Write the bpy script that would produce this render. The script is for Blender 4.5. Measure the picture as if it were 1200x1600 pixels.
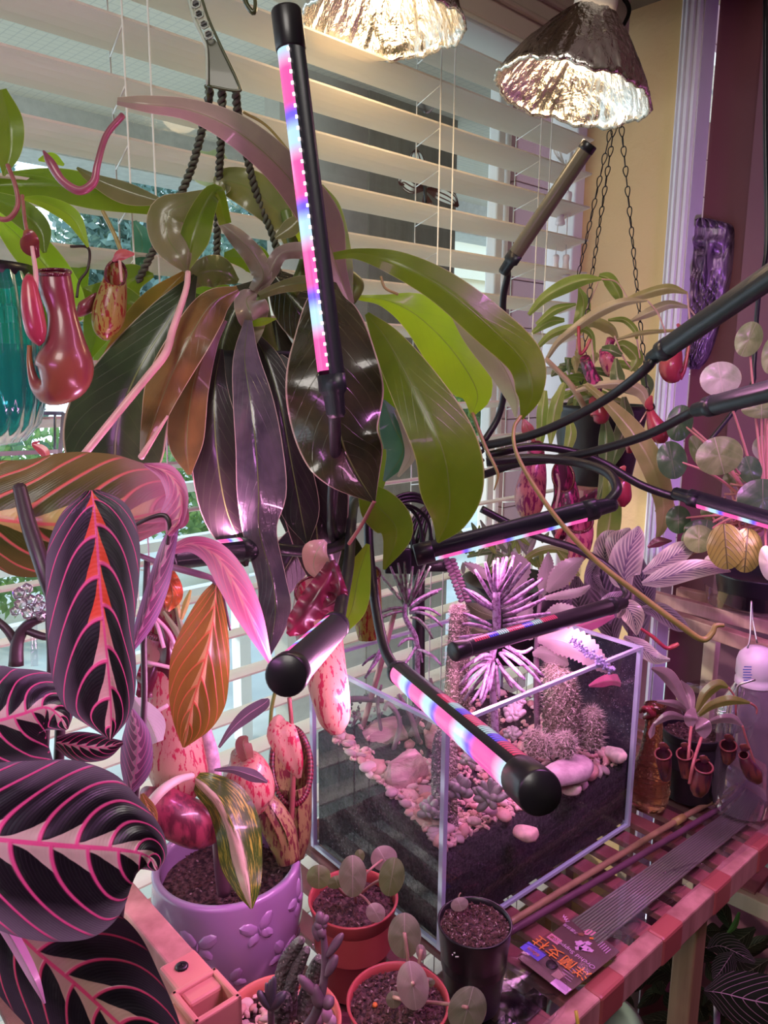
import bpy, bmesh, math, random
import numpy as np
from mathutils import Vector, Matrix, Quaternion
sc = bpy.context.scene
for o in list(bpy.data.objects): bpy.data.objects.remove(o)
col = sc.collection
rnd = random.Random(7)
R_ = math.radians

# ---------------------------------------------------------------- camera
PITCH, ROLL, FPX = R_(10.6), R_(0.5), 1200.0
CAM = np.array([0.0, 0.0, 1.30])
cF = np.array([0, math.cos(PITCH), -math.sin(PITCH)]); cR = np.array([1.0, 0, 0]); cU = np.cross(cR, cF)
cr_, cs_ = math.cos(ROLL), math.sin(ROLL)
cam_d = bpy.data.cameras.new('camera'); cam = bpy.data.objects.new('camera', cam_d); col.objects.link(cam)
cam_d.sensor_fit = 'VERTICAL'; cam_d.sensor_height = 36; cam_d.lens = 36*FPX/1600; cam_d.clip_start = .02; cam_d.clip_end = 200
Rt = cR*cr_ + cU*cs_; Up = -cR*cs_ + cU*cr_
mw = Matrix(((Rt[0], Up[0], -cF[0], CAM[0]), (Rt[1], Up[1], -cF[1], CAM[1]), (Rt[2], Up[2], -cF[2], CAM[2]), (0, 0, 0, 1)))
cam.matrix_world = mw
sc.camera = cam

# ---------------------------------------------------------------- exposure, sky, sun
sc.view_settings.view_transform = 'Standard'; sc.view_settings.look = 'None'
sc.view_settings.gamma = 1; sc.view_settings.use_curve_mapping = False
sc.view_settings.exposure = 0.22
wd = bpy.data.worlds.new('sky'); sc.world = wd; wd.use_nodes = True
wn = wd.node_tree; wn.nodes.clear()
wo = wn.nodes.new('ShaderNodeOutputWorld'); wb = wn.nodes.new('ShaderNodeBackground')
tc = wn.nodes.new('ShaderNodeTexCoord'); sep = wn.nodes.new('ShaderNodeSeparateXYZ'); rp = wn.nodes.new('ShaderNodeValToRGB')
wn.links.new(tc.outputs['Generated'], sep.inputs[0]); wn.links.new(sep.outputs['Z'], rp.inputs[0])
rp.color_ramp.elements[0].position = 0.0; rp.color_ramp.elements[0].color = (.70, .82, .95, 1)
rp.color_ramp.elements[1].position = .7; rp.color_ramp.elements[1].color = (.42, .62, .95, 1)
wn.links.new(rp.outputs[0], wb.inputs[0]); wb.inputs[1].default_value = 3.0
wn.links.new(wb.outputs[0], wo.inputs[0])
# window frame of reference: WS along the window wall (to the right), WN out through the window
WS = np.array([math.sin(R_(46)), math.cos(R_(46)), 0]); WN = np.array([-math.cos(R_(46)), math.sin(R_(46)), 0])
def add_light(name, kind, loc, power, color, target=None, size=.1, size_y=None, spread=None):
    l = bpy.data.lights.new(name, kind); l.energy = power; l.color = color
    if kind == 'AREA':
        l.size = size
        if size_y: l.shape = 'RECTANGLE'; l.size_y = size_y
        if spread: l.spread = spread
    elif kind == 'POINT': l.shadow_soft_size = size
    o = bpy.data.objects.new(name, l); col.objects.link(o); o.location = loc
    if target is not None:
        o.rotation_euler = (Vector(target)-Vector(loc)).to_track_quat('-Z', 'Y').to_euler()
    return o
sun = add_light('sun', 'SUN', (0, 0, 5), 2.2, (1, .95, .84)); sun.data.angle = R_(1.5)
sd = -(WN*.8 + WS*-.55 + np.array([0, 0, .34]))
sun.rotation_euler = Vector(sd).to_track_quat('-Z', 'Y').to_euler()
# added room and corner fill lights, plus off-frame grow lamps overhead and beside
add_light('room_fill', 'AREA', (-.25, -.45, 2.15), 8.0, (1, .93, .86), (0, .8, 1.1), .5)  # unseen fill light, added to brighten the plants from the room side
add_light('overhead_grow_lamp', 'AREA', (.38, .46, 1.66), 1.7, (.88, .26, .86), (.30, .66, .80), .30, .05, R_(110))
add_light('side_grow_lamp', 'AREA', (.74, .42, 1.12), 3.4, (.62, .30, 1.0), (.93, .95, 1.12), .25, .05, R_(110))
add_light('corner_pink_fill', 'AREA', (-.40, .05, 1.42), .30, (.95, .30, .95), (-.15, .5, .95), .25, .05, R_(110))  # unseen pink fill, added for the near left plants

# ---------------------------------------------------------------- geometry helpers
def ray(u, v):
    x, y = (u-600)/FPX, (800-v)/FPX
    return cF + cR*(cr_*x - cs_*y) + cU*(cs_*x + cr_*y)
def P(u, v, d): return CAM + ray(u, v)*d
def T(u, v, z): r = ray(u, v); return CAM + r*((z-CAM[2])/r[2])
def onN(u, v, n): r = ray(u, v); return CAM + r*(n/(r@WN))       # on the plane parallel to the window at distance n
def onS(u, v, s): r = ray(u, v); return CAM + r*(s/(r@WS))       # on a plane parallel to the side wall
def SN(s, n, z=0): return WS*s + WN*n + np.array([0, 0, z])
def nrm(a): return a/(np.linalg.norm(a)+1e-12)
WL = {}
def wloc(o): return WL.get(o.name, np.zeros(3)) if o else np.zeros(3)
def tag(o, label=None, cat=None, group=None, kind=None):
    if label: o['label'] = label
    if cat: o['category'] = cat
    if group: o['group'] = group
    if kind: o['kind'] = kind
    return o
def thing(name, label, cat, loc, group=None):
    o = bpy.data.objects.new(name, None); col.objects.link(o); o.empty_display_size = .02
    o.location = loc; WL[o.name] = np.array(loc, float)
    return tag(o, label, cat, group)
def obj(name, V, Fc, mat, par=None, uv=None, smooth=True, origin=None, label=None, kind=None, mi=None):
    V = np.asarray(V, float); c = V.mean(0) if origin is None else np.array(origin, float)
    me = bpy.data.meshes.new(name); me.from_pydata((V-c).tolist(), [], Fc)
    if uv is not None:
        l = me.uv_layers.new(name='UVMap'); idx = np.empty(len(me.loops), dtype=np.int32); me.loops.foreach_get('vertex_index', idx)
        l.data.foreach_set('uv', np.asarray(uv, float)[idx].ravel())
    for m in (mat if isinstance(mat, (list, tuple)) else [mat]): me.materials.append(m)
    if mi is not None: me.polygons.foreach_set('material_index', mi)
    if smooth: me.polygons.foreach_set('use_smooth', [True]*len(me.polygons))
    me.update()
    o = bpy.data.objects.new(name, me); col.objects.link(o)
    o.parent = par; o.location = c - wloc(par); WL[o.name] = c
    return tag(o, label=label, kind=kind)
def inst(src, par, loc, rot=None, scale=None, name=None, label=None):
    o = src.copy(); col.objects.link(o); o.parent = par; o.location = np.array(loc) - wloc(par); WL[o.name] = np.array(loc, float)
    if rot is not None: o.rotation_mode = 'QUATERNION'; o.rotation_quaternion = rot
    if scale is not None: o.scale = scale
    return o
def cr(rows, n, ts=None):
    A = np.asarray(rows, float); k = len(A)
    if k == 2: A = np.vstack([A[0], (A[0]+A[1])/2, A[1]]); k = 3
    E_ = np.vstack([2*A[0]-A[1], A, 2*A[-1]-A[-2]])
    t = np.linspace(0, k-1, n) if ts is None else np.asarray(ts)*(k-1); i = np.minimum(t.astype(int), k-2); f = (t-i)[:, None]
    p0, p1, p2, p3 = E_[i], E_[i+1], E_[i+2], E_[i+3]
    return .5*((2*p1)+(-p0+p2)*f+(2*p0-5*p1+4*p2-p3)*f*f+(-p0+3*p1-3*p2+p3)*f**3)
def grid_faces(n, m, wrap=False, off=0):
    F = []
    mm = m if wrap else m-1
    for i in range(n-1):
        a = off+i*m
        for j in range(mm): k = (j+1) % m; F.append((a+j, a+k, a+m+k, a+m+j))
    return F
def leaf(name, rows, mat, par=None, fold=.35, tilt=0.0, wave=0.0, wf=3, quilt=0, qn=8, qk=.35, na=26, nc=11, label=None, cup=0, seed=None, cat=None):
    """rows: (u, v, depth, half width on side A, half width on side B) in the photograph's pixels, depth in metres."""
    rows = [r if len(r) == 5 else (*r, r[-1]) for r in rows]
    C = cr(rows, na); C[:, 3:] = np.maximum(C[:, 3:], .6)
    dt = np.gradient(C[:, :2], axis=0); dt /= np.linalg.norm(dt, axis=1)[:, None]+1e-9
    V = []; UV = []; ph = (seed if seed is not None else rnd.random()*6)
    for i in range(na):
        u, v, d, wa, wb = C[i]; nx, ny = dt[i, 1], -dt[i, 0]; a = i/(na-1)
        for j in range(nc):
            c = -1+2*j/(nc-1); w = wa if c > 0 else wb; wm = w*d/FPX; ac = abs(c)
            dd = d + fold*wm*ac + tilt*wm*c + cup*wm*ac*ac + wave*wm*ac*ac*math.sin(a*wf*6.283+ph+(1.3 if c > 0 else 0))
            if quilt: dd += quilt*(.5-.5*math.cos(2*math.pi*qn*(a-qk*ac**1.5)))*min(1, 4*(1-ac))*min(1, 5*ac)*min(1, 6*(1-a))
            V.append(P(u+nx*w*c, v+ny*w*c, dd)); UV.append((a, .5+.5*c))
    o = obj(name, V, grid_faces(na, nc), mat, par, uv=UV, label=label)
    return o
def frames(Pt):
    n = len(Pt); Tn = np.gradient(Pt, axis=0); Tn /= np.linalg.norm(Tn, axis=1)[:, None]+1e-12
    a = nrm(np.cross(Tn[0], [0.3, .2, 1])); As = [a]
    for i in range(1, n):
        a = a-Tn[i]*(a@Tn[i]); a = nrm(a); As.append(a)
    As = np.array(As); return Tn, As, np.cross(Tn, As)
def tubev(Pt, r, ns=8, cap=True, flute=None, off=0):
    Pt = np.asarray(Pt, float); n = len(Pt); r = np.broadcast_to(np.asarray(r, float), (n,))
    Tn, A, B = frames(Pt); th = np.arange(ns)/ns*2*math.pi
    V = []; UV = []
    for i in range(n):
        rr = r[i] if flute is None else r[i]*flute(th, i/(n-1))
        V.append(Pt[i]+(np.cos(th)*rr)[:, None]*A[i]+(np.sin(th)*rr)[:, None]*B[i]); UV += [(i/(n-1), t/6.2832) for t in th]
    V = np.vstack(V); F = grid_faces(n, ns, True, off)
    if cap: F.append(tuple(off+k for k in range(ns))[::-1]); F.append(tuple(off+(n-1)*ns+k for k in range(ns)))
    return V, F, UV
def pts(rows, n): C = cr(rows, n); return np.array([P(*c[:3]) for c in C]), C
def tube(name, rows, mat, par=None, rad=None, n=24, ns=8, flute=None, label=None, kind=None):
    """rows (u, v, depth[, radius px]) or with rad metres"""
    Pt, C = pts(rows, n)
    r = rad if rad is not None else C[:, 3]*C[:, 2]/FPX
    V, F, UV = tubev(Pt, r, ns, flute=flute)
    return obj(name, V, F, mat, par, uv=UV, label=label, kind=kind)
def wtube(name, Pts, r, mat, par=None, ns=8, n=None, label=None, kind=None):
    Pt = cr(Pts, n) if n else np.asarray(Pts, float)
    V, F, UV = tubev(Pt, r, ns); return obj(name, V, F, mat, par, uv=UV, label=label, kind=kind)
def lathe(name, c, prof, mat, par=None, n=40, axis=(0, 0, 1), fn=None, label=None, kind=None, close=True, side=None):
    """prof: list of (radius, height) from c along the axis"""
    ax = nrm(np.array(axis, float)); s = np.array([1.0, 0, 0]) if side is None else np.array(side, float); a = nrm(s-ax*(s@ax)); b = np.cross(ax, a)
    V = []; UV = []; m = len(prof)
    for i, (r, h) in enumerate(prof):
        for k in range(n):
            t = k/n*2*math.pi; rr, hh = (r, h) if fn is None else fn(t, i, r, h)
            V.append(np.array(c)+ax*hh+(a*math.cos(t)+b*math.sin(t))*rr); UV.append((k/n, i/(m-1)))
    F = grid_faces(m, n, True)
    if close and prof[0][0] > 1e-6: F.append(tuple(range(n))[::-1])
    if close == 2: F.append(tuple((m-1)*n+k for k in range(n)))
    return obj(name, V, F, mat, par, uv=UV, label=label, kind=kind)
def boxv(c, hx, hy, hz, X=(1, 0, 0), Y=(0, 1, 0), Z=(0, 0, 1), bev=0.0):
    X, Y, Z = map(lambda q: np.array(q, float), (X, Y, Z)); c = np.array(c, float)
    bm = bmesh.new(); bmesh.ops.create_cube(bm, size=2)
    for w in bm.verts: w.co = Vector((w.co.x*hx, w.co.y*hy, w.co.z*hz))
    if bev: bmesh.ops.bevel(bm, geom=list(bm.edges), offset=bev, segments=2, affect='EDGES', profile=.5)
    V = [c+X*w.co.x+Y*w.co.y+Z*w.co.z for w in bm.verts]; bm.verts.index_update()
    F = [tuple(w.index for w in f.verts) for f in bm.faces]; bm.free(); return V, F
def box(name, c, hx, hy, hz, mat, par=None, X=(1, 0, 0), Y=(0, 1, 0), Z=(0, 0, 1), bev=0.0, label=None, kind=None, smooth=False):
    V, F = boxv(c, hx, hy, hz, X, Y, Z, bev)
    uv = None
    return obj(name, V, F, mat, par, smooth=smooth, origin=c, label=label, kind=kind)
def sbox(name, s0, s1, n0, n1, z0, z1, mat, par=None, bev=0.0, **k):
    return box(name, SN((s0+s1)/2, (n0+n1)/2, (z0+z1)/2), abs(s1-s0)/2, abs(n1-n0)/2, abs(z1-z0)/2, mat, par, WS, WN, (0, 0, 1), bev, **k)
class Acc:
    def __init__(s): s.V = []; s.F = []; s.UV = []
    def add(s, V, F, UV=None):
        o = len(s.V); s.V += list(V); s.F += [tuple(i+o for i in f) for f in F]; s.UV += list(UV) if UV is not None else [(0, 0)]*len(V)
    def obj(s, name, mat, par=None, **k): return obj(name, s.V, s.F, mat, par, uv=s.UV, **k)
def ico(sub=1):
    bm = bmesh.new(); bmesh.ops.create_icosphere(bm, subdivisions=sub, radius=1); bm.verts.index_update()
    V = np.array([w.co[:] for w in bm.verts]); F = [tuple(w.index for w in f.verts) for f in bm.faces]; bm.free(); return V, F
ICO1, ICO1F = ico(1); ICO2, ICO2F = ico(2); ICO3, ICO3F = ico(3)
def rough_ball(V, amp, seed, fr=2.0):
    q = random.Random(seed); ph = [(q.uniform(-1, 1), q.uniform(-1, 1), q.uniform(-1, 1), q.random()*6) for _ in range(6)]
    out = []
    for p in V:
        s = 1+amp*sum(math.sin(fr*(k+1)*.6*(a*p[0]+b*p[1]+c*p[2])*2+f)/(1+k*.5) for k, (a, b, c, f) in enumerate(ph))/2.5
        out.append(p*s)
    return np.array(out)
def rquat(q=rnd): return Quaternion((q.gauss(0, 1), q.gauss(0, 1), q.gauss(0, 1), q.gauss(0, 1))).normalized()

# ---------------------------------------------------------------- material helpers
class X:
    """a tiny expression layer over shader Math nodes"""
    def __init__(s, nt, sk): s.nt = nt; s.sk = sk
    def op(s, o, b=None, c=None, clamp=False):
        n = s.nt.nodes.new('ShaderNodeMath'); n.operation = o; n.use_clamp = clamp
        for i, q in enumerate((s, b, c)):
            if q is None: continue
            if isinstance(q, X): s.nt.links.new(q.sk, n.inputs[i])
            else: n.inputs[i].default_value = float(q)
        return X(s.nt, n.outputs[0])
    def __add__(s, b): return s.op('ADD', b)
    def __sub__(s, b): return s.op('SUBTRACT', b)
    def __mul__(s, b): return s.op('MULTIPLY', b)
    def __truediv__(s, b): return s.op('DIVIDE', b)
    def abs(s): return s.op('ABSOLUTE')
    def frac(s): return s.op('FRACT')
    def pow(s, b): return s.op('POWER', b)
    def rsub(s, b): return (s*-1.0)+b
    def max(s, b): return s.op('MAXIMUM', b)
    def min(s, b): return s.op('MINIMUM', b)
    def sin(s): return s.op('SINE')
    def step(s, a, b):            # smooth 0..1 between a and b
        return ((s-a)*(1.0/(b-a))).op('MULTIPLY', 1.0, clamp=True)
class Mt:
    def __init__(s, name, rough=.5, metal=0, coat=0, spec=.5):
        s.m = bpy.data.materials.new(name); s.m.use_nodes = True; s.nt = s.m.node_tree
        s.b = s.nt.nodes['Principled BSDF']; s.out = s.nt.nodes['Material Output']
        s.b.inputs['Roughness'].default_value = rough; s.b.inputs['Metallic'].default_value = metal
        s.b.inputs['Coat Weight'].default_value = coat; s.b.inputs['Specular IOR Level'].default_value = spec
    def n(s, t, **k):
        q = s.nt.nodes.new(t)
        for a, b in k.items(): setattr(q, a, b)
        return q
    def ln(s, a, b): s.nt.links.new(a.sk if isinstance(a, X) else a, b)
    def uv(s):
        t = s.n('ShaderNodeTexCoord'); e = s.n('ShaderNodeSeparateXYZ'); s.ln(t.outputs['UV'], e.inputs[0])
        return X(s.nt, e.outputs[0]), X(s.nt, e.outputs[1])
    def pos(s):
        t = s.n('ShaderNodeTexCoord'); return t.outputs['Object']
    def noise(s, scale, detail=3, vec=None, rough=.55, dist=0, color=False):
        q = s.n('ShaderNodeTexNoise'); q.inputs['Scale'].default_value = scale; q.inputs['Detail'].default_value = detail
        q.inputs['Roughness'].default_value = rough; q.inputs['Distortion'].default_value = dist
        s.ln(vec if vec is not None else s.pos(), q.inputs['Vector']); return X(s.nt, q.outputs[0])
    def voro(s, scale, feature='F1', vec=None, out=0):
        q = s.n('ShaderNodeTexVoronoi', feature=feature); q.inputs['Scale'].default_value = scale
        s.ln(vec if vec is not None else s.pos(), q.inputs['Vector']); return X(s.nt, q.outputs[out])
    def mapped(s, sc_=(1, 1, 1), src='Object', rot=(0, 0, 0)):
        t = s.n('ShaderNodeTexCoord'); m = s.n('ShaderNodeMapping'); m.inputs['Scale'].default_value = sc_; m.inputs['Rotation'].default_value = rot
        s.ln(t.outputs[src], m.inputs['Vector']); return m.outputs[0]
    def mix(s, f, a, b):
        q = s.n('ShaderNodeMix', data_type='RGBA')
        if isinstance(f, X): s.ln(f, q.inputs[0])
        else: q.inputs[0].default_value = f
        for v, i in ((a, 6), (b, 7)):
            if isinstance(v, tuple): q.inputs[i].default_value = (*v[:3], 1)
            else: s.ln(v, q.inputs[i])
        return q.outputs[2]
    def base(s, c):
        if isinstance(c, tuple): s.b.inputs['Base Color'].default_value = (*c[:3], 1)
        else: s.ln(c, s.b.inputs['Base Color'])
        return s
    def rough(s, x): s.ln(x, s.b.inputs['Roughness']); return s
    def bump(s, h, st=.3, dist=.002):
        q = s.n('ShaderNodeBump'); q.inputs['Strength'].default_value = st; q.inputs['Distance'].default_value = dist
        s.ln(h, q.inputs['Height']); s.ln(q.outputs[0], s.b.inputs['Normal']); s.bn = q.outputs[0]; return s
    def translucent(s, c, f):
        t = s.n('ShaderNodeBsdfTranslucent'); m = s.n('ShaderNodeMixShader'); m.inputs[0].default_value = f
        if isinstance(c, tuple): t.inputs[0].default_value = (*c[:3], 1)
        else: s.ln(c, t.inputs[0])
        s.ln(s.b.outputs[0], m.inputs[1]); s.ln(t.outputs[0], m.inputs[2]); s.ln(m.outputs[0], s.out.inputs['Surface']); return s
def simple(name, c, rough=.5, metal=0, coat=0, var=.0, scale=40, bump=0, spec=.5):
    m = Mt(name, rough, metal, coat, spec)
    if var or bump:
        n = m.noise(scale, 4)
        if var: m.base(m.mix(n.step(.3, .7), tuple(x*(1-var) for x in c), tuple(min(1, x*(1+var)) for x in c)))
        else: m.base(c)
        if bump: m.bump(n, bump, .001)
    else: m.base(c)
    return m.m
def leafmat(name, c1, c2, vein=(.3, .4, .2), nv=9, k=.5, vw=.10, vs=.35, rough=.32, trans=.3, tcol=None, edge=None, coat=.15, nscale=25, mid=.035, bump=.25):
    m = Mt(name, rough, 0, coat); a, y = m.uv(); c = (y*2.0-1.0).abs()
    n = m.noise(nscale, 3, dist=.4); base = m.mix(n.step(.35, .65), c1, c2)
    s = a - c.pow(1.4)*k; f = ((s*float(nv)).frac()-.5).abs().rsub(.5)
    vm = f.step(vw, 0.0)*vs; mm = c.step(mid, mid*.4)
    cc = m.mix(vm.max(mm), base, vein)
    if edge: cc = m.mix(c.step(.955, .985), cc, edge)
    m.base(cc); m.bump(vm.max(mm)*-1.0 + m.noise(nscale*6, 2)*.3, bump, .0015)
    if trans:
        t = m.mix(vm.max(mm)*.6, tcol or tuple(min(1, x*2.2) for x in c2), vein); m.translucent(t, trans)
    return m.m
def marantamat(name, dark, outer, vein, midc, n=9, k=.40, p=1.7, trans=.12, tcol=None, rough=.36, vw=.10, jag=.10, red=None, outer0=.55, tip=None):
    """prayer plant: dark blotches between coloured herringbone veins, a jagged pale band along the midrib"""
    m = Mt(name, rough, 0, .1); a, y = m.uv(); sg = y*2.0-1.0; c = sg.abs()
    wob = m.noise(14, 2)*.02
    s = a - c.pow(p)*k + wob + sg.step(-.01, .01)*(.32/n); ph = (s*float(n)).frac(); f = (ph-.5).abs().rsub(.5)
    vm = f.step(vw, vw*.35)*c.step(1.0, .93)
    fine = m.noise(1, 3, vec=m.mapped((1, 1, 1), 'UV'))
    fib = ((s*float(n)*9.0).frac()-.5).abs()
    base = m.mix((c+m.noise(20, 3)*.25).step(outer0, outer0+.35), dark, outer)
    base = m.mix(fib.step(.35, .5)*.10, base, outer)
    jw = ph.pow(1.6)*jag*2.5 + .02 + m.noise(45, 3)*.10 - .02
    jm = (jw-c).step(0.0, .012)
    jc = midc if red is None else m.mix((a+m.noise(18, 2)*.2).step(.62, .75), red, midc)
    cc = m.mix(jm, base, jc); cc = m.mix(vm, cc, vein); cc = m.mix(c.step(.035, .02), cc, vein)
    if tip: cc = m.mix((a+m.noise(12, 3)*.3-sg*.06).step(.66, .92)*.85, cc, tip)  # paints a lamp's pink glow over the leaf tip
    m.base(cc); m.bump(vm*-1.0+fib*.15, .35, .002)
    if trans: m.translucent(tcol if tcol else cc, trans)
    return m.m
# ---------------------------------------------------------------- common materials
def FR(m, k):
    l = m.n('ShaderNodeLayerWeight'); return (X(m.nt, l.outputs['Facing']).pow(4.0)*(.75*k)+.035*k)
BLK = simple('black_plastic', (.012, .011, .014), .34, coat=.08)
BLKm = simple('black_rubber', (.016, .015, .018), .38)
m = Mt('ribbed_black_plastic', .38, 0, .05); m.base((.012, .015, .020)); a, y = m.uv(); m.bump((y*90.0).frac(), .5, .001); RIB = m.m
WHITE = simple('white_vinyl', (.80, .79, .76), .45)
STEEL = simple('steel', (.62, .62, .64), .3, 1)
m = Mt('blind_slat', .38, 0, .1); m.base((.88, .84, .76)); m.translucent((.97, .92, .82), .40); SLAT = m.m
CORD = simple('blind_cord', (.86, .84, .80), .8)
m = Mt('window_glass', .02); nt = m.nt
tr = m.n('ShaderNodeBsdfTransparent'); gl = m.n('ShaderNodeBsdfGlossy'); gl.inputs['Roughness'].default_value = .02; mx = m.n('ShaderNodeMixShader'); lw = FR(m, .6)
tr.inputs[0].default_value = (.93, .97, .96, 1); m.ln(lw, mx.inputs[0]); m.ln(tr.outputs[0], mx.inputs[1]); m.ln(gl.outputs[0], mx.inputs[2]); m.ln(mx.outputs[0], m.out.inputs['Surface']); WGLASS = m.m
def thin_glass(name, tint, ior=1.45, rough=.02, spots=0):
    m = Mt(name); tr = m.n('ShaderNodeBsdfTransparent'); gl = m.n('ShaderNodeBsdfGlossy'); gl.inputs['Roughness'].default_value = rough
    mx = m.n('ShaderNodeMixShader'); lw = FR(m, 1.0); tr.inputs[0].default_value = (*tint, 1)
    m.ln(lw, mx.inputs[0]); m.ln(tr.outputs[0], mx.inputs[1]); m.ln(gl.outputs[0], mx.inputs[2]); last = mx.outputs[0]
    if spots:
        v = m.voro(260); n = m.noise(9, 2); f = (v.step(.30, .12)*n.step(.45, .7)*spots).op('ADD', m.noise(6, 4).step(.4, .9)*.05, clamp=True)
        df = m.n('ShaderNodeBsdfDiffuse'); df.inputs[0].default_value = (.8, .78, .85, 1); m2 = m.n('ShaderNodeMixShader'); m.ln(f, m2.inputs[0]); m.ln(last, m2.inputs[1]); m.ln(df.outputs[0], m2.inputs[2]); last = m2.outputs[0]
    m.ln(last, m.out.inputs['Surface']); return m.m
AGLASS = thin_glass('tank_glass', (.93, .95, .97), 1.38, .02, .22)
CLEAR = thin_glass('clear_plastic', (.93, .92, .95), 1.5, .06)
SLEEVE = thin_glass('clear_sleeve', (.95, .93, .96), 1.55, .05)
EDGE = simple('glass_edge', (.42, .52, .66), .15, 0, .6)
def wood(name, c1, c2, sc_=(3, 60, 60), rough=.55, rot=46):
    m = Mt(name, rough, 0, .05); n = m.noise(1.0, 5, vec=m.mapped(sc_)); m.base(m.mix(n.step(.3, .7), c1, c2)); m.bump(n, .25, .001); return m.m
WPINK = wood('reddish_shelf_wood', (.27, .12, .10), (.56, .30, .26), (40, 40, 6))
WSLAT = wood('shelf_slat_wood', (.20, .06, .06), (.38, .13, .12), (30, 30, 8))
WPOST = wood('post_wood', (.20, .11, .06), (.36, .22, .13), (60, 60, 4))
WPALE = wood('pale_wood', (.45, .33, .22), (.62, .48, .34), (40, 40, 6))
RPLAS = simple('salmon_plastic', (.50, .21, .18), .38)

# ---------------------------------------------------------------- the wall with the window
NW = .80                                  # inner face of the window wall
SC = 1.262                                # the side wall
ZC = float(onS(1000, 12, SC)[2])          # ceiling of the alcove
m = Mt('yellow_plaster', .7); n = m.noise(34, 4, dist=.3); m.base(m.mix(m.noise(4, 3), (.72, .47, .20), (.80, .55, .27))); m.bump(n, .55, .004); YEL = m.m
m = Mt('maroon_paint', .6); n = m.noise(60, 3); m.base(m.mix(m.noise(5, 3), (.135, .035, .045), (.17, .045, .06))); m.bump(n, .25, .002); MAR = m.m
def st(o): o['kind'] = 'structure'; return o
s_tr0 = float(onS(1058, 200, SC) @ WN); s_tr1 = float(onS(1094, 200, SC) @ WN)
st(sbox('wall_right', SC, SC+.08, s_tr0, NW+.02, -.0, ZC, YEL))
RW = simple('room_wall_paint', (.62, .50, .36), .8); RC = simple('room_ceiling_paint', (.7, .68, .64), .85)
ZR = ZC+.45
st(sbox('wall_front', -2.3, SC+.3, -2.48, -2.4, 0, ZR, RW)); st(sbox('wall_left', -2.38, -2.3, -2.4, NW+.1, 0, ZR, RW))
st(sbox('ceiling', -2.3, SC+.3, -2.4, .452, ZR, ZR+.03, RC)); st(sbox('trim_6', -2.3, SC+.0, .43, .452, ZC, ZR, RC))
st(sbox('wall_back', -2.3, -1.0, NW, NW+.10, 0, ZR, RW))
st(sbox('door_1', SC+.035, SC+.08, -2.4, s_tr1, 0, ZR, MAR))
# fluted trim between the yellow plaster and the maroon door
tr_ = Acc(); w = s_tr0-s_tr1
prof = [(0, 0), (.0, -.012), (.10, -.016), (.16, -.010), (.22, -.018), (.34, -.020), (.40, -.013), (.46, -.020), (.60, -.020), (.66, -.013), (.72, -.018), (.84, -.018), (.9, -.010), (1.0, -.014), (1.0, .03)]
V = []
for z in (0, ZR):
    for a_, b_ in prof: V.append(SN(SC+b_, s_tr0-w*a_, z))
k = len(prof); tr_.add(V, [(i, i+1, k+i+1, k+i) for i in range(k-1)])
st(tr_.obj('trim_1', simple('painted_trim', (.82, .76, .80), .4), smooth=False))
st(sbox('trim_2', SC+.0, SC+.035, float(onS(1200, 300, SC) @ WN)-.4, float(onS(1170, 300, SC) @ WN), 0, ZR, simple('plum_door_stile', (.17, .06, .08), .5)))
ALC = simple('alcove_ceiling', (.17, .12, .07), .8, var=.1)
st(sbox('ceiling', -2.3, SC+.08, .452, NW+.02, ZC, ZC+.03, ALC))
WZ0, WZ1 = .34, 1.90
WL0, WL1 = -1.0, 1.235
WWALL = simple('window_wall_paint', (.62, .5, .3), .7)
st(sbox('wall_back', -1.2, SC+.08, NW, NW+.10, -.0, WZ0, WWALL))
st(sbox('wall_back_top', -2.3, SC+.08, NW, NW+.10, WZ1, ZC+.3, WWALL)).name = 'wall_top'
st(sbox('floor', -2.35, 1.6, -2.45, NW+.1, -.03, .0, wood('dark_floor', (.05, .03, .02), (.09, .06, .04), (3, 30, 30))))
# window frame, mullion and panes
win = thing('window_1', 'white framed window behind the blinds', 'window', SN((WL0+WL1)/2, NW+.05, WZ0)); win['kind'] = 'structure'
for k_ in ('label', 'category'): del win[k_]
def wf(nm, *a, **k): return sbox(nm, *a, WHITE, win, bev=.003, **k)
wf('frame_rail', WL0, WL1, NW+.0, NW+.06, WZ0, WZ0+.05); wf('frame_rail', WL0, WL1, NW+.0, NW+.06, WZ1-.05, WZ1)
wf('frame_stile', WL1+.0, WL1+.04, NW+.0, NW+.06, WZ0, WZ1)
sm = float(onN(782, 300, NW+.03) @ WS)
wf('mullion', sm-.010, sm+.008, NW+.028, NW+.05, WZ0, WZ1); wf('mullion', sm+.022, sm+.032, NW+.034, NW+.05, WZ0, WZ1)
for s0, s1 in ((WL0+.02, sm), (sm+.03, WL1-.02)):
    V = [SN(s0, NW+.045, WZ0+.04), SN(s1, NW+.045, WZ0+.04), SN(s1, NW+.045, WZ1-.04), SN(s0, NW+.045, WZ1-.04)]
    obj('pane', V, [(0, 1, 2, 3)], WGLASS, win, smooth=False)
SILL = st(sbox('window_sill', WL0, WL1+.03, NW-.03, NW+.02, WZ0-.02, WZ0+.01, WHITE, bev=.003)); SILL.name = 'trim_3'

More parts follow.
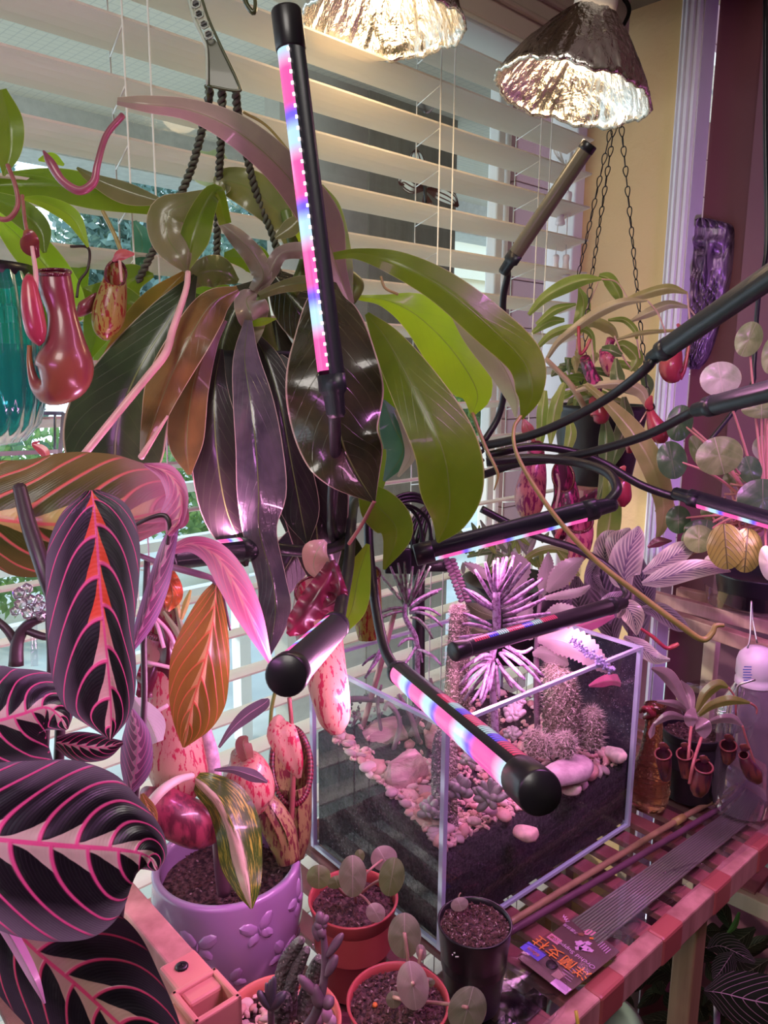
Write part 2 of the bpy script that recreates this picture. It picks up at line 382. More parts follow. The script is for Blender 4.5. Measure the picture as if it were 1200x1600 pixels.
# ---------------------------------------------------------------- venetian blind
NB = .715
blind = thing('venetian_blind', 'cream horizontal slat blind lowered in front of the window', 'blind', SN(.3, NB, ZC-.05))
zph = float(onN(740, 222, NB-.022)[2]); PT = .0492; SW = .0245; TL = R_(13)
S0, S1 = -.72, float(onN(903, 300, NB) @ WS)
ct, st_ = math.cos(TL), math.sin(TL)
sv = []; sf = []; nn = 6
for i, s in enumerate((S0, S1)):
    for j in range(nn):
        c = -1+2*j/(nn-1); sv.append((s, c*SW*ct, -c*SW*st_ + .0028*(1-c*c)))
for j in range(nn-1): sf.append((j, j+1, nn+j+1, nn+j))
b0 = [(s, n_, z-.0022) for s, n_, z in sv]
sv2 = sv+b0; nF = list(sf)+[(a+12-0, b+12, c+12, d+12)[::-1] for a, b, c, d in sf]+[(0, 6, 18, 12), (5, 17, 23, 11), (0, 12, 17, 5)[:4], (6, 11, 23, 18)]
first = None; zt = float(onN(750, 62, NB)[2])
zz = [zph+.004+PT*k for k in range(-40, 20)]; zz = [z for z in zz if WZ0-.02 < z < zt-.012]
for z in zz:
    if first is None:
        V = np.array([SN(s, NB+n_, z0) for s, n_, z0 in sv2]); c = SN(0, NB, 0)
        first = obj('slat', V-c+SN(0, NB, z), nF, SLAT, blind, origin=SN(0, NB, z), smooth=False)
    else: inst(first, blind, SN(0, NB, z))
sbox('head_rail', S0, S1+.01, NB-.028, NB+.03, zt, zt+.05, WHITE, blind, bev=.003)
sbox('valance', S0, S1+.03, NB-.055, NB-.043, zt-.008, ZC-.004, simple('valance_vinyl', (.55, .46, .36), .45), blind, bev=.003)
for dz in (.018, .046): sbox('valance_bead', S0, S1+.03, NB-.062, NB-.054, zt+dz, zt+dz+.008, simple('valance_bead', (.45, .36, .28), .45), blind, bev=.003)
sbox('valance_return', S1+.018, S1+.032, NB-.055, NB+.05, zt-.008, ZC-.004, simple('valance_end', (.72, .55, .52), .45), blind, bev=.003)
zb = zz[0]-.02
for u in (203, 672, 826):
    s = float(onN(u, 300, NB) @ WS)
    for ds, dn in ((-.012, -.026), (.0, .026), (.012, -.027)):
        a_ = Acc(); V, F, UV = tubev([SN(s+ds, NB+dn, zb), SN(s+ds, NB+dn, zt)], .0009, 5); a_.add(V, F, UV)
        if ds == -.012:
            for z in zz:
                V, F, UV = tubev([SN(s-.012, NB-.026, z-.002), SN(s, NB+.026, z-.012)], .0008, 4); a_.add(V, F, UV)
        a_.obj('ladder_cord', CORD, blind)
# lift cords and their tassels
lift = thing('blind_cord', 'bundle of looped white lift cords hanging at the right end of the blind', 'cord', onN(885, 210, NB-.06))
a_ = Acc()
for k in range(5):
    du = rnd.uniform(-9, 9); d0 = 1.22
    Pt, _ = pts([(886, 205, d0), (878+du-4, 222, d0), (874+du, 240, d0), (884, 258, d0), (894+du*.3, 240, d0), (890, 220, d0), (886, 205, d0)], 20)
    V, F, UV = tubev(Pt, .0011, 5); a_.add(V, F, UV)
a_.obj('cord_loop', CORD, lift)
for (u0, u1, v1) in ((884, 888, 302), (880, 876, 322), (878, 868, 400), (890, 884, 400)):
    tube('cord', [(u0, 250, 1.22), (u1, v1, 1.22)], CORD, lift, rad=.0009, n=3, ns=5)
TAS = simple('white_tassel', (.86, .78, .80), .4)
for k, (u, v) in enumerate(((888, 317), (876, 335), (868, 415), (884, 415))):
    q = lathe('cord_tassel', P(u, v, 1.22), [(.002, .017), (.0045, .016), (.0055, .012), (.0045, .004), (.0055, -.004), (.0078, -.012), (.0078, -.015), (.005, -.017), (.0, -.017)], TAS, n=16)
    tag(q, ['white plastic cord tassel, upper right one of the four', 'white plastic cord tassel just below and left of the uppermost', 'white plastic cord tassel, left one of the lowest pair', 'white plastic cord tassel, right one of the lowest pair'][k], 'tassel', 'tassels on the blind cords')

# ---------------------------------------------------------------- outside: porch, wall, shrubs
m = Mt('vented_soffit', .7); v_ = m.mapped((1, 1, 1), rot=(0, 0, R_(44))); e = m.n('ShaderNodeSeparateXYZ'); m.ln(v_, e.inputs[0]); x_, y_ = X(m.nt, e.outputs[0]), X(m.nt, e.outputs[1])
g = ((x_*40.0).frac()-.5).abs().step(.42, .47); h = ((y_*40.0).frac()-.5).abs().step(.42, .47); j = ((x_*2.5).frac()-.5).abs().step(.47, .49)
m.base(m.mix(j, m.mix(g.max(h)*.5, (.60, .56, .46), (.36, .35, .32)), (.30, .30, .29))); SOF = m.m
PZ = 2.06
st(sbox('porch_ceiling', -5, 6, NW+.15, 2.6, PZ, PZ+.03, SOF)).name = 'trim_4'
FAS = simple('porch_fascia', (.50, .50, .46), .6, var=.1)
st(sbox('porch_beam', -5, 6, 2.45, 2.62, PZ-.14, PZ, FAS)).name = 'trim_5'
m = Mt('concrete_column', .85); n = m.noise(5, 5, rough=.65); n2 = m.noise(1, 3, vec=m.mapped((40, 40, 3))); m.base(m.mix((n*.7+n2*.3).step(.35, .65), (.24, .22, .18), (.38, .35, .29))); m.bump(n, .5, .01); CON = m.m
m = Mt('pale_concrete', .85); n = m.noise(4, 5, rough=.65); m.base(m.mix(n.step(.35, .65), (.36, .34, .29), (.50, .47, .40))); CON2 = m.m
nc = 1.7
sa, sb_, sc2 = [float(onN(u, 250, nc) @ WS) for u in (440, 577, 714)]
colm = thing('porch_column', 'broad grey brown concrete porch column outside the window', 'column', SN((sa+sc2)/2, nc+.2, 0))
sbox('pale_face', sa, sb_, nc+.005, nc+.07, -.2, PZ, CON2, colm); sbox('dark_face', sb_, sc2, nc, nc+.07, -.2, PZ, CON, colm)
sid = thing('neighbouring_siding', 'pale yellow lap siding of a neighbouring wall seen past the porch column', 'wall', SN(3.6, 3.0, 0))
SID = simple('pale_siding', (.60, .55, .38), .6)
for k in range(22):
    z = 1.25+k*.12
    V = [SN(2.6, 3.2, z), SN(5.2, 3.2, z), SN(5.2, 3.23, z+.12), SN(2.6, 3.23, z+.12), SN(2.6, 3.23, z), SN(5.2, 3.23, z)]
    obj('siding_board', V, [(0, 1, 2, 3), (0, 4, 5, 1)], SID, sid, smooth=False)
OUTM = simple('reflection_maroon', (.15, .055, .06), .7, var=.12, scale=6)  # boards of this colour stand in for a reflection in the right pane
mw_ = thing('maroon_reflection', 'dark maroon boards standing in for a reflection in the right pane', 'wall', SN(2.2, NW+.5, 0))
s_m0 = float(onN(806, 300, NW+.35) @ WS)
for k in range(20): sbox('reflection_board', s_m0, s_m0+2.0, NW+.35-(.0), NW+.40, .3+k*.11, .409+k*.11, OUTM, mw_, bev=.004)
st(sbox('outside_ground', -8, 9, NW+.12, 12, -.25, -.2, simple('pale_paving', (.50, .50, .42), .9, var=.2, scale=2))).name = 'ground'
# patio of pale paving and white railing seen low on the left
rail = thing('white_railing', 'white horizontal porch railing outside the lower left of the window', 'railing', SN(-1.2, 2.5, -.2))
for z in (.25, .45, .65, .85): sbox('rail', -4, 4.5, 2.48, 2.52, z, z+.035, WHITE, rail)
for s in (-3.2, -1.6, 0, 1.6, 3.2): sbox('baluster', s, s+.05, 2.47, 2.53, -.2, .9, WHITE, rail)
m = Mt('shrub_leaves', .5); n = m.noise(6, 4); m.base(m.mix(n.step(.35, .65), (.04, .10, .05), (.22, .34, .12))); m.translucent((.35, .55, .15), .3); SHR = m.m
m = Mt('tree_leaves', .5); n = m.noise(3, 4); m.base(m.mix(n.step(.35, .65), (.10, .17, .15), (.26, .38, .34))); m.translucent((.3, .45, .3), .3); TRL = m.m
def tree(name, label, cat, c, r, n, mat, sz, seed, trunk=True, group=None):
    q = random.Random(seed); t = thing(name, label, cat, (c[0], c[1], -.2), group); V = []; F = []
    for k in range(n):
        d = np.array([q.gauss(0, 1), q.gauss(0, 1), q.gauss(0, 1)]); d = nrm(d)*(q.random()**.4); p = np.array(c)+d*np.array(r)
        a_ = nrm(np.array([q.gauss(0, 1) for _ in range(3)])); b_ = nrm(np.cross(a_, [q.gauss(0, 1) for _ in range(3)])); s = sz*q.uniform(.6, 1.4); o = len(V)
        V += [p-a_*s, p+b_*s*.5, p+a_*s, p-b_*s*.5]; F.append((o, o+1, o+2, o+3))
    obj('foliage', V, F, mat, t, kind='stuff')
    if trunk: wtube('trunk', [(c[0], c[1], -.2), (c[0]+.1, c[1], c[2]*.5), (c[0], c[1], c[2]+r[2]*.4)], [.10, .08, .03], WPOST, t, 8, 3)
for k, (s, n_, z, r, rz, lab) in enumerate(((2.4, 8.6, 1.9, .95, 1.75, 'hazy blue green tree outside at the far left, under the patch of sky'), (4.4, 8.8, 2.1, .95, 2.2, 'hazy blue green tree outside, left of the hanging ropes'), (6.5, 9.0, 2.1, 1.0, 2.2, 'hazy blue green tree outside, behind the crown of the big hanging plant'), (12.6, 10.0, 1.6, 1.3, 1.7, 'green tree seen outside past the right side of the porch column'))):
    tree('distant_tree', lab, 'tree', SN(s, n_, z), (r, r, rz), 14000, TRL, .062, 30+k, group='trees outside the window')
for k, (s, n_, z, r, lab) in enumerate(((1.3, 4.6, .5, .62, 'low green shrub outside at the left end of the window'), (2.9, 4.6, .5, .6, 'low green shrub outside behind the white railing'), (4.6, 4.6, .45, .55, 'low green shrub outside below the porch column'), (2.62, 2.15, 1.2, .26, 'bright green bush outside, just right of the porch column'))):
    tree('shrub', lab, 'shrub', SN(s, n_, z), (r*1.1, r*1.1, r), 4500, SHR, .035 if k < 3 else .02, 50+k, False, group='shrubs outside the window')

# ---------------------------------------------------------------- butterfly hung on the glass
m = Mt('butterfly_wing', .4); a, y = m.uv(); c = (y*2.0-1.0).abs(); f = ((y*3.5).frac()-.5).abs(); cell = f.step(.40, .28)*a.step(.25, .38)*a.step(.86, .74)*c.step(.93, .82)
m.base(m.mix(cell, (.05, .012, .012), (.62, .72, .74))); m.translucent(m.mix(cell, (.05, .01, .01), (.7, .8, .8)), .4); BW = m.m
bf = thing('butterfly_ornament', 'dark red and white butterfly ornament hung in the window by a suction cup', 'ornament', onN(664, 292, NW-.02))
d = float(onN(664, 292, NW-.02) @ cF)+.0; db = float((onN(664, 292, NW-.015)-CAM) @ cF)
for rows in ([(664, 292, 3, 3), (655, 268, 11, 12), (651, 245, 12, 10), (650, 233, 2, 2)], [(662, 296, 3, 3), (646, 291, 13, 10), (631, 283, 11, 12), (626, 290, 2, 2)], [(667, 296, 3, 3), (686, 302, 12, 11), (704, 311, 11, 10), (716, 323, 2, 2)], [(664, 304, 3, 3), (668, 322, 10, 9), (671, 340, 9, 10), (674, 352, 2, 2)]):
    leaf('wing', [(r[0], r[1], db, r[2], r[3]) for r in rows], BW, bf, fold=.2, na=12, nc=9)
tube('body', [(663, 280, db-.003, 1), (664, 292, db-.003, 3), (665, 318, db-.003, 2)], BLKm, bf, n=8, ns=8)
tube('antenna', [(663, 281, db-.003), (658, 272, db-.003)], BLKm, bf, rad=.0005, n=3, ns=4); tube('antenna', [(664, 281, db-.003), (669, 272, db-.003)], BLKm, bf, rad=.0005, n=3, ns=4)
cup = lathe('suction_cup', onN(664, 150, NW-.004), [(.022, 0), (.018, -.003), (.008, -.006), (.006, -.014), (.0, -.015)], CLEAR, axis=WN, n=24)
tag(cup, 'clear suction cup with a small hook on the window glass above the butterfly', 'suction cup')
tube('hook', [(664, 143, db-.02), (669, 152, db-.03), (665, 160, db-.03), (661, 155, db-.03)], STEEL, cup, rad=.0012, n=10, ns=6)
# ---------------------------------------------------------------- plant table (wooden slats, front rail, posts)
ZT = .78
q0, q1 = T(870, 1590, ZT), T(1190, 1300, ZT)
TA = nrm((q1-q0)*np.array([1, 1, 0])); TB = np.array([-TA[1], TA[0], 0])       # along the front rail / towards the window
n0 = float(q0 @ TB); a0 = float(q0 @ TA)
def tb(a, b, z=ZT): return TA*a+TB*b+np.array([0, 0, z])
def tbox(name, A0, A1, B0, B1, Z0, Z1, mat, par=None, bev=0.0, **k):
    return box(name, tb((A0+A1)/2, (B0+B1)/2, (Z0+Z1)/2), abs(A1-A0)/2, abs(B1-B0)/2, abs(Z1-Z0)/2, mat, par, TA, TB, (0, 0, 1), bev, **k)
AL, AR = -.12, 1.02
bB = n0+.362
table = thing('plant_table', 'reddish slatted wooden plant table under the glass tank and pots', 'table', tb(.4, n0+.2, 0))
zs = ZT-.006
tbox('front_rail', AL, AR, n0-.010, n0+.008, zs-.028, zs+.001, WPINK, table, bev=.002)
tbox('back_rail', AL, AR, bB-.01, bB+.01, zs-.030, zs-.008, WPINK, table, bev=.002)
a = AL+.01; first = None
while a < AR:
    if first is None: first = tbox('slat', a, a+.021, n0+.009, bB+.01, zs-.008, zs, WSLAT, table, bev=.0015)
    else: inst(first, table, tb(a+.0105, n0/2+bB/2, zs-.004)-(tb(AL+.0205, (n0-.010+bB+.01)/2, zs-.004)-wloc(first))*0)
    a += .040
# red clip caps wrapped over the front rail
a = AL+.03
fc = None
while a < AR:
    c = tb(a, n0-.002, zs-.013)
    if fc is None: fc = box('rail_clip', c, .019, .0096, .0154, simple('red_clip', (.34, .09, .08), .4), table, TA, TB, (0, 0, 1), .003)
    else: inst(fc, table, c)
    a += .104
sl_front = T(1090, 1500, .60)
ap = float(T(1098, 1440, ZT-.04) @ TA)
for a in (ap, AL+.02, AR-.02):
    tbox('post', a-.012, a+.012, n0-.004, n0+.020, 0, zs-.03, WPOST, table, bev=.002)
for a in (AL+.02, AR-.02): tbox('post', a-.012, a+.012, bB-.02, bB+.004, 0, zs-.03, WPOST, table, bev=.002)
# sheet of clear plastic over the slats
V, F = boxv(tb(.46, n0+.18, ZT-.0035), .50, .165, .0008, TA, TB)
sheet = obj('clear_tray_liner', V, F, CLEAR, None, smooth=False); tag(sheet, 'clear plastic liner sheet laid over the table slats under the tank', 'plastic sheet')
# lower shelf to the right of the post, pale wood rail and slats
zl = .60
ls = thing('lower_shelf', 'pale wooden rail and slats of a lower shelf to the right of the table post', 'shelf', T(1180, 1420, zl))
pL = T(1128, 1388, zl); pR = T(1215, 1428, zl); d_ = nrm(pR-pL); e_ = np.array([-d_[1], d_[0], 0])
box('rail', pL+d_*.16, .16, .010, .012, WPALE, ls, d_, e_, (0, 0, 1), .002)
for k in range(5): box('slat', pL+d_*(.03+.05*k)+e_*.12+np.array([0, 0, .010]), .012, .12, .005, WSLAT, ls, d_, e_, (0, 0, 1), .001)
box('metal_bar', T(1190, 1345, .66), .05, .004, .003, STEEL, ls, -e_*.2+d_, e_, (0, 0, 1))

# pink lit corner of a nearer shelf frame, bottom left
zf = .925
fr = thing('shelf_corner', 'pink lit wooden shelf frame corner with a square plastic bracket, below the prayer plant', 'shelf', T(320, 1545, zf-.02))
p0, p1 = T(205, 1405, zf), T(318, 1536, zf); d_ = nrm(p1-p0); e_ = np.array([-d_[1], d_[0], 0])
Lr = np.linalg.norm(p1-p0)
box('side_rail', p0+d_*(Lr/2-.05)-np.array([0, 0, .009]), Lr/2+.05, .0095, .009, WPINK, fr, d_, e_, (0, 0, 1), .0015)
c = T(300, 1528, zf+.002)
box('bracket_arm', c-np.array([0, 0, .011]), .020, .0125, .013, RPLAS, fr, d_, e_, (0, 0, 1), .002)
h = T(322, 1562, zf+.002)
for sx, sy, hx, hy in ((1, 0, .002, .0155), (-1, 0, .002, .0155), (0, 1, .0155, .002), (0, -1, .0155, .002)):
    box('bracket_socket', h+d_*sx*.0135+e_*sy*.0135-np.array([0, 0, .014]), hx, hy, .018, RPLAS, fr, d_, e_, (0, 0, 1), .0012)
h2 = h-e_*(-.030)
box('bracket_arm', h-e_*.034-np.array([0, 0, .013]), .0125, .022, .013, RPLAS, fr, d_, e_, (0, 0, 1), .002)
box('front_rail', h-e_*.15-np.array([0, 0, .013]), .0095, .10, .009, WPINK, fr, d_, e_, (0, 0, 1), .0015)
SCR = simple('dark_screw', (.03, .025, .03), .35, .6)
for p in (T(284, 1511, zf+.004), T(242, 1594, zf+.004)):
    s_ = lathe('screw', p, [(.0042, 0), (.0042, .0008), (.003, .0018), (0, .002)], SCR, fr, n=14)
    for q in (0, 1): box('screw_slot', p+np.array([0, 0, .0019]), .0022, .0004, .0004, BLK, s_, (1, q, 0) if 0 else ((.7, .7, 0) if q else (.7, -.7, 0)), ((-.7, .7, 0) if q else (.7, .7, 0)), (0, 0, 1))
wtube('post', [h-np.array([0, 0, .03]), h-np.array([0, 0, .9])], .011, WPOST, fr, ns=4)

# upper right shelf: two rails, back post
zu = .955
us = thing('upper_shelf', 'reddish wooden two rail shelf frame on the right, under the round leaved plant', 'shelf', T(1150, 950, zu-.02))
for (u0, v0, u1, v1, z, hw) in ((1040, 951, 1200, 1003, zu, .009), (1003, 919, 1200, 968, zu+.0, .007), (1060, 917, 1130, 932, zu+.004, .008)):
    A_, B_ = T(u0, v0, z), T(u1, v1, z); d_ = nrm(B_-A_); L = np.linalg.norm(B_-A_); e_ = np.array([-d_[1], d_[0], 0])
    box('rail', (A_+B_)/2+d_*.07-np.array([0, 0, .010]), L/2+.07, hw, .010, WPINK, us, d_, e_, (0, 0, 1), .0015)
pp = T(1108, 960, zu)
box('back_post', pp+WS*.02-np.array([0, 0, .30+.02]), .009, .009, .30, WPALE, us, WS, WN, (0, 0, 1), .001)
box('back_post', T(1008, 925, zu)-np.array([0, 0, .30+.02]), .009, .009, .30, WPALE, us, WS, WN, (0, 0, 1), .001)

# ---------------------------------------------------------------- glass tank
GA, GB, GC = T(688, 1483, ZT), T(505, 1315, ZT), T(980, 1290, ZT)
gx = nrm(GC-GA); gy = np.array([-gx[1], gx[0], 0]); LX, LY, GH = float(np.linalg.norm(GC-GA)), float((GB-GA) @ gy), .219
tank = thing('glass_tank', 'open rectangular glass tank planted with cacti on dark soil and pink pebbles', 'terrarium', GA+gx*LX/2+gy*LY/2)
def gp(x, y, z): return GA+gx*x+gy*y+np.array([0, 0, z])
def gbox(name, x0, x1, y0, y1, z0, z1, mat, par, bev=0): return box(name, gp((x0+x1)/2, (y0+y1)/2, (z0+z1)/2), (x1-x0)/2, (y1-y0)/2, (z1-z0)/2, mat, par, gx, gy, (0, 0, 1), bev)
th = .004
def pane(nm, a, b):
    V = [gp(*a, 0), gp(*b, 0), gp(*b, GH), gp(*a, GH)]
    return obj(nm, V, [(0, 1, 2, 3)], AGLASS, tank, smooth=False)
pane('front_pane', (0, 0), (LX, 0)); pane('side_pane', (0, 0), (0, LY)); pane('back_pane', (0, LY), (LX, LY)); pane('side_pane', (LX, 0), (LX, LY))
obj('floor_pane', [gp(0, 0, .001), gp(LX, 0, .001), gp(LX, LY, .001), gp(0, LY, .001)], [(0, 1, 2, 3)], AGLASS, tank, smooth=False)
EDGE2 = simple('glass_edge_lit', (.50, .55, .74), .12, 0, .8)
for (x, y) in ((0, 0), (LX, 0), (0, LY), (LX, LY)): gbox('corner_edge', x-.0025, x+.0025, y-.0025, y+.0025, 0, GH, EDGE2, tank)
for z in (0.0015, GH-.0015):
    for (x0, x1, y0, y1) in ((0, LX, -.002, .002), (0, LX, LY-.002, LY+.002), (-.002, .002, 0, LY), (LX-.002, LX+.002, 0, LY)):
        gbox('rim_edge' if z > .1 else 'base_edge', x0, x1, y0, y1, z-.0018, z+.0018, EDGE2 if z > .1 else EDGE, tank)
# soil with a landscaped top
m = Mt('dark_soil', .95); n = m.noise(170, 4); v = m.voro(420); m.base(m.mix((n*.6+v*.5).step(.35, .8), (.006, .005, .006), (.055, .042, .05))); m.bump(n, 1.0, .004); SOIL = m.m
m = Mt('pot_soil', .9); n = m.noise(230, 4); m.base(m.mix(n.step(.4, .75), (.022, .010, .012), (.22, .12, .12))); m.bump(n, 1.0, .003); PSOIL = m.m
def gz(x, y):      # soil height over the tank floor
    fx, fy = x/LX, y/LY
    return .080+.008*(1-fx)+fy*(.028+.024*(1-fx))+.004*math.sin(fx*6+fy*4)
nx_, ny_ = 34, 24; V = []; 
for i in range(nx_):
    for j in range(ny_):
        x = th+(LX-2*th)*i/(nx_-1); y = th+(LY-2*th)*j/(ny_-1); V.append(gp(x, y, gz(x, y)+.003*math.sin(i*2.1)*math.sin(j*1.7)))
F = grid_faces(nx_, ny_); nV = len(V)
ring = [i*ny_ for i in range(nx_)]+[(nx_-1)*ny_+j for j in range(1, ny_)]+[i*ny_+ny_-1 for i in range(nx_-2, -1, -1)]+[j for j in range(ny_-2, 0, -1)]
for r in ring: w_ = V[r]; V.append(np.array([w_[0], w_[1], ZT+.004]))
k = len(ring)
for i in range(k): F.append((ring[i], ring[(i+1) % k], nV+(i+1) % k, nV+i))
F.append(tuple(nV+i for i in range(k)))
soil = obj('substrate', V, F, SOIL, tank)
PEB = []
for k, c in enumerate(((.70, .46, .42), (.62, .34, .30), (.78, .60, .56), (.50, .36, .36), (.68, .40, .34))):
    PEB.append(simple('pebble_stone', c, .55, var=.25, scale=120, bump=.2))
PSRC = []
for k in range(10):
    V = rough_ball(ICO1 if k % 2 else ICO2, .28, 100+k, 1.5)*np.array([1, .72, .45]); PSRC.append((V, ICO1F if k % 2 else ICO2F))
def pebbles(par, fpos, n, smin, smax, seed, name='pebble', stuff=0, mats=PEB):
    q = random.Random(seed); srcs = []
    for k in range(n):
        c = np.array(fpos(q)); s = smin+(smax-smin)*q.random()**2; i = k % 20
        rot = Quaternion((0, 0, 1), q.uniform(0, 6.28)) @ Quaternion((1, 0, 0), q.gauss(0, .35))
        if i >= len(srcs):
            V, F = PSRC[i % 10]; o = obj(name, V+c, F, mats[i % len(mats)], par, origin=c); o.scale = (s, s, s); o.rotation_mode = 'QUATERNION'; o.rotation_quaternion = rot; srcs.append(o)
        else: inst(srcs[i], par, c, rot, (s, s, s))
    if stuff:
        A_ = Acc(); A_.V = []
        for k in range(stuff):
            c = np.array(fpos(q)); s = smin*q.uniform(.5, 1.1); V, F = PSRC[2*(k % 5)+1]; M_ = np.array(rquat(q).to_matrix())
            A_.add((V*s) @ M_.T+c-np.array([0, 0, s*.3]), F)
        A_.obj('small_gravel', mats[0], par, kind='stuff', smooth=False)
def tpos(q):
    while 1:
        x, y = q.uniform(.008, LX-.008), q.uniform(.006, LY-.008)
        return gp(x, y, gz(x, y)+.0025)
def tfront(q):
    r = q.random()
    if r < .30: x, y = q.uniform(.008, LX*.98), q.uniform(.007, .03)
    elif r < .45: x, y = q.uniform(.007, .03), q.uniform(.007, LY*.9)
    elif r < .85: x, y = q.uniform(.01, LX-.01), q.uniform(.02, LY*.55)
    else: x, y = q.uniform(.01, LX-.01), q.uniform(.02, LY-.01)
    return gp(x, y, gz(x, y)+q.uniform(.001, .005))
pebbles(soil, tfront, 300, .0045, .0120, 5, stuff=1500)
# rocks in the tank
m = Mt('layered_pink_rock', .7); n = m.noise(1, 5, vec=m.mapped((18, 70, 90), rot=(.3, .2, .5)), dist=.6); m.base(m.mix(n.step(.35, .65), (.34, .16, .17), (.72, .46, .46))); m.bump(n, .8, .004); ROCK = m.m
m = Mt('mauve_rock', .8); n = m.noise(60, 5); m.base(m.mix(n.step(.35, .65), (.30, .20, .24), (.50, .38, .42))); m.bump(n, .6, .002); ROCK2 = m.m
def rock(c, sx, sy, sz, rot, seed, mat, lab, amp=.16, nm='rock'):
    V = rough_ball(ICO3, amp, seed, 1.3); q = random.Random(seed)
    for _ in range(13 if amp > .12 else 5):
        pl = nrm(np.array([q.gauss(0, 1) for _ in range(3)])); h = q.uniform(.60, .86); e_ = V @ pl-h; V = V-np.outer(np.maximum(e_, 0)*.93, pl)
    V = V*np.array([sx, sy, sz])*1.12; M_ = np.array(Matrix.Rotation(rot, 3, 'Z')); 
    o = obj(nm, V @ M_.T+np.array(c), ICO3F, mat, smooth=(amp < .12)); return tag(o, lab, 'rock')
rc = P(634, 1216, .775); rock(rc, .027, .018, .029, .9, 3, ROCK, 'large layered pink rock in the front left of the tank')
rock(P(884, 1206, .80), .034, .020, .014, .75, 8, ROCK2, 'flat rounded mauve rock on the pebbles in the right of the tank', .08)
rock(P(700, 1162, .86), .032, .020, .022, .2, 5, ROCK, 'jagged pink rock behind the lit bar at the back of the tank', .2)
rock(P(600, 1150, .85), .032, .018, .020, .4, 6, ROCK, 'pink rock heap at the left back of the tank', .25)
for k, (u, v, d, s, lab) in enumerate(((822, 1302, .735, .012, 'rounded pink stone low in the middle of the tank'), (918, 1205, .84, .013, 'smooth pink stone right of the mauve rock'), (962, 1178, .87, .013, 'oval pink stone near the right pane of the tank'), (893, 1232, .79, .010, 'dark mauve stone in front of the mauve rock'))):
    rock(P(u, v, d), s, s*.8, s*.62, k, 20+k, PEB[k], lab, .1, 'stone')

# ---------------------------------------------------------------- grow light bars
m = Mt('led_diffuser', .2); a, y = m.uv(); ph = (a*3.6).frac()
c1 = m.mix(ph.step(.36, .56), (1.0, .10, .42), (.50, .78, 1.0)); c2 = m.mix(ph.step(.70, .84), c1, (.18, .12, 1.0)); c3 = m.mix(ph.step(.88, 1.0), c2, (1.0, .10, .42))
m.b.inputs['Emission Strength'].default_value = 1.0; m.ln(c3, m.b.inputs['Emission Color']); m.base((.03, .03, .03)); LED = m.m
m = Mt('led_marks', .3); a, y = m.uv(); ph = (a*2.4).frac(); g = ((a*40.0).frac()-.5).abs().step(.38, .30)
c1 = m.mix(ph.step(.44, .48), (.75, .02, .10), (.35, .62, .62)); c2 = m.mix(ph.step(.72, .76), c1, (.05, .04, .9))
m.ln(m.mix(g, (0, 0, 0), c2), m.b.inputs['Emission Color']); m.b.inputs['Emission Strength'].default_value = .8; m.base((.02, .02, .03)); LEDM = m.m
CHIP = Mt('led_chip'); CHIP.b.inputs['Emission Color'].default_value = (1, .75, .8, 1); CHIP.b.inputs['Emission Strength'].default_value = 6; CHIP = CHIP.m
HOTW = simple('lamp_lit_black_housing', (.16, .14, .09), .35, coat=.3)  # warm lamp light is put into the colour of black plastic
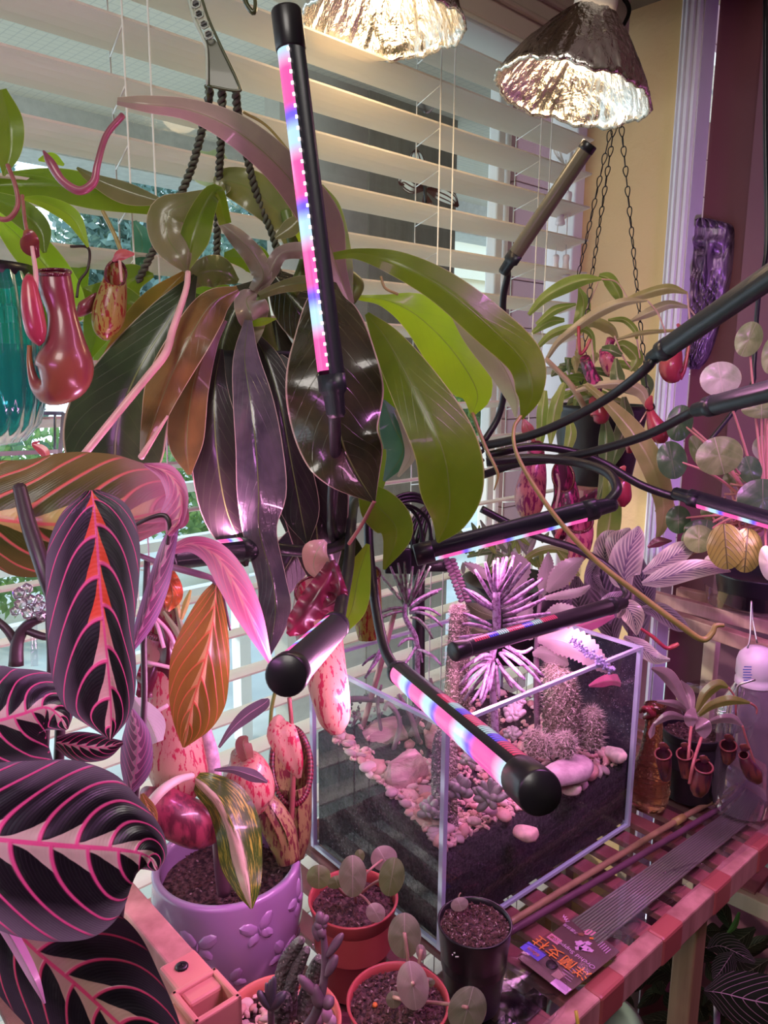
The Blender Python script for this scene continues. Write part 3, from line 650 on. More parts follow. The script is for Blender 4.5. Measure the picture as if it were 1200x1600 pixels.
def growbar(label, a0, a1, r0, neck, face, power=.5, cap=.10, marks=None, endA=True, col_=(1, .38, .75), diff=True, tail=.0, conn=True, arc=55, chips=False):
    """a0 = end joined to the neck, a1 = free end (u, v, depth); face = direction of the lit side, degrees from the viewer"""
    A_, B_ = P(*a0), P(*a1); ax = nrm(B_-A_); L = float(np.linalg.norm(B_-A_))
    t = thing('grow_light_bar', label, 'grow light', (A_+B_)/2, 'grow light bars on bendable necks')
    r = r0; mid = (A_+B_)/2; e1 = nrm(CAM-mid); e1 = nrm(e1-ax*(e1@ax)); du = np.array([a1[0]-a0[0], a1[1]-a0[1]], float)
    e2 = np.cross(ax, e1); chk = ray(a0[0]+du[1], a0[1]-du[0])-ray(a0[0], a0[1])
    if e2 @ chk < 0: e2 = -e2
    def dirn(deg): return e1*math.cos(R_(deg))+e2*math.sin(R_(deg))
    def shell(nm, t0, t1, d0, d1, mat, rr=1.0, seg=12, uvr=(0, 1)):
        V = []; UV = []
        for i in range(9):
            for j in range(seg+1):
                q = i/8; V.append(A_+ax*L*(t0+(t1-t0)*q)+dirn(d0+(d1-d0)*j/seg)*r*rr); UV.append((q, j/seg))
        return obj(nm, V, grid_faces(9, seg+1), mat, t, uv=UV)
    ca = cap*.35 if not tail else tail
    if diff: shell('housing', 0, 1-cap, face+arc, face+360-arc, RIB if marks is None else BLK, seg=24); shell('diffuser', ca, 1-cap, face-arc, face+arc, LED, .97)
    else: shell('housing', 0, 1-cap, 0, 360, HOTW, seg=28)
    if marks is not None: shell('led_marks', marks[0], marks[1], marks[2]-20, marks[2]+20, LEDM, 1.015)
    V, F, UV = tubev([A_+ax*L*q for q in (1-cap-.005, 1-cap, .994, 1.0)], [r*1.02, r*1.07, r*1.07, r*.98], 28)
    obj('end_cap', V, F, BLK, t, uv=UV)
    if conn:
        V, F, UV = tubev([A_-ax*r*q for q in (2.6, 2.3, .9, .6, -.6)], [r*.55, r*.72, r*.78, r*1.04, r*1.04], 24); obj('connector', V, F, RIB, t, uv=UV)
    if chips:
        ac = Acc()
        for k in range(30):
            c = A_+ax*L*(ca+(1-cap-ca)*(k+.5)/30)+dirn(face-arc+4)*r*1.0; V, F = boxv(c, r*.10, r*.06, r*.06, ax, dirn(face), np.cross(ax, dirn(face))); ac.add(V, F)
        ac.obj('led_chips', CHIP, t)
    if neck:
        rn = r*.50; st0 = A_-ax*r*2.0
        Pn = [st0]+[P(*q[:3]) for q in neck]; C = cr(Pn, 60)
        V, F, UV = tubev(C, rn if len(neck[0]) < 4 else rn, 12); obj('gooseneck', V, F, BLKm, t, uv=UV)
    if power and diff:
        D = dirn(face); lp = mid+D*(r+.003)
        l = bpy.data.lights.new('led_light', 'AREA'); l.shape = 'RECTANGLE'; l.size = L*.85; l.size_y = .012; l.energy = power; l.color = col_
        o = bpy.data.objects.new('led_light', l); col.objects.link(o); z = -D; M_ = Matrix((ax, np.cross(z, ax), z)).transposed().to_4x4(); M_ = Matrix.Translation(lp-wloc(t)) @ M_
        o.parent = t; o.matrix_local = M_
    return t
HUB = (600, 780, .80)
growbar('tall upright grow light bar hanging in front of the big leaves at top centre', (519, 598, .50), (447, 15, .47), .0088, [(523, 660, .53), (524, 720, .58), (519, 790, .62), (522, 840, .68), (545, 862, .76)], 62, .14, .10, chips=True)
growbar('grow light bar seen end on, round black cap pointing at the viewer left of centre', (522, 980, .50), (447, 1056, .345), .0092, [(534, 940, .55), (545, 880, .62), (549, 820, .68), (556, 785, .74), (590, 775, .80)], -108, .16, .06)
growbar('short grow light bar behind the orange leaf with its neck running right', (385, 857, .60), (262, 872, .56), .0095, [(440, 858, .61), (495, 861, .64), (536, 848, .68), (549, 812, .72), (553, 780, .78)], -95, .18, .05)
growbar('nearest grow light bar slanting down over the tank to a black end cap', (624, 1052, .66), (845, 1240, .335), .0098, [(600, 1010, .70), (586, 940, .74), (577, 860, .78), (577, 800, .80), (590, 775, .80)], -52, .9, .07, marks=(.45, .92, 52))
growbar('grow light bar above the spiky purple plant, rising to the right', (922, 797, .80), (648, 868, .80), .0108, [(950, 785, .80), (964, 764, .80), (948, 738, .82), (900, 722, .85), (830, 716, .87), (760, 722, .88)], 95, .32, .10)
growbar('grow light bar crossing low in front of the spiky purple plant', (955, 947, .84), (708, 1019, .72), .0090, [(974, 938, .85), (978, 922, .86), (950, 886, .87), (900, 858, .88), (840, 838, .89), (790, 815, .90), (752, 795, .90)], 118, .35, .07, marks=(.40, .90, -42), arc=40)
growbar('grow light bar with its lit underside running off the right edge', (1085, 779, .88), (1290, 838, .80), .0098, [(1050, 775, .90), (1000, 757, .91), (945, 725, .92), (895, 706, .92), (830, 698, .92), (760, 712, .92)], -88, .12, .05)
growbar('unlit black grow light bar reaching off the right edge beside the round leaves', (1112, 634, .72), (1290, 588, .60), .0095, [(1070, 650, .76), (1010, 680, .80), (940, 702, .84), (880, 715, .87), (810, 724, .90), (756, 742, .92)], -120, .15, .05, arc=35)
growbar('long black grow light bar rising steeply to the right edge past the wall mask', (1040, 545, .74), (1290, 372, .56), .0100, [(1010, 575, .76), (960, 615, .80), (900, 650, .84), (830, 680, .88), (755, 697, .92)], -125, .25, .05, arc=35)
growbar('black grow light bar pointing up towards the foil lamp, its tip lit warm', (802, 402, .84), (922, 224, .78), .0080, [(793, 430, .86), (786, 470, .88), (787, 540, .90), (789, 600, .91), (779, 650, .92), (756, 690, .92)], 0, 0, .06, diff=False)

# power hub with its bundle of cables, on a black pole
hub = thing('cable_hub', 'black cable splitter hub with looping leads on a slim black pole', 'cable hub', P(655, 1060, .90))
for (u, v, hu, hv, d) in ((622, 876, .024, .018, .86), (650, 878, .012, .018, .865), (688, 884, .028, .008, .87)):
    V, F = boxv(P(u, v, d), hu*.62, .008, hv*.8, cR, cF, cU, .002); obj('splitter_box', V, F, BLK, hub)
for k, u in enumerate((612, 630, 646, 661, 675)):
    tube('plug', [(u, 862, .855, 4.5), (u-1, 848, .855, 4.5), (u-2, 838, .855, 3.4)], BLK, hub, n=6, ns=10)
    tube('lead', [(u-1, 850, .855), (u-6, 815, .85), (u-16-3*k, 785+2*k, .84), (u-40-6*k, 775+3*k, .83), (588-4*k, 792+3*k, .82)], BLKm, hub, rad=.0021, n=20, ns=8)
for k in range(4): tube('lead', [(755, 690+14*k, .92), (730, 715+12*k, .91), (700, 760+6*k, .90), (672-6*k, 800, .88), (660-10*k, 850, .86)], BLKm, hub, rad=.0024, n=20, ns=8)
for k in range(3): tube('lead', [(590, 800+8*k, .80), (615, 788-4*k, .81), (650, 782-5*k, .82), (682, 800, .84), (690-4*k, 846, .86)], BLKm, hub, rad=.0022, n=20, ns=8)
tube('pole', [(654, 870, .90), (654, 1100, .90)], BLK, hub, rad=.0075, n=4, ns=12)
tube('pole_foot', [(654, 1095, .90, 10), (654, 1190, .92, 10)], BLK, hub, n=4, ns=12)

# ---------------------------------------------------------------- foil covered heat lamps
m = Mt('crumpled_foil', .24, 1.0); n = m.noise(26, 5, dist=1.2); n2 = m.noise(1, 3, vec=m.mapped((90, 90, 14))); m.base((.82, .79, .73)); m.bump(n*.6+n2*.5, .9, .006); FOIL = m.m
BULB = Mt('warm_bulb'); BULB.b.inputs['Emission Color'].default_value = (1, .72, .38, 1); BULB.b.inputs['Emission Strength'].default_value = 1.1; BULB = BULB.m
SOCK = simple('white_socket', (.72, .68, .62), .4)
def foil_lamp(label, cu, cv, d, hw, H, lean, neck, power, seed):
    c = P(cu, cv, d); r = hw*d/FPX; ax = nrm(Up*math.cos(R_(lean))+Rt*math.sin(R_(lean))); ax = nrm(ax-cF*math.sin(PITCH)*1.0)
    t = thing('foil_lamp', label, 'lamp', c, 'foil shaded heat lamps above the window'); q = random.Random(seed); ph = [q.uniform(0, 6) for _ in range(8)]
    prof = [(r*1.0, 0), (r*1.0, r*.06), (r*.975, r*.10), (r*.95, r*.16)]+[(r*(.95-.62*x), r*.16+H*(x**.85)) for x in (.12, .25, .4, .55, .7, .85, 1.0)]+[(r*.30, r*.16+H*1.02)]
    def fn(t_, i, rr, hh):
        w = .012*(.7*math.sin(5*t_+ph[0]+i)+.6*math.sin(9*t_+ph[1]+i*2.3)+.6*math.sin(23*t_+ph[2]+i*1.1)+.8*math.sin(47*t_+i*.9+ph[3])+.5*math.sin(83*t_+i*.4))
        z = r*.018*(math.sin(5*t_+ph[4])+math.sin(11*t_+ph[5])+.6*math.sin(29*t_+ph[6]))*(1 if i < 4 else .4)
        return rr*(1+w*(.55 if i < 2 else 1)), hh+z
    lathe('foil_shade', c, prof, FOIL, t, n=180, axis=ax, fn=fn, close=False)
    lathe('rim_fold', c, [(r*.985, r*.02), (r*1.01, -r*.015), (r*1.035, r*.02), (r*1.01, r*.07)], FOIL, t, n=180, axis=ax, fn=lambda t_, i, rr, hh: fn(t_, 0, rr, hh), close=False)
    top = c+ax*(r*.16+H)
    lathe('socket', top-ax*.004, [(r*.27, 0), (r*.27, .02), (r*.25, .04), (r*.22, .06), (r*.22, .13), (0, .132)], SOCK, t, n=32, axis=ax)
    V = ICO3*np.array([.021, .021, .025]); obj('bulb', V+c+ax*(r*.16+H*.55), ICO3F, BULB, t)
    lathe('bulb_neck', c+ax*(r*.16+H*.62), [(.014, 0), (.011, .02), (.012, H*.4)], SOCK, t, n=20, axis=ax)
    l = bpy.data.lights.new('bulb_light', 'POINT'); l.energy = power; l.color = (1, .72, .42); l.shadow_soft_size = .03
    o = bpy.data.objects.new('bulb_light', l); col.objects.link(o); o.parent = t; o.location = ax*(r*.12)
    return t, c, ax, r
foil_lamp('crumpled foil lamp shade at top centre, cut by the top edge, seen from below', 600, 42, .80, 124, .075, 3, 0, .55, 3)
_, lc, lax, lr = foil_lamp('silver foil lamp shade on a white socket at the upper right, opening lit warm', 892, 150, .86, 121, .070, 14, 0, .55, 9)
# ---------------------------------------------------------------- the big hanging pitcher plant
LV = dict(vein=(.16, .22, .06), nv=13, k=.25, vw=.05, vs=.15, mid=.03)
NG = leafmat('pitcher_leaf_green', (.05, .10, .010), (.10, .17, .018), edge=(.45, .42, .2), trans=.38, tcol=(.42, .58, .03), rough=.3, **LV)
NL = leafmat('pitcher_leaf_lime', (.14, .28, .015), (.24, .40, .03), edge=(.6, .6, .3), trans=.62, tcol=(.60, .90, .05), rough=.35, **LV)
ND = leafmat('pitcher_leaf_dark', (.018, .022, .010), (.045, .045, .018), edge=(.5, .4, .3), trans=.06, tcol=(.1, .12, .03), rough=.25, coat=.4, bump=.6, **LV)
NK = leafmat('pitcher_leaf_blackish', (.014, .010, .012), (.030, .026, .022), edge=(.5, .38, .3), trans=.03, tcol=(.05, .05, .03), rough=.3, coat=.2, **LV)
NO = leafmat('pitcher_leaf_olive', (.13, .14, .06), (.22, .20, .12), edge=(.6, .5, .35), trans=.30, tcol=(.35, .38, .06), rough=.3, coat=.3, **LV)
NP = leafmat('pitcher_leaf_mauve', (.26, .20, .19), (.34, .27, .22), edge=(.6, .5, .42), trans=.15, tcol=(.35, .36, .1), rough=.35, coat=.2, **LV)
NB_ = leafmat('pitcher_leaf_bronze', (.08, .06, .02), (.20, .12, .035), edge=(.65, .5, .35), trans=.15, tcol=(.35, .2, .04), rough=.3, coat=.2, **LV)
NR = leafmat('pitcher_leaf_red_blotched', (.08, .16, .02), (.5, .12, .03), edge=(.5, .4, .2), trans=.35, tcol=(.45, .4, .05), rough=.3, nscale=9, **LV)
NT = leafmat('teal_leaf', (.03, .14, .08), (.10, .26, .16), edge=(.4, .5, .4), trans=.3, tcol=(.15, .5, .3), rough=.3, **LV)
NS = leafmat('pale_leaf', (.30, .38, .2), (.42, .5, .3), edge=(.6, .6, .5), trans=.4, tcol=(.5, .62, .3), rough=.4, **LV)
MAUVE = simple('mauve_stem', (.34, .24, .22), .4, var=.2)
PSTEM = simple('pink_tendril', (.62, .38, .34), .35, var=.2)
BSTEM = simple('brown_tendril', (.30, .10, .09), .4, var=.3)
OSTEM = simple('olive_tendril', (.30, .24, .07), .4, var=.2)
GSTEM = simple('green_stem', (.12, .18, .03), .4, var=.2)
big = thing('hanging_pitcher_plant', 'huge hanging tropical pitcher plant with long drooping strap leaves in the centre left', 'plant', P(400, 470, .72))
L = lambda rows, mat, **k: leaf('leaf', rows, mat, big, **k)
# back leaves first
L([(350, 300, .80, 4), (330, 270, .80, 26, 34), (310, 250, .81, 22, 26), (303, 232, .81, 2)], NS)
L([(548, 475, .66, 6), (528, 420, .64, 26, 14), (500, 345, .60, 30, 34), (440, 265, .55, 26, 30), (370, 205, .52, 24, 26), (300, 173, .51, 17, 18), (230, 163, .50, 13, 14), (183, 158, .50, 6)], NP, fold=.5, na=40)
L([(548, 470, .665, 4), (536, 400, .665, 10, 14), (516, 330, .66, 16, 18), (500, 290, .655, 5)], NG)
L([(330, 335, .70, 12), (250, 325, .68, 12, 12), (160, 303, .66, 26, 24), (80, 290, .64, 24, 28), (-40, 290, .62, 14)], NG, fold=.3)
L([(262, 318, .655, 3), (200, 300, .65, 20, 14), (150, 280, .645, 12, 8), (120, 262, .64, 2)], NO)
L([(455, 398, .70, 4), (448, 345, .69, 26, 20), (400, 300, .68, 32, 30), (352, 282, .67, 22, 20), (344, 300, .67, 3)], NO, fold=.2, wave=.3)
L([(352, 350, .60, 10), (338, 300, .585, 12), (318, 325, .58, 20, 18), (300, 375, .575, 26, 20), (292, 425, .58, 2)], NG, fold=.5)
L([(330, 300, .60, 6), (290, 318, .585, 20, 18), (262, 335, .58, 34, 30), (262, 370, .58, 34, 28), (280, 400, .575, 22, 20), (292, 425, .58, 3)], NO, fold=-.3, cup=.5)
L([(470, 330, .68, 3), (476, 360, .68, 10, 14), (466, 395, .69, 7)], NL)
L([(430, 372, .67, 3), (455, 355, .67, 14), (478, 330, .67, 2)], NO)
# ruffled mauve leaf bases around the crown
L([(340, 345, .64, 3), (368, 368, .64, 13, 14), (398, 400, .645, 15, 18), (412, 432, .65, 13, 18), (395, 455, .66, 8)], NP, fold=.7, wave=.5)
L([(524, 404, .66, 6), (480, 393, .655, 12, 14), (440, 396, .65, 12, 12), (422, 425, .65, 12, 12), (405, 455, .66, 8)], NP, fold=.6, wave=.4)
L([(526, 446, .66, 6), (480, 442, .655, 12, 12), (440, 448, .65, 10, 9), (405, 462, .655, 6)], NO, fold=.6)
L([(400, 458, .645, 4), (385, 468, .635, 26, 18), (392, 492, .63, 30, 22), (398, 515, .64, 14, 16), (388, 540, .64, 10)], NP, fold=-.6, wave=1.2, wf=2)
L([(372, 440, .66, 4), (340, 425, .65, 24, 26), (310, 430, .64, 20, 20), (285, 455, .64, 6)], NO, fold=.5, wave=.4)
L([(350, 400, .70, 6), (395, 405, .71, 24, 22), (420, 440, .72, 8)], NG, fold=.3)
L([(385, 508, .635, 3), (410, 502, .63, 6, 7), (432, 498, .63, 1)], NL)
for rw, mt, r in (([(455, 460, .68), (470, 430, .68), (480, 400, .68)], GSTEM, .006), ([(548, 470, .68), (560, 445, .68), (540, 425, .67)], GSTEM, .005), ([(462, 396, .69), (455, 360, .69), (447, 330, .69)], GSTEM, .006), ([(400, 460, .67), (415, 540, .70), (440, 620, .72), (450, 700, .74)], GSTEM, .010)): tube('stem', rw, mt, big, rad=r)
# right side
L([(560, 465, .70, 4), (600, 468, .70, 8, 12), (650, 492, .71, 36, 28), (705, 545, .73, 46, 44), (745, 610, .74, 26, 34), (738, 650, .75, 2)], NL, fold=.25, wave=.15)
L([(600, 520, .78, 4), (640, 580, .80, 30), (680, 640, .82, 30), (700, 690, .82, 3)], NL)
L([(522, 402, .62, 8, 4), (560, 396, .61, 8, 10), (620, 412, .60, 20, 20), (690, 448, .60, 27, 27), (762, 508, .60, 34, 30), (818, 565, .61, 33, 26), (832, 615, .61, 16, 26), (815, 655, .62, 2)], NG, fold=.30, na=40)
L([(700, 480, .63, 2), (740, 520, .635, 10, 20), (785, 570, .64, 8, 26), (806, 620, .64, 4, 16), (806, 652, .64, 2)], NS, fold=.2)
L([(573, 490, .62, 4), (607, 535, .60, 24, 26), (650, 615, .58, 46, 38), (690, 700, .57, 58, 44), (702, 765, .58, 54, 46), (700, 810, .59, 32, 30), (684, 848, .60, 2)], NG, fold=.28, wave=.08, na=36)
L([(520, 440, .62, 6), (512, 475, .60, 40, 36), (520, 540, .575, 62, 66), (524, 610, .565, 76, 78), (532, 680, .565, 60, 70), (552, 730, .57, 52, 52), (585, 785, .58, 2)], ND, fold=.30, wave=.28, wf=3, na=40, nc=17)
L([(598, 625, .66, 3), (615, 665, .655, 22, 24), (630, 705, .655, 18, 30), (600, 752, .66, 2)], NT)
L([(618, 640, .655, 2), (632, 680, .65, 10, 4), (642, 712, .65, 8, 10), (622, 745, .65, 2)], NS, fold=.1)
L([(560, 750, .68, 3), (590, 790, .69, 30), (620, 830, .70, 26), (600, 890, .71, 2)], NG)
L([(575, 850, .70, 3), (560, 900, .70, 20, 22), (550, 950, .70, 22, 22), (530, 995, .71, 2)], NL)
L([(540, 820, .72, 3), (545, 880, .72, 28, 26), (530, 950, .72, 22, 20), (500, 1000, .72, 3)], ND)
# dense older leaves deep inside the plant
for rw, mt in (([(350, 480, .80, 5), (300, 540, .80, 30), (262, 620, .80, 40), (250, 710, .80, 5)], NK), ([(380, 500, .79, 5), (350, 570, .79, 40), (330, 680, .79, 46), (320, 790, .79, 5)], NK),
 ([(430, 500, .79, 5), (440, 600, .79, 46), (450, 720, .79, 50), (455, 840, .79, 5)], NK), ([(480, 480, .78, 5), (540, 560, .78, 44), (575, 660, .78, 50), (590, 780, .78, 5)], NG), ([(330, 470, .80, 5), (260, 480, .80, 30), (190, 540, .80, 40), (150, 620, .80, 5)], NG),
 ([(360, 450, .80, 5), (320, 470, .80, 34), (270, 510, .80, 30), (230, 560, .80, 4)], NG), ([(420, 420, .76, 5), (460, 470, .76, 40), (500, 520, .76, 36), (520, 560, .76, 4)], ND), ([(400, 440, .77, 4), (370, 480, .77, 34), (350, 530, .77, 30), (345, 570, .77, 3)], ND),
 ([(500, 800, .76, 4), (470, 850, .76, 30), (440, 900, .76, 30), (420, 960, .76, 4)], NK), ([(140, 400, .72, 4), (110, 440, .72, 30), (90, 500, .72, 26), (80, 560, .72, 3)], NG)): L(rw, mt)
# dark middle and left
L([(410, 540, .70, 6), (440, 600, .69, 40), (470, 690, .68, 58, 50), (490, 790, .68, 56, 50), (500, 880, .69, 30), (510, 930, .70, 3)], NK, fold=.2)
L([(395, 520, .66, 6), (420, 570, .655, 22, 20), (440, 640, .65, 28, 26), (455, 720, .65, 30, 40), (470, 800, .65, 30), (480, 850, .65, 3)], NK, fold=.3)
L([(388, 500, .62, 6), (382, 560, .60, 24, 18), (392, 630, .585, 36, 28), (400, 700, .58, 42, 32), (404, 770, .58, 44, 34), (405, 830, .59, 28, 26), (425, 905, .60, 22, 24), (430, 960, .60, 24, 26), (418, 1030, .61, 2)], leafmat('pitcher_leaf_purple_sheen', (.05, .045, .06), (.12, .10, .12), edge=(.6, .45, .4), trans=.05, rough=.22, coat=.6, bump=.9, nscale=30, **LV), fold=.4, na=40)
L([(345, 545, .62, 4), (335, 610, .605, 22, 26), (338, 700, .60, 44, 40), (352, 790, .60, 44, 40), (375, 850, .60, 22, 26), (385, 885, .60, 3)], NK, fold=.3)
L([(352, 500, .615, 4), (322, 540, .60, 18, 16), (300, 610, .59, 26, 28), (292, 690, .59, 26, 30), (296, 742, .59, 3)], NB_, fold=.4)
L([(372, 452, .60, 6), (330, 475, .585, 30, 22), (295, 530, .57, 34, 30), (262, 600, .565, 26, 34), (240, 660, .565, 16, 20), (224, 708, .57, 6)], NB_, fold=.4, wave=.2, na=36)
L([(290, 425, .64, 4), (245, 470, .64, 24, 22), (205, 515, .645, 24, 22), (165, 552, .65, 3)], NR, fold=.3)
L([(305, 430, .62, 4), (270, 490, .61, 34, 34), (215, 580, .60, 64, 60), (185, 660, .60, 78, 84), (180, 730, .60, 70), (190, 780, .60, 20)], leafmat('pitcher_leaf_deep_green', (.02, .035, .015), (.04, .075, .025), edge=(.5, .45, .3), trans=.12, tcol=(.1, .2, .04), rough=.3, **LV), fold=.22, na=36)
L([(235, 480, .66, 3), (190, 470, .66, 24), (150, 460, .67, 20), (130, 450, .67, 2)], NG)
L([(240, 430, .70, 3), (200, 440, .70, 28), (160, 500, .71, 30), (140, 560, .71, 3)], NG)
# far left leaves
L([(2, 140, .52, 8), (14, 190, .51, 22, 20), (16, 235, .51, 18, 24), (6, 275, .51, 2)], NG)
L([(-10, 310, .60, 12), (30, 330, .60, 20), (62, 360, .60, 18), (70, 395, .60, 3)], NG)
L([(38, 310, .58, 3), (70, 316, .58, 10), (112, 340, .58, 14, 12), (138, 386, .58, 2)], NL)
L([(-15, 330, .62, 5), (30, 370, .62, 26), (75, 420, .62, 30), (110, 470, .63, 24), (128, 500, .63, 3)], NL)
L([(60, 250, .60, 2), (80, 247, .60, 9), (100, 258, .60, 2)], NL)
L([(210, 345, .72, 3), (222, 380, .72, 18), (215, 430, .72, 3)], NT)
L([(60, 470, .66, 3), (75, 520, .66, 20), (60, 570, .66, 3)], NG)
TD = lambda rows, mat, r=.0022: tube('tendril', rows, mat, big, rad=r, n=40, ns=8)
tube('tendril', [(192, 180, .50, 5), (166, 212, .495, 5), (152, 258, .49, 5.5), (146, 285, .49, 6.5), (124, 298, .49, 7), (97, 282, .49, 6.5), (80, 256, .49, 7.5), (68, 236, .49, 2)], simple('dark_red_tendril', (.25, .07, .10), .3, var=.4, scale=20), big, n=40)
tube('tendril', [(12, 258, .50, 3.5), (24, 290, .495, 3.5), (28, 320, .495, 3.8), (16, 340, .495, 4), (0, 342, .495, 4), (-20, 330, .495, 4)], BSTEM, big, n=30)
tube('tendril', [(294, 425, .575, 4.5), (290, 455, .57, 5), (270, 515, .56, 6), (258, 553, .55, 6.5), (225, 595, .54, 6), (180, 650, .53, 6), (130, 712, .52, 6)], PSTEM, big, n=40)
tube('tendril', [(262, 650, .56, 2), (236, 690, .55, 4), (220, 715, .54, 5)], PSTEM, big, n=20)
tube('tendril', [(814, 650, .62, 3), (803, 670, .615, 3), (806, 705, .61, 3.2), (830, 752, .605, 3.5), (872, 812, .60, 4), (930, 875, .595, 4.5), (1000, 930, .59, 5), (1060, 975, .585, 5.2), (1096, 999, .585, 5), (1112, 990, .585, 4.5), (1118, 978, .585, 4), (1131, 977, .585, 3)], OSTEM, big, n=70)
tube('tendril', [(738, 645, .75, 3), (757, 695, .745, 3), (774, 730, .74, 2.5), (778, 745, .74, 2.2), (772, 766, .74, 1)], OSTEM, big, n=24)
TD([(585, 783, .58), (565, 820, .59), (545, 850, .60)], BSTEM, .0016)
TD([(35, 305, .59), (40, 350, .585), (50, 385, .58)], BSTEM, .0014)
TD([(110, 385, .60), (138, 388, .60), (137, 420, .60), (124, 440, .60), (120, 465, .60)], simple('thin_dark_tendril', (.05, .04, .03), .5), .0011)
TD([(160, 330, .62), (178, 365, .62), (190, 395, .62)], OSTEM, .0018)
TD([(595, 432, .66), (602, 450, .66), (622, 460, .66)], OSTEM, .0012)
TD([(380, 175, .60), (420, 200, .61), (470, 260, .62)], OSTEM, .0011)
lathe('basket', P(420, 560, .78), [(.05, -.09), (.075, -.06), (.085, 0), (.088, .006), (.084, .006), (.07, -.02), (0, -.02)], BLK, big, n=32)

# hanger with honeycomb handle and twisted ropes
hg = thing('pot_hanger', 'olive green plastic hanger with honeycomb cut-outs and three twisted ropes', 'hanger', P(345, 90, .62))
HG = simple('olive_plastic', (.055, .06, .018), .35, coat=.2)
HGL = simple('grey_green_rim', (.45, .50, .42), .35)
def plate(nm, outline, d, thk, mat, par):
    A_ = [P(u, v, d-thk/2) for u, v in outline]; B_ = [P(u, v, d+thk/2) for u, v in outline]; n = len(outline)
    return obj(nm, A_+B_, [tuple(range(n)), tuple(range(n, 2*n))[::-1]]+[(i, n+i, n+(i+1) % n, (i+1) % n) for i in range(n)], mat, par, smooth=False)
plate('plate', [(306, 30), (322, 62), (334, 60), (345, 72), (372, 130), (370, 142), (324, 132), (322, 76)], .62, .006, HG, hg)
tube('edge_rib', [(293, -12, .615, 3), (304, 30, .615, 3.2), (318, 62, .615, 3.2), (323, 80, .615, 2.5), (324, 134, .615, 2.5)], HGL, hg, n=20)
tube('edge_rib', [(312, -12, .615, 2.2), (326, 30, .615, 2.2), (344, 70, .615, 2.2), (373, 132, .615, 2.2), (370, 142, .615, 2.2), (324, 134, .615, 2.2)], HG, hg, n=30)
for (u, v) in ((306, 6), (311, 22), (319, 38), (326, 54)):
    hx = [(u+7*math.cos(R_(60*k+30)), v+7*math.sin(R_(60*k+30))) for k in range(7)]; V, F, UV = tubev(np.array([P(a_, b_, .612) for a_, b_ in hx]), .0008, 5, cap=False); obj('honeycomb_cell', V, F, HGL, hg, uv=UV)
    plate('cell_shadow', [(u+5.5*math.cos(R_(60*k+30)), v+5.5*math.sin(R_(60*k+30))) for k in range(6)], .6155, .0006, BLK, hg)
ROPE = simple('grey_green_rope', (.075, .08, .05), .6, var=.3, scale=90)
for rw in ([(326, 136, .62), (325, 160, .63), (300, 260, .66), (262, 345, .68), (215, 440, .70)], [(347, 138, .62), (346, 200, .64), (341, 300, .68), (338, 420, .72)], [(368, 142, .62), (374, 190, .64), (400, 300, .68), (430, 380, .70), (434, 430, .71)]):
    Pt, _ = pts(rw, 160); Tn, A_, B_ = frames(Pt); s = np.cumsum(np.r_[0, np.linalg.norm(np.diff(Pt, axis=0), axis=1)]); rr = .0018
    ac = Acc()
    for ph in (0, math.pi):
        w_ = s/.011*2*math.pi+ph; V, F, UV = tubev(Pt+A_*(np.cos(w_)*rr)[:, None]+B_*(np.sin(w_)*rr)[:, None], .0021, 6); ac.add(V, F, UV)
    ac.obj('twisted_rope', ROPE, hg)
tube('rope_end', [(325, 134, .62, 4), (325, 158, .625, 3)], HG, hg, n=4); tube('rope_end', [(347, 138, .62, 4), (346, 165, .63, 3)], HG, hg, n=4); tube('rope_end', [(367, 140, .62, 4), (371, 165, .63, 3)], HG, hg, n=4)
hk = thing('ceiling_hook', 'small dark double hook at the top edge beside the hanger', 'hook', P(390, 5, .66))
tube('prong', [(380, -10, .66, 4), (386, 8, .66, 4), (396, 20, .66, 4), (399, 8, .66, 3), (397, -10, .66, 3)], HG, hk, n=16)

# ---------------------------------------------------------------- pitchers
def pitchmat(name, c1, c2, sp, thr=(.50, .58), rough=.35, trans=.12, sc_=60, top=None):
    m = Mt(name, rough, 0, .3); a, y = m.uv(); n = m.noise(1, 3, vec=m.mapped((sc_, sc_, sc_*.28))); g = m.noise(12, 2)
    b = m.mix((a+g*.3-.15).step(.1, .9), c1, c2); c = m.mix(n.step(*thr), b, sp)
    if top: c = m.mix((a*-1.0+.22+g*.1-.05).step(0, .08), c, top)
    m.base(c); m.bump(n, .3, .001); m.translucent(c, trans); return m.m
PERI = Mt('peristome_dark_red', .25, 0, .5); a, y = PERI.uv(); g = ((a*60.0).frac()-.5).abs(); PERI.base(PERI.mix(g.step(.1, .4), (.07, .006, .018), (.18, .018, .035))); PERI.bump(g, .6, .002); PERI = PERI.m
PERG = simple('peristome_green', (.4, .42, .15), .3)
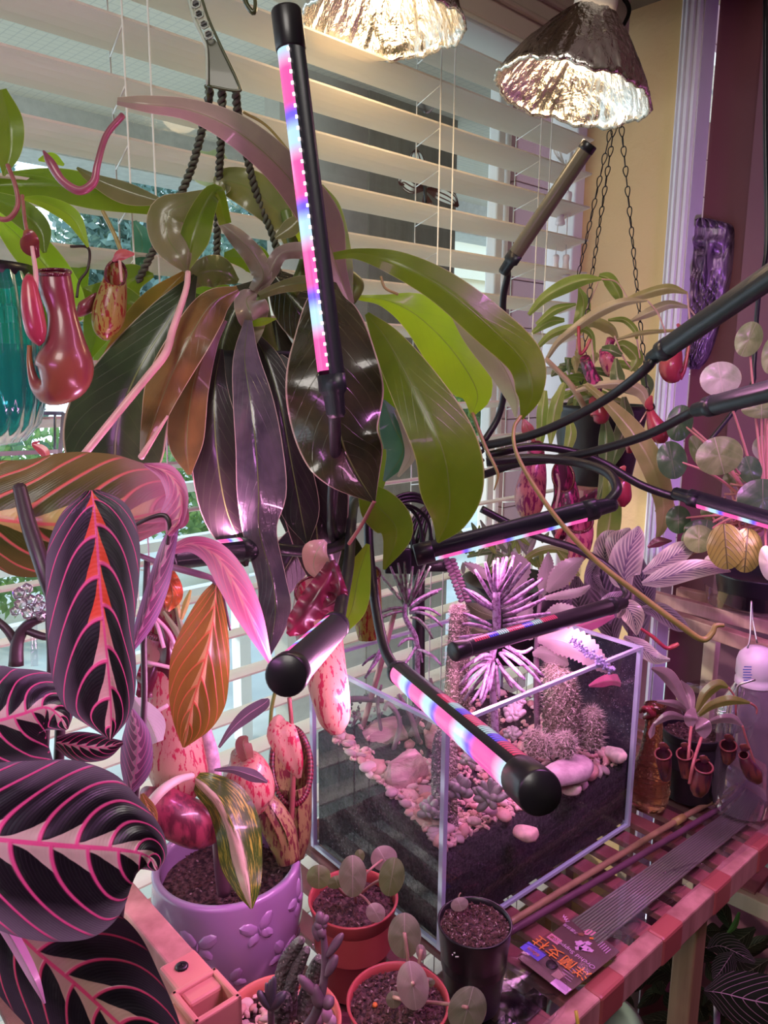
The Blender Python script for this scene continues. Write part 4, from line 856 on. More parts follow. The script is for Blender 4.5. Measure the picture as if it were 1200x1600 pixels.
def pitcher(par, rows, mat, lid=None, peri=PERI, slant=.8, closed=False, wings=False, tendril=None, tmat=PSTEM, n=34, ns=28, pr=.13, inner=None, lidmat=None, name='pitcher', wmat=None, label=None):
    """rows from mouth to base (u, v, depth, radius px)"""
    Pt, C = pts(rows, n); r = np.maximum(C[:, 3], .8)*C[:, 2]/FPX; Tn = np.gradient(Pt, axis=0); Tn /= np.linalg.norm(Tn, axis=1)[:, None]
    V = []; UV = []; e0 = None
    for i in range(n):
        e1 = nrm(CAM-Pt[i]); e1 = nrm(e1-Tn[i]*(e1 @ Tn[i])); e2 = np.cross(Tn[i], e1); t = i/(n-1); sh = slant*r[0]*max(0, 1-t*3.2)**2
        for k in range(ns):
            th_ = k/ns*2*math.pi; V.append(Pt[i]+(e1*math.cos(th_)+e2*math.sin(th_))*r[i]+Tn[i]*sh*math.cos(th_)); UV.append((t, k/ns))
    F = grid_faces(n, ns, True); F.append(tuple((n-1)*ns+k for k in range(ns)))
    if closed: F.append(tuple(range(ns))[::-1])
    body = obj(name, V, F, mat, par, uv=UV, label=label)
    V = np.array(V)
    if not closed:
        mth = V[:ns]; loop = np.vstack([mth, mth[:1]]); loop = cr(loop, 72); V2, F2, UV2 = tubev(loop, r[0]*pr, 8, cap=False); obj('peristome', V2, F2, peri, body, uv=UV2)
    if wings:
        for sg in (-1, 1):
            W_ = []; nn = 30
            for j in range(nn):
                i = int(j/(nn-1)*n*.75); k = int(ns*(.06*sg)) % ns; b = V[i*ns+k]; out = nrm(b-Pt[i]); ln_ = r[i]*.16*(1+.5*math.sin(j*2.4)); W_ += [b, b+out*ln_+Tn[i]*.0]
            obj('wing', W_, [(2*j, 2*j+1, 2*j+3, 2*j+2) for j in range(nn-1)], wmat or peri, body)
    if lid: leaf('lid', lid, lidmat or mat, body, fold=-.3, na=14, nc=9, cup=.4)
    if tendril: tube('tendril', tendril, tmat, body if name == 'pitcher' else par, n=30)
    return body
RB = pitchmat('red_brown_pitcher', (.20, .03, .05), (.34, .12, .05), (.22, .05, .06), trans=.1, sc_=40, rough=.28)
YS = pitchmat('yellow_speckled_pitcher', (.40, .30, .10), (.42, .36, .06), (.30, .03, .02), (.52, .56), sc_=330, trans=.3)
PS = pitchmat('pink_speckled_pitcher', (.40, .23, .17), (.50, .30, .22), (.38, .02, .06), (.54, .58), sc_=330)
GS = pitchmat('green_speckled_pitcher', (.30, .24, .10), (.32, .26, .10), (.16, .03, .04), (.50, .56), sc_=360)
MG = pitchmat('maroon_fluted_lip', (.15, .012, .04), (.24, .02, .06), (.08, .006, .02), (.45, .6), sc_=60)
PB = pitchmat('rose_pitcher', (.50, .06, .10), (.62, .16, .14), (.45, .05, .10), sc_=30, trans=.2, rough=.25)
pitcher(big, [(84, 425, .50, 24), (88, 455, .50, 25), (97, 492, .50, 22), (102, 530, .50, 29), (102, 565, .50, 42), (96, 592, .50, 40), (76, 610, .50, 24), (56, 600, .50, 10), (47, 570, .50, 5), (46, 540, .50, 3.5)], RB, slant=.5, n=44, ns=32,
        lid=[(60, 402, .50, 3), (48, 385, .495, 15), (44, 368, .49, 12), (38, 360, .49, 2)], peri=PERI)
pitcher(big, [(46, 430, .485, 5), (46, 445, .485, 11), (50, 480, .485, 16), (56, 515, .485, 16), (60, 532, .485, 10), (61, 540, .485, 2)], PB, closed=True, tendril=[(50, 385, .487, 3), (56, 430, .487, 4), (55, 480, .487, 4)])
pitcher(big, [(181, 428, .60, 15), (177, 455, .60, 21), (170, 490, .60, 25), (165, 515, .60, 19), (166, 531, .60, 5)], YS, slant=1.6, lid=[(176, 408, .60, 2), (190, 398, .595, 9), (210, 397, .59, 2)], pr=.16, tendril=[(186, 395, .60, 2.5), (190, 440, .595, 2.5)], lidmat=PB)
pitcher(big, [(150, 460, .60, 3), (143, 466, .60, 5), (133, 480, .60, 11), (124, 490, .60, 6), (120, 494, .60, 2)], RB, closed=True)
# the large central pitcher with its folded wide lip
pitcher(big, [(493, 925, .58, 32), (495, 960, .575, 38), (500, 1000, .57, 36), (508, 1045, .565, 33), (517, 1090, .56, 30), (523, 1125, .56, 24), (526, 1146, .56, 10)], PS, slant=1.0, n=44, ns=36, lid=[(500, 905, .585, 3), (490, 885, .58, 14, 26), (495, 862, .575, 22, 20), (508, 845, .58, 4)], lidmat=leafmat('dusty_rose_lid', (.45, .25, .22), (.5, .3, .25), trans=.2), pr=.06)
leaf('lip_flap', [(520, 880, .565, 10), (512, 905, .555, 24, 18), (490, 940, .548, 28, 22), (465, 975, .548, 20, 18), (450, 992, .55, 4)], MG, big, fold=.6, wave=.5, wf=5)
leaf('lip_flap', [(520, 875, .562, 4), (530, 910, .552, 8, 14), (528, 935, .55, 14, 18), (500, 955, .55, 5)], MG, big, fold=.8, wave=.5, wf=4)
pitcher(big, [(455, 1195, .66, 30), (457, 1225, .66, 30), (458, 1270, .66, 29), (460, 1310, .66, 25), (462, 1340, .66, 14)], GS, slant=1.7, pr=.17, lid=[(468, 1216, .638, 3), (460, 1196, .632, 14, 15), (450, 1172, .632, 20, 22), (440, 1146, .634, 24, 24), (438, 1126, .64, 14, 18), (442, 1120, .642, 4)], lidmat=PS, wings=True, tendril=[(430, 1080, .64, 3), (424, 1110, .64, 3), (422, 1150, .645, 3)], tmat=GSTEM)
obj_m = tube('tendril', [(452, 1090, .64, 3.5), (456, 1140, .64, 3.5), (458, 1220, .64, 4), (452, 1330, .64, 4)], BSTEM, big)
pitcher(big, [(250, 965, .58, 28), (252, 1000, .58, 32), (262, 1060, .58, 36), (268, 1120, .58, 43), (276, 1180, .58, 48), (290, 1222, .58, 42), (302, 1244, .58, 18)], PS, slant=1.0, n=44, ns=36, pr=.2)
leaf('lip_flap', [(235, 1000, .575, 6), (245, 1030, .565, 22), (232, 1070, .56, 22), (214, 1088, .56, 3)], MG, big, fold=.6, wave=.4)
leaf('lip_flap', [(245, 960, .57, 4), (262, 1000, .56, 14), (262, 1040, .56, 18), (266, 1070, .565, 3)], MG, big, fold=.6, wave=.4)
pitcher(big, [(372, 1180, .60, 12), (380, 1195, .60, 32), (388, 1225, .60, 40), (395, 1255, .60, 34), (402, 1270, .60, 16)], PS, closed=True, n=30)
leaf('lid', [(392, 1205, .598, 4), (384, 1178, .59, 12), (380, 1160, .59, 12), (386, 1150, .59, 2)], leafmat('brown_lid', (.2, .09, .07), (.3, .14, .1), trans=.05), big)
pitcher(big, [(405, 1245, .63, 18), (425, 1275, .63, 24), (440, 1305, .63, 24), (452, 1345, .63, 18)], GS, closed=True, wings=True)
pitcher(big, [(228, 1238, .56, 10), (238, 1250, .56, 34), (275, 1275, .56, 36), (320, 1295, .57, 32), (345, 1305, .57, 10)], pitchmat('wine_red_pitcher', (.26, .03, .07), (.40, .07, .12), (.12, .02, .04), (.45, .6), sc_=160), closed=True, n=30)
pitcher(big, [(578, 895, .78, 16), (575, 930, .78, 21), (574, 965, .78, 22), (574, 1000, .78, 14)], YS, slant=.6, lid=[(580, 880, .78, 3), (572, 868, .775, 12), (560, 862, .775, 2)])
# other bits of foliage low on the left
q = tube('root_stem', [(322, 1140, .58, 8), (330, 1175, .58, 11), (336, 1215, .58, 11)], simple('scaly_mauve_stem', (.50, .36, .44), .6, var=.4, scale=160, bump=.6), big)
LANC = leafmat('lance_leaf_purple', (.10, .08, .10), (.16, .13, .17), vein=(.6, .4, .5), mid=.07, vs=.1, trans=.1)
L([(342, 1168, .60, 2), (360, 1142, .60, 6), (385, 1118, .60, 11), (412, 1100, .60, 9), (420, 1092, .60, 2)], LANC)
L([(335, 1203, .555, 2), (365, 1203, .55, 6), (395, 1212, .55, 10), (418, 1222, .55, 2)], LANC)
L([(208, 1090, .53, 4), (222, 1110, .53, 18), (236, 1135, .53, 24), (246, 1160, .53, 10)], leafmat('silver_leaf', (.38, .36, .38), (.48, .46, .47), trans=.1))
for (a_, b_, c_) in (((268, 925), (276, 945), (280, 965)), ((298, 922), (290, 945), (283, 968)), ((275, 950), (284, 985), (285, 1010)), ((255, 955), (275, 985), (282, 1000))):
    L([(*a_, .545, 2), (*b_, .545, 5), (*c_, .545, 3)], leafmat('yellow_shoot', (.5, .42, .08), (.6, .5, .15), trans=.2) if a_[1] < 940 else NS)
for rw in ([(232, 955), (262, 985), (275, 1012)], [(230, 1035), (262, 1042), (270, 1046)], [(220, 1132), (245, 1112), (262, 1102)], [(242, 965), (250, 990), (256, 1012)]):
    tube('white_spine', [(u, v, .54, 3.2) for u, v in rw], simple('pale_pink_stem', (.72, .48, .55), .4), big, n=10)
leaf('leaf', [(62, 690, .60, 1), (52, 694, .60, 3), (68, 705, .6, 8), (76, 722, .6, 3)], PB, big)
# ---------------------------------------------------------------- prayer plant in the near left
MD = marantamat('prayer_leaf_dark', (.010, .007, .012), (.16, .12, .17), (.80, .09, .30), (.62, .45, .42), n=8, k=.30, p=2.0, vw=.085, outer0=.74)
MC = marantamat('prayer_leaf_red_core', (.007, .006, .009), (.13, .10, .14), (.78, .10, .30), (.66, .38, .38), n=7.5, k=.32, p=2.2, red=(.75, .07, .03), jag=.10, rough=.5, vw=.07, outer0=.70)
MB = marantamat('prayer_leaf_dim', (.008, .008, .010), (.04, .03, .045), (.55, .06, .14), (.40, .30, .20), n=8, k=.28, p=2.0, jag=.11, vw=.07)
MO = marantamat('prayer_leaf_orange', (.10, .06, .010), (.24, .13, .025), (.78, .13, .12), (.75, .42, .24), n=8, k=.36, p=1.6, trans=.3, tcol=(.34, .20, .03), vw=.09, jag=.07)  # backlit copy: the warm light coming through is in its colours
MT_ = marantamat('prayer_leaf_backlit', (.035, .045, .008), (.14, .10, .03), (.78, .13, .13), (.60, .42, .14), n=6.5, k=.40, p=1.7, trans=.18, tcol=(.22, .20, .04), jag=.13, outer0=.6, vw=.10, tip=(.62, .16, .34))  # backlight and the pink lamp glow at the tip are painted in
MP = marantamat('prayer_leaf_pink_back', (.45, .12, .24), (.62, .28, .46), (.80, .22, .34), (.72, .35, .35), n=8, k=.4, trans=.2, tcol=(.6, .15, .3))
MM = marantamat('prayer_leaf_mauve', (.20, .08, .16), (.32, .20, .38), (.70, .22, .45), (.5, .3, .4), n=9, k=-.4)
may = thing('prayer_plant', 'prayer plant with dark leaves and hot pink herringbone veins in the near left foreground', 'plant', P(60, 1500, .45))
ML = lambda rows, mat, **k: leaf('leaf', rows, mat, may, **{**dict(na=44, nc=19), **k})
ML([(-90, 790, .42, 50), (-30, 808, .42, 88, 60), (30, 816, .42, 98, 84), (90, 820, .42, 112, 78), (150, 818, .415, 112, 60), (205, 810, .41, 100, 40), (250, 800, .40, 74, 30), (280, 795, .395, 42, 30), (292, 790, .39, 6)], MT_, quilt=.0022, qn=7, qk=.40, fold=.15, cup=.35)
ML([(225, 725, .385, 2), (262, 740, .38, 14, 16), (282, 772, .375, 12, 24), (280, 812, .375, 8, 30), (262, 836, .38, 4)], MP, fold=.8, quilt=.001)
ML([(262, 862, .43, 6), (300, 850, .42, 12, 14), (335, 866, .41, 20, 20), (362, 905, .40, 25, 25), (392, 965, .395, 20, 20), (424, 1040, .39, 2)], MP, fold=.6)
ML([(256, 885, .46, 4), (262, 900, .46, 14), (270, 930, .46, 16), (262, 955, .46, 3)], leafmat('red_crinkled_leaf', (.3, .04, .03), (.45, .12, .03), trans=.2, bump=1), wave=1.0)
ML([(338, 908, .42, 3), (337, 930, .415, 10, 22), (332, 975, .41, 24, 42), (320, 1035, .405, 40, 54), (304, 1088, .405, 50, 42), (294, 1132, .405, 36, 24), (287, 1168, .41, 2)], MO, quilt=.0012, qn=9, qk=.36, fold=.3)
ML([(205, 1108, .43, 4), (215, 1150, .425, 20, 24), (212, 1200, .425, 24, 24), (200, 1245, .43, 3)], MM, fold=.3)
ML([(222, 1240, .43, 3), (234, 1270, .43, 12, 14), (238, 1310, .43, 4)], MO)
ML([(278, 812, .40, 3), (264, 850, .39, 12), (243, 910, .385, 22, 12), (224, 970, .385, 18, 12), (203, 1022, .385, 2)], MM, fold=.5)
ML([(88, 1160, .38, 10), (120, 1165, .38, 22, 24), (160, 1168, .38, 20, 20), (192, 1160, .38, 3)], MD)
ML([(143, 766, .345, 10), (147, 795, .342, 52, 50), (152, 850, .340, 66, 78), (157, 920, .338, 60, 86), (164, 990, .336, 46, 90), (171, 1060, .336, 42, 88), (174, 1115, .338, 30, 64), (172, 1156, .34, 2)], MC, quilt=.0014, qn=7.5, qk=.32, fold=.18)
ML([(-90, 1140, .37, 60), (-20, 1130, .365, 85, 90), (30, 1117, .36, 80, 92), (70, 1105, .36, 56, 82), (92, 1118, .36, 30, 50), (105, 1140, .36, 2)], MD, quilt=.0012, qn=9, qk=.34, fold=.2)
ML([(-120, 1300, .31, 70), (-40, 1308, .305, 112, 120), (40, 1316, .30, 128, 148), (110, 1322, .30, 134, 150), (170, 1326, .30, 116, 132), (215, 1332, .302, 70, 84), (236, 1342, .305, 34, 40), (245, 1360, .305, 3)], MD, quilt=.0018, qn=8, qk=.30, fold=.14, na=56, nc=25)
ML([(-60, 1360, .36, 60), (10, 1440, .36, 100, 70), (60, 1490, .355, 120, 90), (120, 1540, .35, 128, 100), (175, 1590, .35, 104, 100), (240, 1650, .35, 60, 60), (270, 1690, .35, 3)], MB, quilt=.0012, qn=9, qk=.28, fold=.12)
ML([(-25, 1395, .33, 12), (20, 1470, .325, 14, 10), (50, 1525, .32, 11, 8), (70, 1568, .32, 2)], leafmat('rolled_violet_leaf', (.30, .10, .24), (.42, .2, .36), trans=.1), fold=.9)
DST = simple('dark_petiole', (.045, .03, .035), .4, var=.3)
tube('petiole', [(30, 760, .41, 10), (45, 820, .40, 12), (68, 890, .39, 12), (85, 960, .39, 9), (95, 1100, .40, 8), (80, 1400, .42, 8)], DST, may, n=40)
tube('petiole', [(208, 822, .385, 3), (238, 808, .38, 3.5), (258, 806, .38, 4), (266, 822, .38, 4), (262, 850, .385, 3)], DST, may, n=24)
tube('petiole', [(218, 868, .43, 4), (262, 884, .425, 5), (310, 897, .42, 5.5), (332, 905, .42, 4), (342, 922, .42, 3)], simple('mauve_petiole', (.22, .12, .18), .35), may, n=24)
tube('petiole', [(345, 920, .42, 3), (352, 950, .42, 2.5), (360, 985, .42, 2)], DST, may, n=12)
for rw in ([(75, 960), (78, 1050), (70, 1200), (60, 1420)], [(230, 870), (225, 1000), (222, 1150), (180, 1500)]): tube('petiole', [(u, v, .44, 5) for u, v in rw], DST, may, n=20)

# crystal bead cluster on a dark twig, left
cry = thing('crystal_ornament', 'cluster of clear faceted crystal beads on a dark twig at the left edge', 'ornament', P(45, 940, .50))
GLS = Mt('crystal', .02); GLS.b.inputs['Transmission Weight'].default_value = .9; GLS.base((.9, .88, .92)); GLS = GLS.m
for (u, v, r) in ((30, 928, 9), (42, 920, 8), (34, 945, 10), (48, 938, 8), (58, 950, 8), (44, 958, 9), (66, 962, 8), (24, 955, 7), (60, 935, 6), (66, 946, 6)):
    V = ICO1*(r*.5/FPX)*1.3; obj('bead', V+P(u, v, .50+rnd.uniform(-.01, .01)), ICO1F, GLS, cry, smooth=False)
for rw in ([(25, 1040, .5, 12), (28, 1000, .5, 10), (45, 975, .5, 8), (72, 965, .5, 5)], [(28, 1010, .5, 8), (12, 985, .5, 7), (-10, 965, .5, 6)], [(40, 985, .5, 6), (70, 995, .5, 6), (80, 990, .5, 3)]): tube('twig', rw, DST, cry, n=14)
tube('candle_tube', [(52, 960, .56, 6), (54, 1040, .56, 6)], CLEAR, cry, n=4)

# teal ribbed glass jar hanging at the left edge
m = Mt('teal_glass', .04); m.base((.03, .55, .38)); m.b.inputs['Transmission Weight'].default_value = .75; m.b.inputs['IOR'].default_value = 1.3; TEAL = m.m
jar = thing('teal_glass_jar', 'ribbed teal glass jar with a dark rim at the left edge', 'jar', P(-42, 560, .60))
jd = .60; jr = 94*jd/FPX; jc = P(-42, 425, jd)
def jf(t, i, r, h): return r*(1+.035*abs(math.cos(12*t))), h
lathe('glass_body', jc, [(jr*.90, 0), (jr*.96, -.012), (jr, -.03), (jr, -.075), (jr*.96, -.10), (jr*.85, -.118), (jr*.6, -.132), (0, -.138)], TEAL, jar, n=144, fn=jf, close=False)
lathe('rim', jc, [(jr*.93, -.003), (jr*.93, .006), (jr*.86, .006), (jr*.86, -.003)], BLK, jar, n=48)
lathe('water', jc-np.array([0, 0, .055]), [(jr*.93, 0), (jr*.93, -.02), (jr*.85, -.052), (jr*.5, -.074), (0, -.078)], simple('dark_teal_water', (.005, .16, .12), .05, coat=.5), jar, n=48)
wtube('hanging_wire', [jc+np.array([0, 0, .006]), jc+np.array([0, 0, .5])], .0012, BLK, jar)

# clear acrylic stand seen in the window at left
acr = thing('acrylic_stand', 'clear acrylic stand corner with grey edges beside the teal jar', 'stand', P(90, 700, .66))
plate('top_edge', [(-20, 641), (100, 643), (100, 649), (-20, 647)], .66, .004, EDGE, acr); plate('corner_edge', [(96, 645), (103, 645), (97, 712), (90, 712)], .66, .004, simple('grey_acrylic_edge', (.35, .38, .40), .2), acr)
plate('shelf_edge', [(-20, 706), (95, 702), (95, 708), (-20, 714)], .66, .004, WHITE, acr)
tube('upright', [(86, 645, .662, 2), (82, 1100, .70, 2)], EDGE, acr, n=3)

# ---------------------------------------------------------------- potted plants at the front of the table
def soil_disc(par, c, r, mat=None, seed=1, crumbs=240, nm='soil'):
    q = random.Random(seed); V = [np.array(c)+np.array([0, 0, .002])]; UV = [(0, 0)]; nr, na_ = 10, 40; F = []
    for i in range(1, nr+1):
        for k in range(na_):
            t = k/na_*6.2832; rr = r*i/nr; V.append(np.array(c)+np.array([rr*math.cos(t), rr*math.sin(t), .0022*(1-i/nr)+q.gauss(0, .0008)]))
    for k in range(na_): F.append((0, 1+k, 1+(k+1) % na_))
    for i in range(nr-1):
        for k in range(na_): a_ = 1+i*na_; F.append((a_+k, a_+na_+k, a_+na_+(k+1) % na_, a_+(k+1) % na_))
    s = obj(nm, V, F, mat or PSOIL, par)
    if crumbs:
        for j, (cm, nn) in enumerate(((simple('bark_crumb', (.10, .045, .04), .9), crumbs), (simple('pale_grit', (.36, .26, .26), .8), crumbs//9))):
            A_ = Acc()
            for k in range(nn):
                t = q.uniform(0, 6.28); rr = r*.97*math.sqrt(q.random()); sz = q.uniform(.0008, .0019); V2, F2 = PSRC[2*(k % 5)+1]; M_ = np.array(rquat(q).to_matrix())
                A_.add((V2*sz*np.array([1.1, .8, .8])) @ M_.T+np.array(c)+np.array([rr*math.cos(t), rr*math.sin(t), .0022]), F2)
            A_.obj('crumbs', cm, s, kind='stuff', smooth=False)
    return s
def base_z(c, zr, h): return zr-h
# lilac pot
zr = .888; lc_ = T(355, 1343, zr); rr = (T(471, 1343, zr)-T(240, 1343, zr))[0]/2
H = zr-ZT; LIL = simple('lilac_glaze', (.40, .26, .48), .22, coat=.5)
pot = thing('lilac_pot', 'glossy lilac ceramic pot with raised butterflies, holding a variegated leaf', 'plant pot', [lc_[0], lc_[1], ZT])
lathe('pot_body', [lc_[0], lc_[1], ZT], [(0, .0), (rr*.62, .0), (rr*.74, .006), (rr*.90, H*.25), (rr*1.0, H*.5), (rr*1.02, H*.7), (rr*.985, H*.9), (rr*.99, H*.97), (rr*.975, H), (rr*.90, H), (rr*.88, H*.95), (rr*.86, H*.7)], LIL, pot, n=96, close=False)
soil_disc(pot, [lc_[0], lc_[1], zr-.020], rr*.87, seed=3, crumbs=420)
def on_pot(th_, z, off=.0):    # a point on the lilac pot
    zz_ = z/H; r_ = np.interp(zz_, [0, .06, .25, .5, .7, .9, 1], [rr*.62, rr*.74, rr*.9, rr, rr*1.02, rr*.985, rr*.975]); return np.array([lc_[0]+(r_+off)*math.cos(th_), lc_[1]+(r_+off)*math.sin(th_), ZT+z])
def relief_butterfly(th0, z0, s, rot):
    A_ = Acc()
    for (a_, l, w, off) in ((35, 1.0, .62, .55), (145, 1.0, .62, .55), (-40, .75, .52, .45), (220, .75, .52, .45), (90, .5, .12, 0)):
        n1, n2 = 9, 9; V = []; UV = []
        ca, sa_ = math.cos(R_(a_+rot)), math.sin(R_(a_+rot))
        for i in range(n1):
            for j in range(n2):
                r1 = i/(n1-1); t1 = j/(n2-1)*6.2832; x = off+l*.5*r1*math.cos(t1); y = w*.5*r1*math.sin(t1)
                X_, Y_ = (x*ca-y*sa_)*s, (x*sa_+y*ca)*s; h = .0021*math.sqrt(max(0, 1-r1**2))*(1+.25*math.cos(t1*5)*r1)-.0003
                V.append(on_pot(th0+X_/rr, z0+Y_, h)); UV.append((0, 0))
        A_.add(V, grid_faces(n1, n2), UV)
    A_.obj('relief_butterfly', LIL, pot)
for t_, z_, s_, r__ in ((-.98, .082, .017, 10), (-.60, .048, .018, -25), (-1.35, .040, .016, 30), (-1.75, .075, .018, 0), (-2.1, .035, .016, -20), (-.25, .082, .016, 25), (-.2, .035, .015, 0), (-1.0, .018, .013, 15), (-2.5, .075, .016, 10)): relief_butterfly(t_, z_, s_, r__)
m = Mt('variegated_leaf', .25, 0, .3); a, y = m.uv(); n = m.noise(1, 4, vec=m.mapped((2.2, 5, 1), 'UV'), dist=.5); n2 = m.noise(1, 4, vec=m.mapped((6, 22, 1), 'UV'))
msk = ((y-.42).abs().step(.30, .05)*.35+n*.75+n2*.25).step(.70, .78); msk2 = (n2*.6+m.noise(1, 3, vec=m.mapped((14, 50, 1), 'UV'))*.5).step(.57, .64)
m.base(m.mix(msk, m.mix(msk2, (.035, .085, .012), (.42, .46, .05)), (.62, .52, .38))); m.bump(m.noise(1, 4, vec=m.mapped((30, 8, 1), 'UV')), .3, .001); m.translucent((.25, .4, .05), .15); VARI = m.m
leaf('leaf', [(296, 1212, .565, 3), (318, 1228, .56, 26, 18), (343, 1258, .555, 46, 20), (362, 1300, .55, 47, 26), (377, 1350, .545, 34, 32), (387, 1392, .54, 20, 18), (393, 1420, .54, 2)], VARI, pot, fold=.55, na=36, nc=15, wave=.1)
tube('leaf_stem', [(222, 1272, .52, 8), (250, 1238, .525, 8), (275, 1220, .54, 7), (300, 1212, .56, 5)], simple('pale_stem', (.58, .50, .42), .4), pot, n=20)
tube('leaf_stem', [(350, 1395, .62, 11), (346, 1350, .61, 12), (340, 1300, .60, 9)], simple('dusky_stem', (.12, .06, .08), .5), pot, n=10)
for (u, v) in ((293, 1340), (296, 1352), (262, 1352), (330, 1332)): pass

def plainpot(name, label, cu, cv, zr, wpx, H, mat, taper=.72, lip=.012, soil_dz=.010, cat='plant pot', crumbs=300, seed=1, group=None, inmat=None):
    c = T(cu, cv, zr); r = (T(cu+wpx/2, cv, zr)-T(cu-wpx/2, cv, zr))[0]/2; z0 = zr-H
    t = thing(name, label, cat, [c[0], c[1], z0], group)
    rb = r*taper; re = r*(1-(1-taper)*lip*1.6/H) if lip else r
    pf = [(0, .0008), (rb*.96, .0), (rb, .002)]+([(re*.945, H-lip-.0005), (re*.99, H-lip)] if lip else [])+[(r*.985, H-.002), (r, H-.0006), (r*.985, H), (r*.94, H-.0004), (r*.92, H-.006), (r*.88, H*.5)]
    lathe('pot_body', [c[0], c[1], z0], pf, mat, t, n=72, close=False)
    soil_disc(t, [c[0], c[1], zr-soil_dz], r*.92, seed=seed, crumbs=crumbs)
    return t, c, r
RED = simple('brick_red_plastic', (.42, .075, .075), .4)
t1, c1_, r1_ = plainpot('red_pot', 'brick red plastic pot with a small round leaved plant, in front of the tank corner', 552, 1401, .862, 141, .082, RED, .70, .022, .011, seed=11, group='red plastic pots of round leaved cuttings')
PEPL = leafmat('peperomia_leaf_grey', (.16, .17, .11), (.25, .24, .18), vein=(.42, .36, .32), nv=4, k=-.5, vs=.25, vw=.06, mid=.03, edge=(.5, .32, .3), trans=.15, tcol=(.3, .3, .12), rough=.5, coat=.1)
PEPG = leafmat('peperomia_leaf_green', (.10, .15, .06), (.17, .22, .10), vein=(.32, .32, .22), nv=4, k=-.5, vs=.25, vw=.06, mid=.03, edge=(.5, .40, .3), trans=.2, tcol=(.3, .35, .1), rough=.5, coat=.1)
PEPM = leafmat('peperomia_leaf_mauve', (.28, .20, .20), (.38, .28, .27), vein=(.55, .42, .42), nv=4, k=-.5, vs=.2, vw=.06, mid=.03, edge=(.6, .4, .38), trans=.15, rough=.5, coat=.1)
def disc(par, cu, cv, d, rx, ry, ang, mat, dome=.25, tl=0, nm='leaf', label=None, point=1.0):
    """round leaf with its centre at a pixel; ang = direction of the long axis (degrees, 0 = down)"""
    nr, na_ = 8, 28; V = []; UV = []; ca, sa_ = math.cos(R_(ang)), math.sin(R_(ang)); 
    for i in range(nr+1):
        for k in range(na_):
            t = k/na_*6.2832; q_ = i/nr; x = rx*q_*math.sin(t); y = ry*q_*math.cos(t)*(point if math.cos(t) > 0 else 1)
            u = cu+x*ca+y*sa_; v = cv-x*sa_+y*ca; w_ = q_*max(rx, ry)*d/FPX
            V.append(P(u, v, d+dome*w_*q_+tl*y*d/FPX+.04*w_*math.sin(5*t))); UV.append((.5-y/(2*ry), .5+x/(2*rx)))
    return obj(nm, V, grid_faces(nr+1, na_, True), mat, par, uv=UV, label=label)
PST = simple('rosy_petiole', (.42, .24, .20), .4)
dd = float((c1_-CAM) @ cF)
for (u, v, rx, ry, an, mt, dz, to) in ((498, 1370, 19, 19, 0, PEPG, -.02, (540, 1400)), (600, 1341, 21, 20, 30, PEPM, .01, (545, 1400)), (562, 1337, 8, 10, 0, PEPG, .0, (548, 1400)), (551, 1369, 22, 33, 0, PEPL, -.035, (556, 1410)), (612, 1370, 20, 31, -10, PEPG, -.025, (560, 1400)), (526, 1378, 16, 10, 20, PEPG, -.02, (545, 1400)), (587, 1426, 15, 16, 30, PEPM, -.04, (555, 1395))):
    disc(t1, u, v, dd+dz-.02, rx, ry, an, mt); tube('petiole', [(u, v, dd+dz-.018, 2), ((u+to[0])/2, (v+to[1])/2-6, dd-.02, 2.2), (*to, dd, 2.5)], PST, t1, n=10, ns=6)
t2, c2_, r2_ = plainpot('red_pot', 'brick red plastic pot at the bottom edge with mauve round leaves and speckled soil', 622, 1562, .846, 162, .066, RED, .72, .018, .007, seed=12, crumbs=600, group='red plastic pots of round leaved cuttings')
dd = float((c2_-CAM) @ cF)
for (u, v, rx, ry, an, mt, dz, to) in ((632, 1462, 26, 36, 0, PEPL, -.02, (645, 1560)), (658, 1488, 8, 13, 10, PEPM, -.02, (648, 1560)), (645, 1540, 25, 39, 8, PEPM, -.05, (645, 1580)), (730, 1578, 30, 38, -15, PEPL, -.04, (648, 1565)), (615, 1562, 12, 14, 0, PEPL, -.01, (640, 1570)), (668, 1535, 12, 8, 0, PEPL, -.01, (650, 1570))):
    disc(t2, u, v, dd+dz, rx, ry, an, mt); tube('petiole', [(u, v-4, dd+dz-.003, 3), ((u+to[0])/2, (v+to[1])/2-4, dd-.02, 3), (*to, dd, 3)], PST, t2, n=10, ns=6)
lathe('orange_seed', T(586, 1571, .842), [(.0022, 0), (.0016, .0015), (0, .002)], simple('orange_seed', (.8, .22, .06), .5), t2, n=12)
t3, c3_, r3_ = plainpot('black_pot', 'small black plastic pot with bark soil and one fallen leaf, right of the red pots', 742, 1439, .857, 117, .076, BLK, .74, .0, .006, seed=13, crumbs=700)
disc(t3, 718, 1413, float((c3_-CAM) @ cF)-.01, 14, 11, 20, PEPM); tube('petiole', [(718, 1413, .63, 1.6), (717, 1400, .63, 1.3), (720, 1395, .63, 1)], PST, t3, n=5)
for k, (u, v, w) in enumerate(((710, 1489, 3), (714, 1495, 6), (707, 1492, 2))): box('printed_mark', P(u, v, float((c3_-CAM) @ cF)-r3_*.86), w*.00022, .0003, .0004, WHITE, t3)
TER = simple('salmon_terracotta', (.66, .20, .15), .5)
t4, c4_, r4_ = plainpot('pebble_pot', 'salmon pot of pink pebbles with finger cacti at the bottom edge', 438, 1594, .846, 192, .066, TER, .8, .0, .014, seed=14, crumbs=0)
def p4(q):
    t = q.uniform(0, 6.28); k_ = r4_*.88*math.sqrt(q.random()); return np.array([c4_[0]+k_*math.cos(t), c4_[1]+k_*math.sin(t), .846-.011+q.uniform(0, .003)])
pebbles(t4, p4, 130, .0035, .0065, 9, stuff=150)
